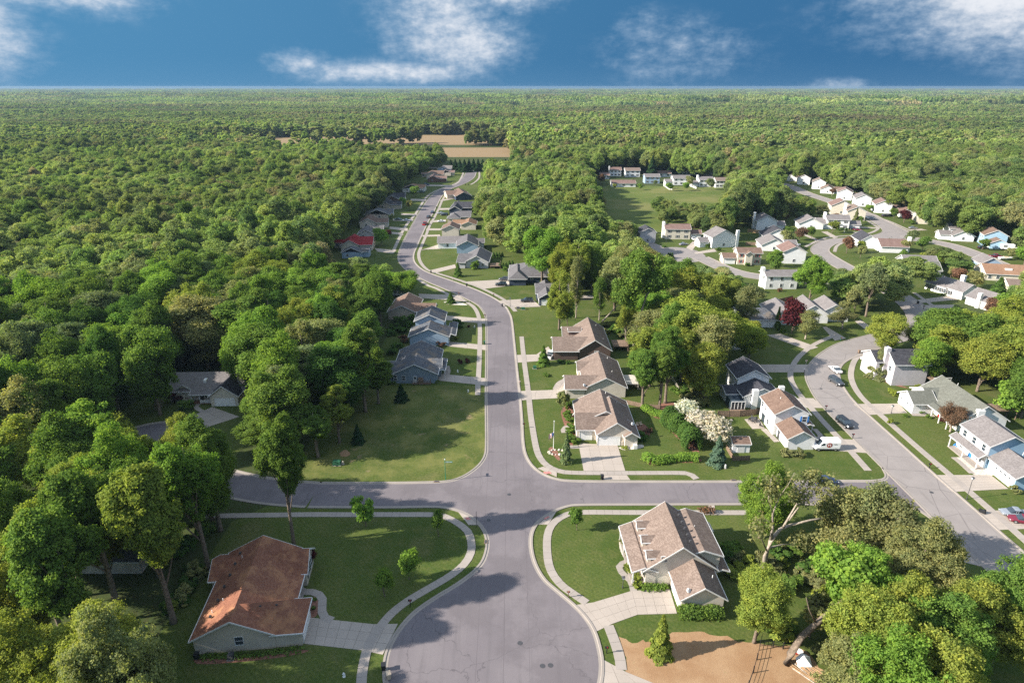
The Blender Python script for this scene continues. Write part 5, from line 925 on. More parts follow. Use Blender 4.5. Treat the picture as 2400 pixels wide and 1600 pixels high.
m_.box(-3.2, -.62, 2.4, .4, -.48, 2.55); m_.build('sunroom_frame', M['trim'], h.t); h.box('sunroom_glass', 'glass', -3.12, -.5, .5, .32, 3.7, 2.4); h.box('deck', 'wood', -3.4, -3.4, 0, .4, -.7, .4)
h = House('two_storey_house', 'tall lilac-grey house with a big side chimney and a back deck', 100.3, 155.6, 0, 'lilac', 'dark')
h.block(6.4 if False else 1.6, 0.2, 11.4, 9.5, 6.2, 2.8, 'x', hip=(0, 0)); h.block(-1.2, 4.0, 5, 12, 5.4, 2.0, 'x'); MB().box(.9, 3.9, 0, 2.1, 5.9, 9.5).build('chimney', WALL['lilac'], h.t); h.win('W', 2.0, 2.6, 3.6, 1, 1.3); h.vents([(7.5+i*.9, 4.2, 8.7) for i in range(3)])
dk = h.box('deck', 'wood', 11.4, -1.8, 2.3, 16.2, 4, 2.5)
m_ = MB()
for i in range(9): m_.box(11.5+i*.56, -1.8, 2.5, 11.58+i*.56, -1.74, 3.4)
m_.box(11.4, -1.85, 3.35, 16.2, -1.7, 3.45); m_.build('deck_rail', M['trim'], h.t)
for x, y in ((11.6, -1.6), (16, -1.6), (16, 3.8)): h.box('deck_post', 'wood', x-.08, y-.08, 0, x+.08, y+.08, 2.4)
h = House('ranch_house', 'white ranch house with a wide green-grey roof and side garage', 98.2, 139.8, 0, 'white', 'green')
h.block(0, 0, 6.2, 6.9, 2.8, 2.1, 'x'); h.garage('W', .4, 3.4, 4.9, lights=True); h.block(4.6, 0.2, 11.5, 9.5, 2.85, 2.2, 'x'); h.block(5.6, -8.6, 17.4, 8.6, 2.9, 3.8, 'y'); h.block(3.6, -7.8, 6.8, 1, 2.7, .5, 'y', walls=False); h.box('chimney', 'white', 9.2, -9.0, 0, 10.8, -8.0, 5.8)
for y in (-7.4, -4.5, -1.6): h.box('porch_post', 'trim', 3.9, y, 0, 4.1, y+.2, 2.7)
h.win('W', 6.0, -6, .9, 1, 1.4); h.win('W', 6.0, -3.4, .9, 1, 1.4); h.door('W', 6.0, -1.4, 1, 2.1, 'red'); h.win('S', 13.6, -8.2, .9, 1, 1.3); h.pipe(12.6, 4, 6.2)
h = House('two_storey_house', 'light blue two-storey house with long front porch at the right edge', 98.6, 107.6, 0, 'lblue', 'lgrey')
h.block(.9, 7.9, 10.0, 17.6, 5.4, 2.4, 'y'); h.block(-1.0, 7.7, 1.6, 17.3, 2.8, .9, 'y', walls=False, trim=True); h.block(1.2, 0, 8.8, 8.4, 2.8, 2.2, 'y'); h.garage('W', 1.6, 3.8, 4.9, 2.15, lights=True)
h.box('front_wall', 'white', .98, 8.3, 0, 1.30, 17.2, 5.32); h.box('porch_slab', 'conc', -.9, 7.9, -.05, 1.0, 17.2, .2)
for y in (8.0, 12.5, 17.0): h.box('porch_post', 'trim', -.85, y-.1, .1, -.67, y+.1, 2.75)
for y in (9.6, 12.6, 15.6): h.win('W', .98, y, 3.6, 1.0, 1.4, 'trim')
h.win('W', .98, 10, .8, 1.6, 1.5); h.door('W', .98, 12.6, 1, 2.1, 'blue'); h.win('W', .98, 15.2, .8, 1.6, 1.5); h.pipe(6.4, 6, 4.9)
h = House('shed', 'small white shed with brown roof behind the low fence', 48.4, 122.0, 0, 'white', 'tan2', cat='shed'); h.block(0, 0, 4.1, 3.6, 2.2, .9, 'x', o=.15); h.box('door', 'trim', 1.2, .08, 0, 2.8, .16, 1.8)
# --- subdivision beyond: each from the pixel of its near left corner
def colonial(f, x, y, a, wl, rf, label, L=11, D=8.5, gar=1, ch=0, shut='dgrey', two=True):
    p = W(f, x, y); h = House('two_storey_house' if two else 'ranch_house', label, p[0], p[1], a, wl, rf); H_ = 5.4 if two else 2.9
    h.block(-.4, -.4, L+.4, D+.4, H_, D*.24, 'x')
    for i in range(3):
        xx = L*(i+.5)/3; h.win('S', xx, 0, .9, 1.0, 1.3, shut)
        if two: h.win('S', xx, 0, 3.6, 1.0, 1.3, shut)
    if two: h.win('W', 0, D*.3, 3.6, 1, 1.2); h.win('W', 0, D*.7, 3.6, 1, 1.2)
    h.win('W', 0, D*.5, .9, 1, 1.2)
    if gar: g0, g1 = (L+.05, L+6.4) if gar > 0 else (-6.4, -.05); h.block(g0, .6, g1, 7.6, 2.8, 1.7, 'x'); h.garage('S', (g0+g1)/2, 1.0, 4.7, panels=False)
    if ch: h.box('chimney', 'white' if wl in ('white', 'cream') else 'trim', -1.0, D*.35, 0, .1, D*.65, H_+D*.24+1.0)
    return h
def gabled(f, x, y, a, wl, rf, label, Wd=8, D=11, two=True, wing=1, ch=0):      # narrow end to the viewer
    p = W(f, x, y); h = House('two_storey_house' if two else 'ranch_house', label, p[0], p[1], a, wl, rf); H_ = 5.4 if two else 2.9
    h.block(-.4, -.4, Wd+.4, D+.4, H_, Wd*.28, 'y')
    h.win('S', Wd*.5, 0, .9, 1, 1.2)
    for yy in (.25, .55, .8): h.win('W', 0, D*yy, .9, 1.1, 1.3); (h.win('W', 0, D*yy, 3.5, 1.1, 1.3) if two else None)
    if wing: h.block(-5.6 if wing < 0 else Wd-.5, 2, .4 if wing < 0 else Wd+5.6, D-.5, 2.8, 1.8, 'x'); (h.garage('W', -5.2, D/2+.5, 4.6, panels=False) if wing < 0 else None)
    if ch: h.box('chimney', 'white', -1.0, D*.4, 0, .1, D*.62, H_+Wd*.28+.8)
    return h
colonial('H', 250, 258, -3, 'cream', 'pinkish', 'cream colonial with dark shutters and attached garage on the cul-de-sac', 13, 8.5, 1, 1)
gabled('H', 62, 285, 0, 'grey', 'dark', 'narrow grey house half hidden at the left of the cul-de-sac', 8, 9, True, 0)
h = gabled('H', 600, 325, 12, 'white', 'lgrey', 'white house with low swept roof right of the cul-de-sac', 13, 9, True, -1); h.box('chimney', 'white', 12.6, -.8, 0, 14, .3, 8.5)
colonial('H', 790, 448, -3, 'cream', 'tan2', 'cream two-storey house with brown roof and small central gable', 10.5, 7.5, -1, 0, 'tail').block(2.8, -1.6, 6.6, 5, 5.0, 1.4, 'y')
h = colonial('H', 1000, 632, 0, 'white', 'lgrey', 'narrow plain white two-storey house with two dark windows', 12.5, 7, 0, 1, None)
gabled('H', 932, 192, -5, 'white', 'lgrey', 'tall white house with a big chimney above the wooden fence', 11, 10, True, 1, 1)
gabled('H', 985, 275, -8, 'white', 'dark', 'white house with a dark gable roof left of the concrete loop', 14, 10, False, 0)
gabled('H', 970, 345, -8, 'white', 'lgrey', 'white house with two light grey gables beside a parked boat', 12, 12, False, 1)
gabled('H', 1128, 440, -5, 'white', 'pinkish', 'white two-storey house with brown roof above the round green tree', 10, 11, True, 0)
h = House('split_roof_house', 'white house with a split white-edged roof behind the purple tree', W('I', 250, 448)[0], W('I', 250, 448)[1], -4, 'white', 'lgrey')
h.block(-.4, -.4, 10, 13, 2.9, 2.6, 'y'); h.block(9, 2, 20, 14, 2.9, 3.6, 'y'); h.block(17, 4, 27.5, 15, 2.92, 3.3, 'y'); h.garage('S', 14, 2.4, 4.6)
h = House('ranch_house', 'slate-roofed house half hidden under the golden trees', W('Z10', 230, 520)[0], W('Z10', 230, 520)[1], -5, 'white', 'slate'); h.block(0, 0, 15, 10, 2.8, 2.6, 'x', hip=(0, 1))
h = House('ranch_house', 'white-edged roof glimpsed through the golden trees', W('Z10', 190, 690)[0], W('Z10', 190, 690)[1], -5, 'white', 'lgrey'); h.block(0, 0, 9, 9, 2.8, 2.4, 'x')
p = W('C', 770, 1050); q = W('C', 1330, 1230); an = math.degrees(math.atan2(q[1]-p[1], q[0]-p[0]))
h = House('long_ranch_house', 'long white ranch house with stepped roofs and a chimney', p[0], p[1], an, 'white', 'lgrey'); LL = math.hypot(q[0]-p[0], q[1]-p[1])
h.block(-.4, 0, LL*.6, 10, 2.9, 2.8, 'x'); h.block(LL*.55, .4, LL+.4, 9.4, 3.0, 2.7, 'x'); h.block(-2.2, 3, 2.6, 10, 2.6, 1.7, 'x'); h.box('chimney', 'white', LL*.52, 7.6, 0, LL*.52+1.6, 8.8, 7.2)
for i in range(6): h.win('S', LL*(.08+.12*i), .4, .8, 1.1, 1.4, 'dgrey')
h.garage('S', LL*.85, .8, 4.8, panels=False)
p = W('C', 1390, 1280); h = House('long_ranch_house', 'pale ranch house with white chimney between the long white house and the golden trees', p[0], p[1], an, 'white', 'lgrey'); h.block(0, 0, 16, 11, 2.8, 2.9, 'x'); h.box('chimney', 'white', 5, -.6, 0, 6.2, .5, 5.6)
p = W('C', 1720, 920); h = House('ranch_house', 'ranch house with orange-tan roof and skylight at the right edge', p[0], p[1], -12, 'cream', 'orange'); h.block(0, 0, 19, 12, 2.9, 3.0, 'x'); h.box('skylight', 'white', 8, 2.4, 3.9, 10.5, 3.2, 4.8); h.win('S', 2, .4, .9, 1.2, 1.2); h.win('S', 5, .4, .9, 1.2, 1.2)
p = W('C', 2100, 1170); h = House('ranch_house', 'cream house with tan roof below the orange-tan roof at the right edge', p[0], p[1], -10, 'cream', 'tan'); h.block(0, 0, 16, 10, 2.9, 2.8, 'x'); h.win('S', 3, .4, .9, 1.6, 1.3, 'dgrey'); h.win('S', 8, .4, .9, 1.6, 1.3, 'dgrey')
p = W('C', 1640, 770); h = House('ranch_house', 'pale blue gable end among the trees by the far right road', p[0], p[1], -10, 'blue', 'lgrey'); h.block(0, 0, 9, 9, 3.2, 2.8, 'y')
h = gabled('C', 1690, 370, -20, 'lblue', 'tan2', 'light blue two-storey house with brown roof at the far right', 10, 10, True, 0); h.block(1, -7, 9, 1, 2.8, 2.0, 'y', wall='lblue'); h.garage('W', 1.4, -3, 4.6, panels=False)
h = gabled('C', 1215, 300, -12, 'white', 'lgrey', 'white house with pale grey gable behind the thin trees', 10, 9, False, -1); h.block(0, 6, 9, 15, 5.2, 2.2, 'x')
h = House('grey_chimney_house', 'low white house with mauve roof and tall chimney inside the loop', W('B', 1130, 1070)[0], W('B', 1130, 1070)[1], -8, 'white', 'pinkish'); h.block(0, 0, 9, 13, 3.6, 3.2, 'y', roof='dark'); h.block(7, -8, 20, 4, 3, 2.8, 'x'); h.box('chimney', 'white', 19.6, -6, 0, 21, -4.6, 7.5)
h = House('ranch_house', 'grey roofed house left of the lawn with three roof planes behind thin trees', W('C', 480, 860)[0], W('C', 480, 860)[1], -10, 'grey', 'green'); h.block(0, 0, 14, 10, 3, 2.8, 'x'); h.block(2, 8, 16, 19, 3.4, 3.0, 'x', roof='lgrey')
colonial('B', 675, 800, -12, 'white', 'lgrey', 'white colonial with dark shutters and tall chimney on the loop road', 12, 9, 1, 1)
h = gabled('B', 300, 800, -10, 'white', 'lgrey', 'white ranch house with two grey gables left of the colonial', 13, 11, False, 0); h.block(10, 2, 23, 12, 2.9, 2.5, 'x')
gabled('B', 740, 600, -15, 'cream', 'pinkish', 'cream two-storey house with mauve roof behind the colonial', 12, 12, True, 0); gabled('B', 960, 680, -15, 'cream', 'tan', 'cream house with a chimney behind the conifer', 10, 12, True, 0, 1)
for (x, y, a, wl, rf, two, wing, lb) in ((110, 140, -25, 'white', 'pinkish', False, 1, 'small white house at the far end of the upper street'), (280, 190, -25, 'white', 'pinkish', True, 0, 'white two-storey house second from the far end of the upper street'), (480, 250, -25, 'white', 'tan', True, 0, 'white house with chimney third from the far end of the upper street'), (600, 310, -25, 'white', 'tan2', False, 1, 'white gabled house with brown roof fourth on the upper street'), (825, 400, -25, 'white', 'pinkish', True, 1, 'white two-storey house in the middle of the upper street'),
    (1075, 490, -18, 'white', 'lgrey', True, 0, 'white house with a grey roof behind the light green tree'), (1345, 580, -18, 'white', 'pinkish', True, 1, 'white two-storey house with brown roof opposite the conifer'), (1690, 640, -18, 'white', 'pinkish', False, 1, 'house with red-brown roof behind the purple tree'), (1920, 730, -20, 'cream', 'tan', True, 0, 'cream house behind the thin trees by the crossing')):
    h = gabled('B', x, y, a, wl, rf, lb, 9.5, 12, two, wing)
for (x, y, a, wl, rf, L, two, gar, lb) in ((245, 330, -3, 'white', 'pinkish', 8, False, 0, 'small white garage house at the left end of the far group'), (400, 290, 0, 'white', 'pinkish', 10, True, 0, 'white two-storey house with porch in the far group'), (430, 460, 0, 'white', 'pinkish', 19, False, 0, 'long white house with a sunroom facing the meadow'), (640, 300, 0, 'white', 'tan', 13, True, 0, 'white house half behind a tree in the far group'), (950, 405, 0, 'blue', 'lgrey', 12, True, 0, 'pale blue two-storey house facing the meadow'), (1060, 300, 0, 'white', 'pinkish', 17, False, 0, 'white house with a small front gable in the far group'), (1390, 430, 0, 'white', 'lgrey', 14, True, -1, 'pale blue-white house with fenced yard facing the meadow'), (1480, 275, -2, 'white', 'pinkish', 11, True, 1, 'white two-storey house highest in the far group'), (1800, 455, 0, 'white', 'lgrey', 11, True, -1, 'white house with chimney at the right of the far group'), (1930, 285, 0, 'white', 'tan', 12, True, 0, 'white house peeping between crowns in the far group'), (2060, 470, 0, 'white', 'tan', 9, True, 0, 'white house mostly behind the tree right of the meadow')):
    colonial('A', x, y, a, wl, rf, lb, L, 9, gar, 1 if x in (400, 1800) else 0, 'dgrey', two)
# ------------------------------------------------ shrubs, hedges, beds
def shrub(x, y, r, h, col, label, group=None, cat='shrub'):
    vs = TR['b']; cm, _, H0, r0 = vs[TCOUNT[0] % 3]; TCOUNT[0] += 1; o = link('shrub', cm); o.location = (x, y, 0); o.rotation_euler = (0, 0, random.uniform(0, 6)); o.scale = (r, r, h/1.6)
    b = PAL[col]; q = random.uniform(.85, 1.15); o.color = (b[0]*q, b[1]*q, b[2]*q, 1); return tag(o, label, cat, group)
def sh(f, pts, r, h, col, label, group=None):
    for x, y in pts: p = W(f, x, y); shrub(p[0], p[1], r*random.uniform(.85, 1.15), h*random.uniform(.85, 1.15), col, label, group)
def hedge(f, pts, w, h, col, label, ls=.2, dens=260):
    p = smooth(WP(f, pts), .5); n = int(len(p)*.5*dens*w/1.5*(h/1.2)); g = np.random.default_rng(n); k = g.integers(0, len(p), n); P0 = np.array(p)[k]+g.uniform(-.32, .32, (n, 2)); nb = max(3, len(p)//3); bump = 1+.12*np.sin(k*.9)+.1*np.sin(k*.37)
    a = g.uniform(0, PI, n); rr = g.uniform(.75, 1.05, n); dirn = np.gradient(np.array(p), axis=0); dirn = dirn/np.linalg.norm(dirn, axis=1, keepdims=True); nr = np.stack([-dirn[:, 1], dirn[:, 0]], 1)[k]
    off = np.cos(a)*w/2*rr*bump; zz = np.sin(a)**.6*h*rr*bump; P = np.stack([P0[:, 0]+nr[:, 0]*off, P0[:, 1]+nr[:, 1]*off, zz], 1); N_ = unit(np.stack([nr[:, 0]*np.cos(a), nr[:, 1]*np.cos(a), np.sin(a)+.2], 1)+g.normal(size=(n, 3))*.5)
    o = link('hedge', quads_mesh('hedge', P, N_, ls*.5*g.uniform(.7, 1.4, n), LEAF, g)); o.color = (*PAL[col], 1); return tag(o, label, 'hedge')
hedge('Z5', [(1265, 1300), (1330, 1340), (1450, 1325), (1600, 1310), (1680, 1315)], 2.1, 1.5, 'fresh light green', 'low bright green clipped hedge on the lawn right of the wide driveway')
hedge('Z5', [(1440, 1010), (1500, 1060), (1590, 1130), (1650, 1240)], 3.6, 4.0, 'deep green', 'tall dark evergreen hedge beside the white flowering trees')
hedge('Z5', [(1250, 905), (1310, 935), (1400, 965)], 2.0, 1.4, 'fresh light green', 'light green hedge under the bare trunks behind the corner house')
hedge('Z3', [(1010, 1012), (1120, 1015), (1290, 1015)], 1.5, 1.9, 'mid green', 'clipped hedge along the garage of the three-dormer house')
hedge('Z3', [(755, 820), (830, 825), (905, 818)], 1.1, .9, 'mid green', 'low hedge between the porch path and the garage of the three-dormer house')
hedge('Z3', [(1150, 300), (1190, 295), (1235, 300)], 1.1, 1.1, 'reddish brown', 'reddish shrubs by the side path behind the three-dormer house')
hedge('Z1', [(1400, 1300), (1560, 1290), (1750, 1280), (1950, 1260), (2080, 1245)], 1.0, .5, 'mid green', 'low plants along the foot of the red-brown roofed house', dens=160)
hedge('C', [(900, 830), (1000, 700), (1060, 650)], 3.0, 3.2, 'yellow-green', 'feathery yellow-green shrub row beyond the long white ranch house')
hedge('T', [(1575, 860), (1600, 900), (1622, 935)], 2.0, 1.3, 'pale olive', 'strip of rough plants along the fence in the wood')
sh('Z5', [(560, 520), (590, 525), (630, 530)], 1.0, 1.1, 'deep green', 'dark shrub at the foot of the dark brown house', 'shrubs by the dark brown house')
sh('Z5', [(450, 630)], 1.3, .9, 'mid green', 'round low shrub on the lawn between the two tan-roofed houses')
sh('Z5', [(640, 890), (625, 960), (640, 1000), (655, 1085), (650, 1160), (680, 1170)], 1.5, 1.8, 'mid green', 'shrub in the bed along the west wall of the corner house', 'shrubs at the corner house')
sh('Z5', [(1215, 1150)], 1.8, 2.6, 'deep green', 'dense shrub at the right rear corner of the corner house')
sh('Z5', [(1270, 1130), (1290, 1090)], 1.0, 1.0, 'reddish brown', 'red-brown shrub beside the round patio', 'shrubs by the round patio')
sh('Z5', [(1100, 1220)], .9, .5, 'golden green', 'small shrub in the stones before the corner house')
tb('Z5', 590, 930, 590, 740, 2.0, 'v', 'pale olive', 'small thin blossoming tree at the corner between the two tan-roofed houses')
sh('Z3', [(660, 690), (690, 720), (710, 760), (720, 800)], 1.0, 1.0, 'yellow-green', 'green shrub inside the curl of the porch path', 'shrubs inside the porch path')
sh('Z3', [(625, 520), (640, 575), (650, 600), (610, 500)], .6, .7, 'pale olive', 'pale plant in the bed by the dormer house porch', 'porch bed plants')
sh('Z6', [(1470, 655), (1500, 650), (1760, 645)], .8, .9, 'mid green', 'shrub at the foot of the blue-grey ranch house', 'shrubs at the blue-grey house')
sh('G', [(715, 660), (655, 668)], 1.0, 1.4, 'purple', 'purple shrub on the lawn of the blue-grey ranch house', 'purple shrubs on the lawn')
sh('G', [(640, 390)], 2.2, 3.2, 'deep green', 'dark bushy tree beside the nearer pale blue house'); sh('G', [(725, 388)], .7, .8, 'purple', 'small purple shrub before the pale blue house'); sh('G', [(635, 480)], .9, 1.0, 'golden green', 'golden shrub at the pale blue driveway'); sh('G', [(520, 535), (490, 520)], 1.4, 1.4, 'reddish brown', 'reddish shrub between the blue houses', 'reddish shrubs between the blue houses')
sh('G', [(260, 370)], 2.6, 4.5, 'deep green', 'dark rounded evergreen behind the blue houses'); sh('G', [(220, 500)], 2.0, 2.2, 'reddish brown', 'reddish bush behind the blue-grey ranch house')
sh('G', [(180, 350), (150, 400), (200, 430), (120, 450), (170, 560), (130, 600)], 2.2, 2.4, 'deep green', 'leafy undergrowth bush behind the blue houses', 'undergrowth behind the blue houses')
sh('F', [(460, 530)], 2.4, 3.6, 'mid green', 'big round shrub against the grey ranch house'); sh('F', [(750, 550)], 1.6, 2.4, 'mid green', 'round shrub left of the hip-roofed dark blue house'); sh('F', [(1100, 680)], 1.3, 2.0, 'fresh light green', 'light green shrub behind the small dark house')
sh('Z1', [(2160, 960), (2165, 900)], .5, .6, 'mid green', 'low plant in the bed by the curved path', 'plants in the curved path bed')
sh('J', [(220, 510)], 1.8, 1.3, 'purple', 'dark purple shrub before the cream house'); sh('J', [(230, 640)], 2.8, 2.6, 'mid green', 'broad green bush before the cream house'); sh('J', [(60, 470), (70, 550)], 2.2, 3.2, 'purple', 'dark purple bush at the left end of the cream house', 'purple bushes at the cream house')
sh('Z4', [(1320, 240), (1440, 215), (1490, 245)], .9, .8, 'mid green', 'round shrub along the path of the white house with side garage', 'shrubs at the side garage house'); sh('Z4', [(1585, 270)], .9, 1.0, 'purple', 'purple shrub at the porch of the white house with side garage'); sh('Z4', [(1210, 290)], .7, 1.6, 'yellow-green', 'young yellow-green tree on the lawn by the sidewalk'); sh('Z4', [(2120, 790)], 1.2, 1.4, 'pale olive', 'tan-green shrub at the garage corner of the light blue house')
sh('L', [(30, 570), (60, 590)], 1.1, 1.3, 'golden green', 'yellow-green shrub on the lawn left of the side garage', 'shrubs left of the side garage'); sh('L', [(300, 520)], 1.5, .8, 'yellow-green', 'low hedge piece at the lilac house deck')
sh('I', [(340, 510), (380, 530)], 1.2, 1.1, 'mid green', 'green shrub below the purple tree', 'shrubs below the purple tree'); sh('I', [(215, 430)], 1.1, 1.2, 'purple', 'purple shrub at the white wall'); sh('H', [(1110, 650)], 1.3, 1.6, 'reddish brown', 'red shrub behind the plain white house'); sh('H', [(870, 460), (655, 345)], 1.4, 1.8, 'deep green', 'dark shrub at the front of a cul-de-sac house', 'shrubs of the cul-de-sac houses')
sh('H', [(545, 285), (570, 320), (590, 300)], 1.6, 2.0, 'mid green', 'green shrub between the cul-de-sac driveways', 'shrubs between the driveways'); sh('H', [(245, 320)], 1.4, 1.3, 'deep green', 'dark shrub at the cul-de-sac lawn edge')
sh('B', [(150, 830), (200, 850)], 2.4, 2.6, 'mid green', 'round shrub left of the white ranch house', 'shrubs left of the white ranch house'); sh('B', [(850, 825), (900, 815), (960, 830)], 1.4, 1.6, 'deep green', 'dark shrub before the white colonial', 'shrubs before the white colonial'); sh('B', [(1870, 735)], 2.2, 3.0, 'mid green', 'round green bush beside the purple tree of the upper street')
sh('B', [(300, 680), (350, 670)], 2.2, 2.6, 'purple', 'purple tree crown behind the white ranch house', 'purple crowns behind the ranch house')
sh('C', [(1000, 1140), (1050, 1150), (1110, 1150)], .8, .9, 'mid green', 'small shrub before the long white ranch house', 'shrubs before the long ranch house'); sh('C', [(850, 1070)], 1.0, 1.4, 'mid green', 'shrub at the left end of the long white ranch house')
sh('Z4', [(460, 520), (540, 530)], 1.6, 1.8, 'dull brown-green', 'brownish shrub behind the garage of the brown-roofed house', 'shrubs behind the white garage')
sh('Z3', [(250, 905)], .01, .01, 'mid green', 'x') if False else None
# low growth that fills the wood edges
for k, (f, x0, y0, x1, y1, n) in enumerate((('Z3', 1330, 560, 1620, 740, 7), ('Z3', 1640, 560, 2050, 1000, 14), ('Z3', 2050, 300, 2350, 560, 9), ('Y', 340, 520, 560, 640, 8), ('Z5', 960, 200, 1150, 330, 6), ('Z1', 1150, 700, 1380, 1000, 6), ('Z1', 850, 350, 1550, 560, 10), ('Z5', 1480, 480, 1700, 900, 10), ('Z3', 1650, 1050, 1760, 1190, 4), ('Z3', 1850, 1180, 2200, 1300, 6))):
    for _ in range(n):
        p = W(f, random.uniform(x0, x1), random.uniform(y0, y1)); c = random.choice(['mid green', 'dull brown-green', 'deep green', 'pale olive', 'yellow-green'])
        shrub(p[0], p[1], random.uniform(1.3, 2.6), random.uniform(1.4, 3.4), c, c+' undergrowth bush '+('at the edge of the lower right wood', 'behind the bare-limbed tree', 'below the side street in the lower right wood', 'behind the dark brown house', 'beside the deck of the dark brown house', 'behind the red-brown roofed house', 'between the side street and the lower left wood', 'under the golden green trees', 'at the foot of the leaning tree', 'right of the leaning tree')[k], 'undergrowth bushes')
def bed(f, pts, m='mulch', name='flower_bed', z=.03):
    return sheet(name, smooth(WP(f, pts)+[W(f, *pts[0])], .4), z, M[m])
bed('Z5', [(470, 1225), (500, 1210), (545, 1245), (560, 1290), (580, 1330), (540, 1310), (490, 1250)]); bed('Z5', [(590, 890), (640, 860), (670, 900), (690, 1000), (680, 1160), (650, 1200), (610, 1060), (575, 940)]); bed('Z5', [(1255, 900), (1340, 970), (1420, 990), (1450, 1060), (1640, 1240), (1700, 1250), (1700, 1000), (1500, 850), (1350, 870)])
bed('Z5', [(1260, 1290), (1300, 1355), (1500, 1340), (1700, 1335), (1690, 1300), (1400, 1280)]); bed('Z3', [(590, 500), (660, 480), (700, 620), (640, 625), (600, 560)], 'stone'); bed('Z1', [(2130, 880), (2190, 880), (2200, 960), (2175, 1012), (2130, 1012)]); bed('Z5', [(1180, 1030), (1240, 1020), (1290, 1060), (1300, 1110), (1240, 1140), (1190, 1130)], 'red' if False else 'mulch', 'patio', .05)
bed('Z4', [(1680, 538), (1790, 535), (1860, 570), (1990, 640), (1960, 670), (1830, 665)], 'stone'); bed('Z10', [(1200, 845), (1290, 860), (1400, 930), (1500, 970), (1400, 950), (1260, 900), (1215, 880)]); bed('Z7', [(1230, 1295), (1290, 1285), (1380, 1300), (1430, 1320), (1340, 1320), (1260, 1312)], 'stone'); bed('Z5', [(1040, 1215), (1130, 1200), (1235, 1190), (1240, 1215), (1100, 1235)], 'stone')
bed('Z6', [(1165, 1075), (1200, 1055), (1230, 1075), (1215, 1095), (1175, 1095)], 'straw', 'bare_patch'); bed('Z1', [(1330, 1310), (1500, 1300), (1750, 1290), (2090, 1240), (2095, 1262), (1800, 1310), (1400, 1340)])
# stones round beds, alike pieces
rk = thing('garden_stones', 'ring of pale boulders round the flagpole bed', 'stones', (*W('Z5', 545, 1255), 0))
for i in range(14):
    a = i/14*2*PI; mb = MB().taper(0, 0, 0, .28, .22, .2, .13, .12); q = mb.build('stone', M['stone'], rk); q.location = (math.cos(a)*1.9, math.sin(a)*1.0, 0); q.rotation_euler = (0, 0, a*3); q.scale = (random.uniform(.7, 1.5),)*3

# ------------------------------------------------ fences
def fence(label, f, pts, h=1.7, m='wood', panel=2.4, rail=False):
    p = [np.array(W(f, *q)) for q in pts]; t = thing('picket_fence' if not rail else 'rail_fence', label, 'fence', (p[0][0], p[0][1], 0)); o0 = p[0]
    for a, b in zip(p[:-1], p[1:]):
        L_ = np.hypot(*(b-a)); n = max(1, round(L_/panel)); u = (b-a)/L_; ang = math.atan2(u[1], u[0])
        for i in range(n):
            s0 = a+u*L_*i/n-o0; w = L_/n; mb = MB()
            if rail:
                for z in ((.35, .7, 1.05) if h < 1.3 else (.4, .9, 1.4)): mb.box(.05, -.02, z, w-.05, .02, z+(.03 if m == 'black' else .11))
                if h >= 1.3:
                    k = int(w/.16); 
                    for j in range(k): mb.box(.07+j*.16, .026, .1, .09+j*.16, .036, h)
            else:
                k = int(w/.17)
                for j in range(k): x0 = .06+(w-.12)*j/k; mb.box(x0, -.012+random.uniform(-.008, .008), .05, x0+(w-.12)/k-.015, .012, h+random.uniform(-.03, .03))
                mb.box(.05, .013, .4, w-.05, .05, .5); mb.box(.05, .013, h-.4, w-.05, .05, h-.3)
            q = mb.build('panel', M[m], t); q.location = (s0[0], s0[1], 0); q.rotation_euler = (0, 0, ang)
            pw = .035 if m == 'black' else .06; q = MB().box(-pw, -pw, 0, pw, pw, h+.08).build('post', M[m], t); q.location = (s0[0], s0[1], 0); q.rotation_euler = (0, 0, ang)
        q = MB().box(-.06, -.06, 0, .06, .06, h+.08).build('post', M[m], t); q.location = (b[0]-o0[0], b[1]-o0[1], 0)
    return t
fence('brown wooden fence behind the flowering trees below the sunroom', 'M', [(5, 540), (180, 540), (345, 520)]); fence('brown wooden fence round the white shed', 'M', [(75, 800), (130, 895), (262, 890)], 1.2)
fence('brown fence between the tan-roofed houses and the bare trunks', 'Z5', [(1110, 860), (1240, 890), (1380, 905)], 1.2); fence('tan wooden fence at the tall white chimney house', 'H', [(870, 205), (930, 212), (1005, 218)], 1.8, 'woodn'); fence('grey wooden fence behind the cream colonial', 'H', [(470, 180), (640, 165), (700, 160)], 1.6)
fence('grey wooden fence right of the low white house', 'H', [(855, 300), (965, 305), (965, 280)], 1.6); fence('weathered fence behind the split-roof house', 'I', [(240, 255), (360, 220), (480, 190)], 1.7); fence('dark wire and post fence across the straw-covered yard', 'Z3', [(1570, 1180), (1540, 1310), (1515, 1400), (1480, 1500)], 1.2, 'black', 2.2, True)
fence('second dark fence section along the back of the straw-covered yard', 'Z3', [(1560, 1215), (1650, 1225), (1720, 1235)], 1.2, 'black', 2.2, True); fence('white fence round the yard facing the meadow', 'A', [(1240, 440), (1330, 500), (1380, 505)], 1.4, 'trim'); fence('white fence right of the blue-white house facing the meadow', 'A', [(1660, 450), (1760, 490)], 1.4, 'trim')
fence('pale fence line running back through the wood', 'Z5', [(1570, 830), (1520, 730), (1470, 640)], 1.0, 'stone', 2.4, True); fence('black rail fence on the lawn behind the dark brown house', 'Z5', [(560, 175), (690, 180)], 1.1, 'black', 2.2, True); fence('split rail fence behind the broad dark pine', 'C', [(1850, 1250), (2080, 1250), (2350, 1380)], 1.1, 'wood', 2.4, True)
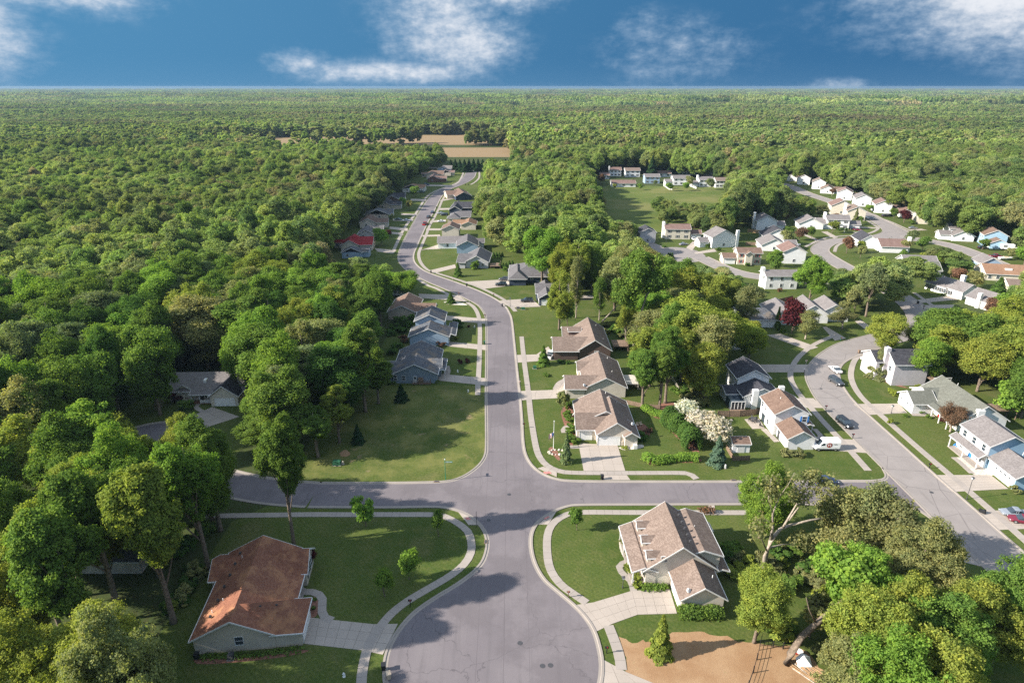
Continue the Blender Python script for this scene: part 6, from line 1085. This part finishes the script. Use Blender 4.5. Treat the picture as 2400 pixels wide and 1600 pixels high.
def deck(label, f, x, y, w, d, h, ang=0, m='wood', steps=True):
    p = W(f, x, y); t = thing('deck', label, 'deck', (p[0], p[1], 0), R(ang)); n = int(d/.3)
    for i in range(n): MB().box(0, i*d/n, h-.06, w, (i+1)*d/n-.02, h).build('plank', M[m], t)
    mb = MB()
    for x0 in np.arange(0, w+.01, w/max(1, round(w/.35))): mb.box(x0-.02, .02, h, x0+.02, .06, h+.9)
    mb.box(0, 0, h+.88, w, .09, h+.95)
    for y0 in np.arange(0, d+.01, d/max(1, round(d/.35))): mb.box(w-.06, y0-.02, h, w-.02, y0+.02, h+.9)
    mb.box(w-.1, 0, h+.88, w, d, h+.96); mb.build('railing', M['trim' if m == 'stone' else 'wood'], t)
    for a, b in ((.1, .1), (w-.1, .1), (w-.1, d-.1)): MB().box(a-.07, b-.07, 0, a+.07, b+.07, h-.06).build('leg', M[m], t)
    if steps:
        for i in range(6): MB().box(w-1.2+i*.28, -.3-i*.1 if False else .3, h-.15-(i+1)*h/7, w-.9+i*.28, 1.4, h-.1-(i+1)*h/7).build('step', M[m], t)
    return t
deck('wooden back deck with rail at the dark brown house', 'Z5', 1000, 430, 4.6, 5.5, 1.6); deck('grey back deck with stairs at the second tan-roofed house', 'Z5', 1095, 745, 3.6, 6.0, 1.7, 0, 'stone'); deck('grey back deck of the grey ranch house', 'F', 605, 530, 4.6, 6, 1.2); deck('low wooden deck under the back door of the blue-grey house', 'G', 285, 835, 5.0, 2.6, .3, 0, 'wood', False)
deck('high back deck with white rail at the white house with green-grey roof', 'L', 1005, 830, 5.5, 4, 2.4, 0, 'wood', False)

# ------------------------------------------------ vehicles
PAINT = dict(white=m_plain('car_paint_white', (.75, .75, .76), .25, .03, spec=.6), black=m_plain('car_paint_black', (.012, .014, .018), .2, .1, spec=.8), silver=m_plain('car_paint_silver', (.33, .36, .40), .25, .05, .4, .7), grey=m_plain('car_paint_grey', (.06, .065, .075), .25, .05, .2, .7),
    maroon=m_plain('car_paint_maroon', (.16, .012, .03), .25, .05, spec=.7), red=m_plain('car_paint_red', (.32, .02, .02), .25, .05, spec=.7), green=m_plain('car_paint_green', (.05, .10, .09), .25, .05, spec=.7), blue=m_plain('car_paint_blue', (.03, .05, .10), .25, .05, spec=.7))
def loft(secs):           # sections along x: (x, [(half width, z) bottom -> top])
    mb = MB(); n = len(secs[0][1]); vs = []
    for x, pr in secs: vs += [(x, -w, z) for w, z in pr]+[(x, w, z) for w, z in pr[::-1]]
    k = 2*n; fs = []
    for i in range(len(secs)-1):
        for j in range(k): fs.append((i*k+j, i*k+(j+1) % k, (i+1)*k+(j+1) % k, (i+1)*k+j))
    fs += [tuple(range(k-1, -1, -1)), tuple((len(secs)-1)*k+j for j in range(k))]; return mb.add(vs, [f[::-1] for f in fs])
def car(label, x, y, ang, kind='sedan', paint='silver', group=None):
    t = thing({'sedan': 'parked_car', 'suv': 'parked_suv', 'pickup': 'pickup_truck', 'van': 'delivery_van'}[kind], label, {'sedan': 'car', 'suv': 'car', 'pickup': 'truck', 'van': 'van'}[kind], (x, y, .05), R(ang), group); P = PAINT[paint]
    L_, w, zb = {'sedan': (4.7, .91, .82), 'suv': (4.8, .95, 1.02), 'pickup': (5.7, 1.0, 1.05), 'van': (5.6, 1.0, 1.15)}[kind]; h = L_/2; z0 = .28 if kind != 'van' else .35
    S_ = lambda x_, wf, zt: (x_, [(w*wf*.93, z0), (w*wf, z0+.25), (w*wf, zt-.12), (w*wf*.9, zt)])
    if kind == 'van':
        loft([S_(-h, .97, 1.3), S_(-h+.1, 1, 1.3), S_(h-1.2, 1, 1.3), S_(h-.35, .97, 1.1), S_(h, .85, .95)]).build('body', P, t)
        up = loft([(-h+.02, [(.98, 1.2), (.96, 2.0), (.80, 2.55)]), (h-2.2, [(.98, 1.2), (.96, 2.0), (.80, 2.62)]), (h-1.75, [(.96, 1.2), (.9, 2.0), (.70, 2.45)]), (h-.85, [(.9, 1.15), (.86, 1.2), (.8, 1.22)])]).build('upper_body', P, t)
        for sg in (-1, 1): MB().add([(h-2.15, sg*.995, 1.38), (h-1.05, sg*.96, 1.28), (h-1.35, sg*.95, 1.62), (h-1.75, sg*.93, 1.98), (h-2.15, sg*.955, 2.0)], [(0, 1, 2, 3, 4) if sg < 0 else (4, 3, 2, 1, 0)]).build('side_window', M['glass'], t)
        MB().add([(h-.86, -.78, 1.26), (h-.86, .78, 1.26), (h-1.68, .64, 2.33), (h-1.68, -.64, 2.33)], [(0, 1, 2, 3)]).build('windscreen', M['glass'], t).location = (.045, 0, .03)
        MB().box(-h, -1.015, .34, h-.5, 1.015, .55).build('sill', M['black'], t); MB().box(h-.2, -.85, .3, h+.06, .85, .62).build('bumper', M['black'], t)
        ring = [(1.45*0+.05+.60*math.cos(a), 1.48+.60*math.sin(a)) for a in np.linspace(0, 2*PI, 29)[:-1]]
        for sg in (-1, 1):
            d_ = MB().add([(x_-.35, sg*1.008, z_) for x_, z_ in ring], [tuple(range(28)) if sg < 0 else tuple(range(27, -1, -1))]).build('logo_disc', m_plain('logo_red', (.32, .055, .045), .5, .1), t)
            def lt(txt, x_, z_, s_, m_, nm):
                cu = bpy.data.curves.new(nm, 'FONT'); cu.body = txt; cu.size = s_; cu.align_x = 'CENTER'; cu.align_y = 'CENTER'; cu.offset = .012; cu.extrude = .003
                tmp = bpy.data.objects.new(nm, cu); C.objects.link(tmp); bpy.context.view_layer.update(); me_ = bpy.data.meshes.new_from_object(tmp); bpy.data.objects.remove(tmp); me_.materials.clear(); me_.materials.append(m_); ob = link(nm, me_, d_); ob.location = (x_, sg*1.016, z_); ob.rotation_euler = (PI/2, 0, 0 if sg < 0 else PI)
            lt('H', -.30, 1.47, .95, M['white'], 'letter'); m_ = MB()
            for q in range(5): m_.box(-1.35-q*.15 if sg > 0 else -1.95+q*.15, min(sg*1.004, sg*1.012), 1.62, -1.25-q*.15 if sg > 0 else -1.85+q*.15, max(sg*1.004, sg*1.012), 1.78+.03*(q % 2))
            m_.build('faint_lettering', M['dgrey'], t)
    else:
        hood = {'sedan': 1.25, 'suv': 1.15, 'pickup': 1.3}[kind]; tail = {'sedan': .95, 'suv': .12, 'pickup': 1.9}[kind]
        loft([S_(-h, .84, zb-.1), S_(-h+.18, .97, zb), S_(-h+1, 1, zb), S_(h-hood, 1, zb), S_(h-.45, .96, zb-.10), S_(h, .8, zb-.24)]).build('body', P, t)
        x0, x1 = -h+tail, h-hood; rt = {'sedan': 1.42, 'suv': 1.70, 'pickup': 1.82}[kind]; sl0 = {'sedan': .75, 'suv': .3, 'pickup': .12}[kind]
        loft([(x0, [(w*.88, zb-.06), (w*.86, zb+.03)]), (x0+sl0, [(w*.88, zb-.06), (w*.76, rt-.06)]), (x1-.85, [(w*.88, zb-.06), (w*.76, rt-.05)]), (x1, [(w*.88, zb-.06), (w*.86, zb+.02)])]).build('window_band', M['glass'], t)
        loft([(x0+sl0-.08, [(w*.74, rt-.09), (w*.68, rt-.02)]), (x0+sl0+.2, [(w*.78, rt-.09), (w*.72, rt)]), (x1-1.0, [(w*.78, rt-.09), (w*.72, rt)]), (x1-.78, [(w*.73, rt-.1), (w*.66, rt-.04)])]).build('roof', P, t)
        for xx in (x0+sl0+.75, x1-1.35):
            if kind != 'pickup' or xx < x1-1: 
                for sg in (-1, 1): MB().box(xx, min(sg*w*.80, sg*w*.895), zb-.02, xx+.09, max(sg*w*.80, sg*w*.895), rt-.1).build('pillar', P, t)
        if kind == 'pickup': MB().box(-h+.12, -w*.78, zb-.02, -h+1.75, w*.78, zb+.015).build('truck_bed', M['black'], t)
    for sg in (-1, 1):
        MB().box(h-.16, min(sg*.5, sg*.78)*w/.9, zb-.36 if kind != 'van' else .85, h+.0 if kind != 'van' else h-.02, max(sg*.5, sg*.78)*w/.9, zb-.22 if kind != 'van' else 1.05).build('headlight', M['lens'], t); MB().box(-h-.015, min(sg*.5, sg*.8)*w/.95, zb-.32, -h+.08, max(sg*.5, sg*.8)*w/.95, zb-.14).build('tail_light', M['tail'], t)
        for xx in (-h+.95, h-.92):
            wh = MB().tube([(xx, sg*(w-.2), .33), (xx, sg*(w+.03), .33)], .335, 16).build('wheel', M['tyre'], t); MB().tube([(xx, sg*(w+.0), .33), (xx, sg*(w+.045), .33)], .20, 10).build('rim', M['chrome'], wh)
    return t
CARS = [('van', 'white', 'Z4', 732, 476, 180, 'white delivery van with a round red H logo on the driveway'), ('suv', 'black', 'Z4', 873, 300, -80, 'black SUV parked alone at the kerb of the concrete road'), ('suv', 'grey', 'Z10', 968, 935, -78, 'dark grey SUV parked behind the white car at the road bend'), ('sedan', 'white', 'Z10', 964, 845, 94, 'white car with pale roof rack parked at the road bend'),
    ('sedan', 'silver', 'Z4', 2118, 960, 172, 'silver sedan on the driveway at the right edge'), ('sedan', 'maroon', 'Z4', 2185, 1015, 160, 'maroon sedan nosing in beside the silver one'), ('suv', 'blue', 'Z3', 2010, 100, 5, 'dark blue car half hidden by twigs on the side street'), ('suv', 'black', 'F', 712, 690, 178, 'nearer black SUV on the driveway of the hip-roofed house'), ('suv', 'grey', 'F', 745, 640, 176, 'dark SUV behind the black one at the hip-roofed house'),
    ('suv', 'black', 'F', 958, 845, 180, 'black SUV alone on the wide pale driveway'), ('pickup', 'white', 'Z5', 492, 470, 70, 'white vehicle half hidden behind the evergreen at the dark brown house'), ('pickup', 'red', 'Z7', 1072, 640, 80, 'red pickup truck parked on the main street'), ('suv', 'grey', 'Z7', 1103, 582, 80, 'dark car parked in front of the red pickup on the main street'), ('sedan', 'blue', 'Z7', 1135, 540, 82, 'small dark blue car farther up the main street'),
    ('sedan', 'white', 'Z7', 1212, 618, 5, 'white car on a short driveway right of the main street'), ('sedan', 'silver', 'Z7', 1205, 548, 170, 'silver car behind the dark one right of the main street'), ('suv', 'black', 'Z7', 1235, 562, 175, 'dark wagon on the driveway right of the main street'), ('sedan', 'green', 'Z7', 845, 600, -12, 'green car beside the wide blue-grey roof'), ('sedan', 'white', 'Z7', 915, 610, 10, 'white car across the sidewalk left of the main street'),
    ('suv', 'green', 'Z7', 1045, 368, 0, 'greenish SUV before the white-walled house up the street'), ('suv', 'blue', 'Z7', 1085, 305, 0, 'blue SUV by the tan-roofed house up the street'), ('sedan', 'silver', 'H', 390, 302, 20, 'silver car on the cul-de-sac driveway'), ('sedan', 'white', 'H', 465, 262, 90, 'car inside the open garage of the cream colonial'), ('sedan', 'silver', 'B', 1320, 672, -25, 'light blue-silver car on the loop road'), ('sedan', 'white', 'B', 1200, 652, -30, 'white car left of the silver one on the loop road'),
    ('sedan', 'maroon', 'B', 1115, 825, -30, 'maroon car before the colonial garage'), ('suv', 'black', 'B', 1060, 815, -30, 'dark car next to the maroon one at the colonial'), ('suv', 'black', 'B', 1500, 635, 5, 'black SUV by the two-storey house of the upper street'), ('suv', 'black', 'B', 1560, 630, 5, 'second dark SUV by the two-storey house of the upper street'), ('sedan', 'silver', 'B', 1880, 800, 0, 'silver car on the driveway right of the crossing'),
    ('pickup', 'maroon', 'C', 1900, 560, -8, 'dark red pickup towing a boat at the far right road'), ('suv', 'black', 'C', 1700, 425, 0, 'black SUV at the open garage of the light blue house'), ('sedan', 'white', 'Z10', 1205, 760, 20, 'white car nose at the brownish spruce')]
for kd, pt, f, x, y, a, lb in CARS: p = W(f, x, y); car(lb, p[0], p[1], a, kd, pt, None)
for f, x, y, a, lb in (('C', 2060, 600, -5, 'white boat on a trailer behind the red pickup'), ('B', 240, 1045, -20, 'white covered boat beside the house with two light gables')):
    p = W(f, x, y); t = thing('boat', lb, 'boat', (p[0], p[1], 0), R(a)); loft([(-3, [(.7, .5), (1.05, 1.2)]), (0, [(.8, .5), (1.15, 1.25)]), (2, [(.5, .6), (.8, 1.35)]), (3, [(.05, 1.1), (.08, 1.45)])]).build('hull', M['white'], t); MB().box(-1.2, -.6, 1.2, .8, .6, 1.65).build('cockpit', M['beige'], t); MB().box(-3, -.5, .25, 3.6, -.4, .35).box(-3, .4, .25, 3.6, .5, .35).build('trailer', M['dgrey'], t)
p = W('C', 2090, 440); t = thing('motorhome', 'white camper van beside the light blue house at the far right', 'camper', (p[0], p[1], 0), R(-15)); MB().box(-3.2, -1.1, .5, 2.4, 1.1, 2.9).build('body', M['white'], t); MB().box(2.4, -1, .5, 3.6, 1, 1.6).build('cab', M['white'], t); MB().box(-2.4, -1.13, 1.6, -.8, -1.1, 2.3).build('side_window', M['glass'], t)
for sx in (-2.2, 2.6):
    for sg in (-1, 1): MB().tube([(sx, sg*.8, .38), (sx, sg*1.12, .38)], .38, 12).build('wheel', M['tyre'], t)

# ------------------------------------------------ street furniture
def mailbox(f, x, y, label, m='black', rz=0):
    p = W(f, x, y); t = thing('mailbox', label, 'mailbox', (p[0], p[1], 0), rz, 'kerbside mailboxes'); MB().box(-.06, -.06, 0, .06, .06, 1.05).build('post', M[m if m != 'white' else 'wood'], t)
    mb = MB(); mb.extr([(-.12, 1.05), (.12, 1.05), (.12, 1.22), (.06, 1.32), (-.06, 1.32), (-.12, 1.22)], 'x', -.30, .26); mb.build('box', M[m], t); MB().box(-.02, -.16, 1.15, .1, -.13, 1.38).build('flag', M['red'], t)
for a in (('Z2', 770, 940, 'black mailbox on the grass strip left of the turning circle'), ('Z2', 1858, 880, 'dark double mailbox on the grass strip right of the turning circle', 'wood'), ('Z3', 505, 1265, 'dark mailbox by the straw-covered yard'), ('Z5', 272, 1055, 'black mailbox on the strip beside the flagpole lawn'), ('Z4', 737, 190, 'black mailbox at the upper end of the van driveway strip'), ('Z4', 935, 400, 'black mailbox between the black SUV and the white van'),
    ('Z4', 1498, 620, 'black mailbox on the strip facing the light blue house'), ('Z5', 236, 708, 'pale mailbox at the second tan-roofed house', 'stone'), ('F', 308, 785, 'brown mailbox at the inside of the road bend', 'wood'), ('F', 250, 650, 'pale stone mailbox across from the neat evergreen', 'stone'), ('F', 640, 800, 'black mailbox by the lone black SUV driveway'), ('G', 852, 315, 'dark mailbox on the strip by the pale blue houses'), ('Z10', 1612, 390, 'dark mailbox at the side road in shade'), ('Z10', 748, 795, 'tan mailbox on the strip inside the left bend', 'stone'), ('Z10', 735, 858, 'white mailbox by the charcoal-roofed house driveway', 'white'), ('B', 550, 975, 'black mailbox on the loop road corner'), ('I', 985, 625, 'green mailbox above the road bend', 'utilg')): mailbox(*a)
def bin_(f, x, y, label, m='black', rz=0., tip=False):
    p = W(f, x, y); t = thing('wheeled_bin', label, 'trash bin', (p[0], p[1], .03 if not tip else .35), rz, 'wheeled bins')
    if tip: t.rotation_euler = (R(80), 0, rz)
    MB().taper(0, 0, .06, 1.0, .22, .24, .29, .34).build('body', M[m], t); MB().box(-.31, -.36, 1.0, .31, .40, 1.07).build('lid', M[m], t); MB().box(-.22, .36, .93, .22, .43, .98).build('handle', M[m], t)
    for sg in (-1, 1): MB().tube([(sg*.22, .26, .12), (sg*.29, .26, .12)], .12, 10).build('wheel', M['tyre'], t)
for a in (('Z2', 586, 1380, 'black wheeled bin on the kerb at the lower left of the turning circle', 'black', .2), ('Z2', 622, 1440, 'beige wheeled bin next to the black one on the turning circle', 'beige', .4), ('Z5', 910, 1475, 'black bin at the foot of the wide driveway', 'black', .1), ('F', 383, 695, 'dark blue bin at the hip-roofed house driveway', 'black', .3), ('F', 42, 572, 'black bin at the grey ranch driveway'), ('F', 722, 890, 'grey bin by the kerb before the wide pale driveway', 'dgrey'), ('G', 848, 520, 'green bin on the strip before the nearer pale blue house', 'utilg'), ('Z4', 1860, 935, 'black bin lying tipped by the lamp post', 'black', .6, True), ('Z10', 1570, 352, 'black bin at the end of the shaded side road'), ('Z10', 1138, 715, 'brown bin at the kerb of the road bend', 'wood'), ('Z1', 1358, 1305, 'dark bin behind the corner of the red-brown roofed house'), ('Z7', 1168, 500, 'dark bin on the main street kerb'), ('Z7', 1440, 305, 'black bin near the top of the main street'), ('Z7', 1415, 305, 'dark bin beside the one near the top of the main street')): bin_(*a)
def lamp(f, x, y, label, H_=4.6, rz=0.):
    p = W(f, x, y); t = thing('street_lamp', label, 'street lamp', (p[0], p[1], 0), rz); MB().tube([(0, 0, 0), (0, 0, .4), (0, 0, .41), (0, 0, H_)], [.12, .1, .06, .045], 8).build('post', M['dgrey'], t); MB().taper(0, 0, H_, H_+.4, .13, .13, .24, .24).build('lantern', M['lens'], t); MB().taper(0, 0, H_+.4, H_+.58, .28, .28, .04, .04).build('cap', M['dgrey'], t)
lamp('Z4', 1772, 845, 'slim dark street lamp at the corner of the light blue house driveway'); lamp('Z3', 615, 815, 'short yard lamp beside the curled porch path', 1.8); lamp('Z4', 1218, 215, 'short yard lamp on the white side-garage lawn', 1.8); lamp('Z8', 765, 790, 'yard lamp on the cream colonial lawn', 2.4); lamp('B', 925, 900, 'yard lamp at the colonial on the loop road', 2.4); lamp('F', 798, 890, 'thin post lamp on the wide pale driveway', 3.0)
p = W('Z6', 1815, 1243); t = thing('street_sign', 'green street name sign on a dark pole at the corner of the vacant lot', 'street sign', (p[0], p[1], 0)); MB().tube([(0, 0, 0), (0, 0, 5.0)], .06, 7).build('pole', M['green'], t); b1 = MB().box(.02, -.02, 4.25, 1.55, .02, 4.6).build('name_blade', M['green'], t); b2 = MB().box(-.02, .02, 4.65, .02, 1.0, 4.95).build('name_blade', M['green'], t); MB().taper(0, 0, 5.0, 5.15, .1, .1, .03, .03).build('cap', M['white'], t); m_ = MB()
for i in range(9): m_.box(.14+i*.15, -.028, 4.33, .23+i*.15, -.0205, 4.52-.05*(i % 3 == 1))
m_.build('lettering', M['white'], b1)
p = W('Z2', 1226, 395); t = thing('stop_sign', 'thin sign pole seen edge-on at the kerb of the crossroads', 'sign pole', (p[0], p[1], 0)); MB().tube([(0, 0, 0), (0, 0, 3.4)], .045, 6).build('pole', M['dgrey'], t); MB().box(-.02, -.38, 2.5, .02, .38, 3.26).build('plate', M['dgrey'], t)
p = W('Z5', 512, 1235); t = thing('flagpole', 'white flagpole with a limp striped flag on the corner lawn', 'flagpole', (p[0], p[1], 0)); MB().tube([(0, 0, 0), (0, 0, 7.2)], [.07, .04], 8).build('pole', M['white'], t); MB().taper(0, 0, 7.2, 7.4, .1, .1, .06, .06).build('finial', M['white'], t); fl = None
def cloth(name, m, z0, z1, x1, par):
    n = 8; vs = []; 
    for i in range(n+1):
        for z in (z0, z1): vs.append((-i/n*x1, .12*math.sin(i*1.3), z-.75*(i/n)**1.2))
    mb = MB(); mb.add(vs, [(2*i, 2*i+2, 2*i+3, 2*i+1) for i in range(n)]); return mb.build(name, m, par)
fl = cloth('flag', M['white'], 3.4, 4.6, 1.1, t)
for i in range(6): q = cloth('stripe', M['red'], 3.45+i*.2, 3.53+i*.2, 1.1, fl); q.location = (0, -.012, 0)
q = cloth('canton', M['blue'], 4.05, 4.61, .45, fl); q.location = (0, -.024, 0)
def utilbox(f, x, y, label, w=1.0, d=.9, h=.8, m='utilg'):
    p = W(f, x, y); t = thing('utility_box', label, 'utility box', (p[0], p[1], 0)); MB().box(-w/2-.1, -d/2-.1, 0, w/2+.1, d/2+.1, .1).build('pad', M['conc'], t); MB().taper(0, 0, .1, h, w/2, d/2, w/2*.92, d/2*.85).build('cabinet', M[m], t); MB().box(-w/2*.94, -d/2*.9, h, w/2*.94, d/2*.9, h+.05).build('lid', M[m], t)
utilbox('Z6', 1150, 1145, 'green transformer box on the vacant lot by the side street', 1.7, 1.2, .9); utilbox('Z6', 1187, 1145, 'small pale pedestal beside the transformer box', .3, .3, .7, 'stone'); utilbox('Z5', 360, 570, 'small green utility box before the second tan-roofed house'); utilbox('F', 345, 545 if False else 560, 'x', .01, .01, .01) if False else None
utilbox('Z5', 265, 88, 'green transformer box by the lone black SUV driveway', 1.4); utilbox('Z1', 1595, 1300, 'grey air conditioner at the south wall of the red-brown roofed house', .8, .8, .9, 'dgrey'); utilbox('Z5', 1280 if False else 1915, 1385, 'short white marker post on the lawn near the bright tree', .25, .25, .9, 'white'); utilbox('Z7', 1860, 1350, 'pair of low grey utility boxes near the wide pale driveway', 1.2, .8, .6, 'dgrey')
def hydrant(f, x, y, label, m='white'):
    p = W(f, x, y); t = thing('fire_hydrant', label, 'hydrant', (p[0], p[1], 0)); MB().tube([(0, 0, 0), (0, 0, .08), (0, 0, .1), (0, 0, .6), (0, 0, .75)], [.2, .2, .13, .13, .05], 10).build('barrel', M[m], t); MB().tube([(-.2, 0, .45), (.2, 0, .45)], .07, 8).build('outlet', M[m], t)
hydrant('Z2', 313, 1425, 'white hydrant on the lawn at the bottom left of the turning circle'); hydrant('G', 770, 388, 'white hydrant on the lawn by the pale blue houses'); hydrant('Z6', 1953, 700, 'pale hydrant near the end of the sidewalk at the vacant lot'); hydrant('G', 640, 735, 'small white garden ornament on the blue-grey house lawn')
# garden furniture, yard things
def chair(f, x, y, label, m='wood', rz=0., s=1.):
    p = W(f, x, y); t = thing('garden_chair', label, 'chair', (p[0], p[1], .05), rz, 'garden chairs'); MB().box(-.3, -.3, .38, .3, .3, .44).build('seat', M[m], t); MB().box(-.3, .26, .44, .3, .32, .95).build('backrest', M[m], t)
    for a in (-.26, .24):
        for b in (-.26, .24): MB().box(a, b, 0, a+.04, b+.04, .38).build('leg', M[m], t)
chair('Z5', 1196, 1040, 'left garden chair on the round patio behind the corner house', 'beige'); chair('Z5', 1226, 1036, 'right garden chair on the round patio behind the corner house', 'beige', .3); chair('K', 300, 470, 'blue chair on the front porch of the light blue house', 'blue', -.8); chair('K', 318, 455, 'second blue chair farther along the light blue porch', 'blue', -.8); chair('M', 355, 622, 'dark garden chair at the corner of the small patio', 'black', .6)
p = W('K', 240, 432); t = thing('tarp_heap', 'bright blue covered heap under the porch of the light blue house', 'cover', (p[0]+.6, p[1], 0)); MB().taper(0, 0, 0, .9, .7, .7, .25, .3).build('cover', M['blue'], t)
p = W('M', 290, 575); t = thing('patio_table', 'round dark glass table on the patio behind the brown-roofed house', 'table', (p[0], p[1], .07)); MB().tube([(0, 0, .7), (0, 0, .76)], .75, 20).build('tabletop', M['dgrey'], t); MB().tube([(0, 0, 0), (0, 0, .7)], .06, 8).build('leg', M['dgrey'], t)
for i, a in enumerate(np.linspace(0, 2*PI, 5)[:-1]): chair('M', 290+28*math.cos(a), 572+16*math.sin(a), ('rear', 'left', 'front', 'right')[i]+' dark chair at the round patio table', 'dgrey', -a)
p = W('Z3', 1862, 1345); t = thing('construction_tent', 'white crumpled sheet on a frame beside the pile of boards in the straw yard', 'sheet', (p[0], p[1], 0)); MB().add([(-.9, -.5, .1), (.9, -.6, .3), (1.0, .6, .9), (0, .9, 1.3), (-1.0, .6, .7), (0, .1, 1.4)], [(0, 1, 5), (1, 2, 5), (2, 3, 5), (3, 4, 5), (4, 0, 5)]).build('sheet', M['white'], t)
p = W('Z3', 1905, 1400); t = thing('lumber_pile', 'pile of pale boards lying on the straw-covered yard', 'lumber', (p[0], p[1], .1), R(-55))
for i in range(12): q = MB().box(-2.0+random.uniform(-.3, .3), -.07, 0, 2.0+random.uniform(-.3, .3), .07, .05).build('board', M['woodn' if i % 3 else 'stone'], t); q.location = (0, (i-6)*.2, .06*(i % 3)); q.rotation_euler = (0, 0, random.uniform(-.15, .15))
p = W('Z3', 1940, 1400); o = sheet('plywood_sheet', [(p[0]+a, p[1]+b) for a, b in ((-1.3, -.4), (.2, -1.5), (1.5, .3), (0, 1.4))], .12, M['woodn']); o['kind'] = 'thing'; tag(o, 'orange-brown plywood sheet beside the pile of boards', 'plywood')
p = W('Z3', 1830, 1275); t = thing('wheelbarrow', 'pale round tub with red frame at the foot of the leaning tree', 'wheelbarrow', (p[0], p[1], 0)); MB().tube([(0, 0, .35), (0, 0, .7)], [.3, .5], 12).build('tub', M['white'], t); MB().box(-.5, -.04, .1, .5, .04, .3).build('frame', M['red'], t)
p = W('Y', 222, 370); t = thing('carport_slab', 'low pale concrete pad with dark side on the back lawn', 'platform', (p[0], p[1], 0)); MB().box(-2.6, -1.2, 0, 2.6, 1.4, .9).build('base', M['dgrey'], t); MB().box(-2.8, -1.4, .9, 2.8, 1.6, 1.0).build('top', M['conc'], t)
p = W('Z5', 1250, 1080); t = thing('firewood_stack', 'red-brown log stack beside the round patio', 'firewood', (p[0], p[1], 0), R(-50))
for i in range(10): q = MB().tube([(0, -.4, 0), (0, .4, 0)], .12, 7).build('log', M['mulch'], t); q.location = ((i % 5)*.25, 0, .15+.22*(i//5))

# ------------------------------------------------ yard trees between the far houses
HC = [(o.location.x, o.location.y) for o in sc.objects if o.parent is None and o.get('category') in ('house',)]
random.seed(21); n_ = 0; tries = 0
YC = ['fresh light green', 'mid green', 'pale olive', 'yellow-green', 'reddish brown', 'grey-green', 'fresh light green', 'mid green']
ZONES = [((95, 205, 130, 330), 16, 'among the white houses of the loop road'), ((150, 235, 300, 420), 26, 'among the white houses of the upper street'), ((180, 235, 200, 300), 8, 'by the far right road'), ((100, 200, 210, 300), 14, 'between the cul-de-sac and the loop road'), ((65, 175, 500, 545), 10, 'between the far houses facing the meadow'), ((-90, -60, 330, 560), 7, 'beside the houses left of the main street'), ((-30, -5, 330, 560), 8, 'beside the houses right of the main street'), ((20, 60, 190, 300), 6, 'on the back lawns behind the hip-roofed house')]
PLACED = []
for (x0, x1, y0, y1), want, where in ZONES:
    got = 0; tries = 0
    while got < want and tries < 600:
        tries += 1; x, y = random.uniform(x0, x1), random.uniform(y0, y1); r = random.uniform(2.2, 4.0)
        if any(math.hypot(x-a-4, y-b-4) < 11 for a, b in HC): continue
        if np.any(np.hypot(RP[:, 0]-x, RP[:, 1]-y) < RP[:, 2]+3.5) or any(math.hypot(x-a, y-b) < r+3 for a, b in PLACED) or any(math.hypot(x-a, y-b) < r+c for a, b, c in HAND): continue
        PLACED.append((x, y)); got += 1; c = random.choice(YC); tree(x, y, r*random.uniform(1.9, 2.6), r, random.choice('rrv'), c, 'small '+c+' yard tree '+where, group='yard trees '+where)
# ------------------------------------------------ haze
hz = MB().box(-13900, -400, -1.0, 13900, 13950, CH+2).build('haze', bpy.data.materials.new('air'), kind='stuff'); hm = hz.data.materials[0]; hm.use_nodes = True
t = NT(hm.node_tree); t.n.clear(); o = t.N('ShaderNodeOutputMaterial'); pv = t.N('ShaderNodeVolumePrincipled'); pv.inputs['Color'].default_value = (.30, .44, .58, 1); pv.inputs['Density'].default_value = 0.00008; pv.inputs['Anisotropy'].default_value = .1
t.l.new(pv.outputs[0], o.inputs['Volume']); hz['label'] = 'thin blue haze over the distant forest'
cy.volume_bounces = 0

# things that still share a label are told apart by their place in their row
from collections import defaultdict
same = defaultdict(list)
for o in sc.objects:
    if o.parent is None and o.get('label') and o.get('category') and o.get('kind') != 'stuff': same[o['label']].append(o)
ORD = 'leftmost,second,third,fourth,fifth,sixth,seventh,eighth,ninth,tenth,eleventh,twelfth,thirteenth,fourteenth,fifteenth,sixteenth,seventeenth,eighteenth,nineteenth,twentieth,twenty-first,twenty-second,twenty-third,twenty-fourth,twenty-fifth,rightmost'.split(',')
for lb, os_ in same.items():
    if 1 < len(os_) <= 26:
        for i, o in enumerate(sorted(os_, key=lambda o: o.location.x/max(o.location.y, 1))):
            w = ORD[i] if i == 0 else ('rightmost' if i == len(os_)-1 else ORD[i]+' from left'); n = w+' '+lb
            if len(n.split()) <= 16: o['label'] = n
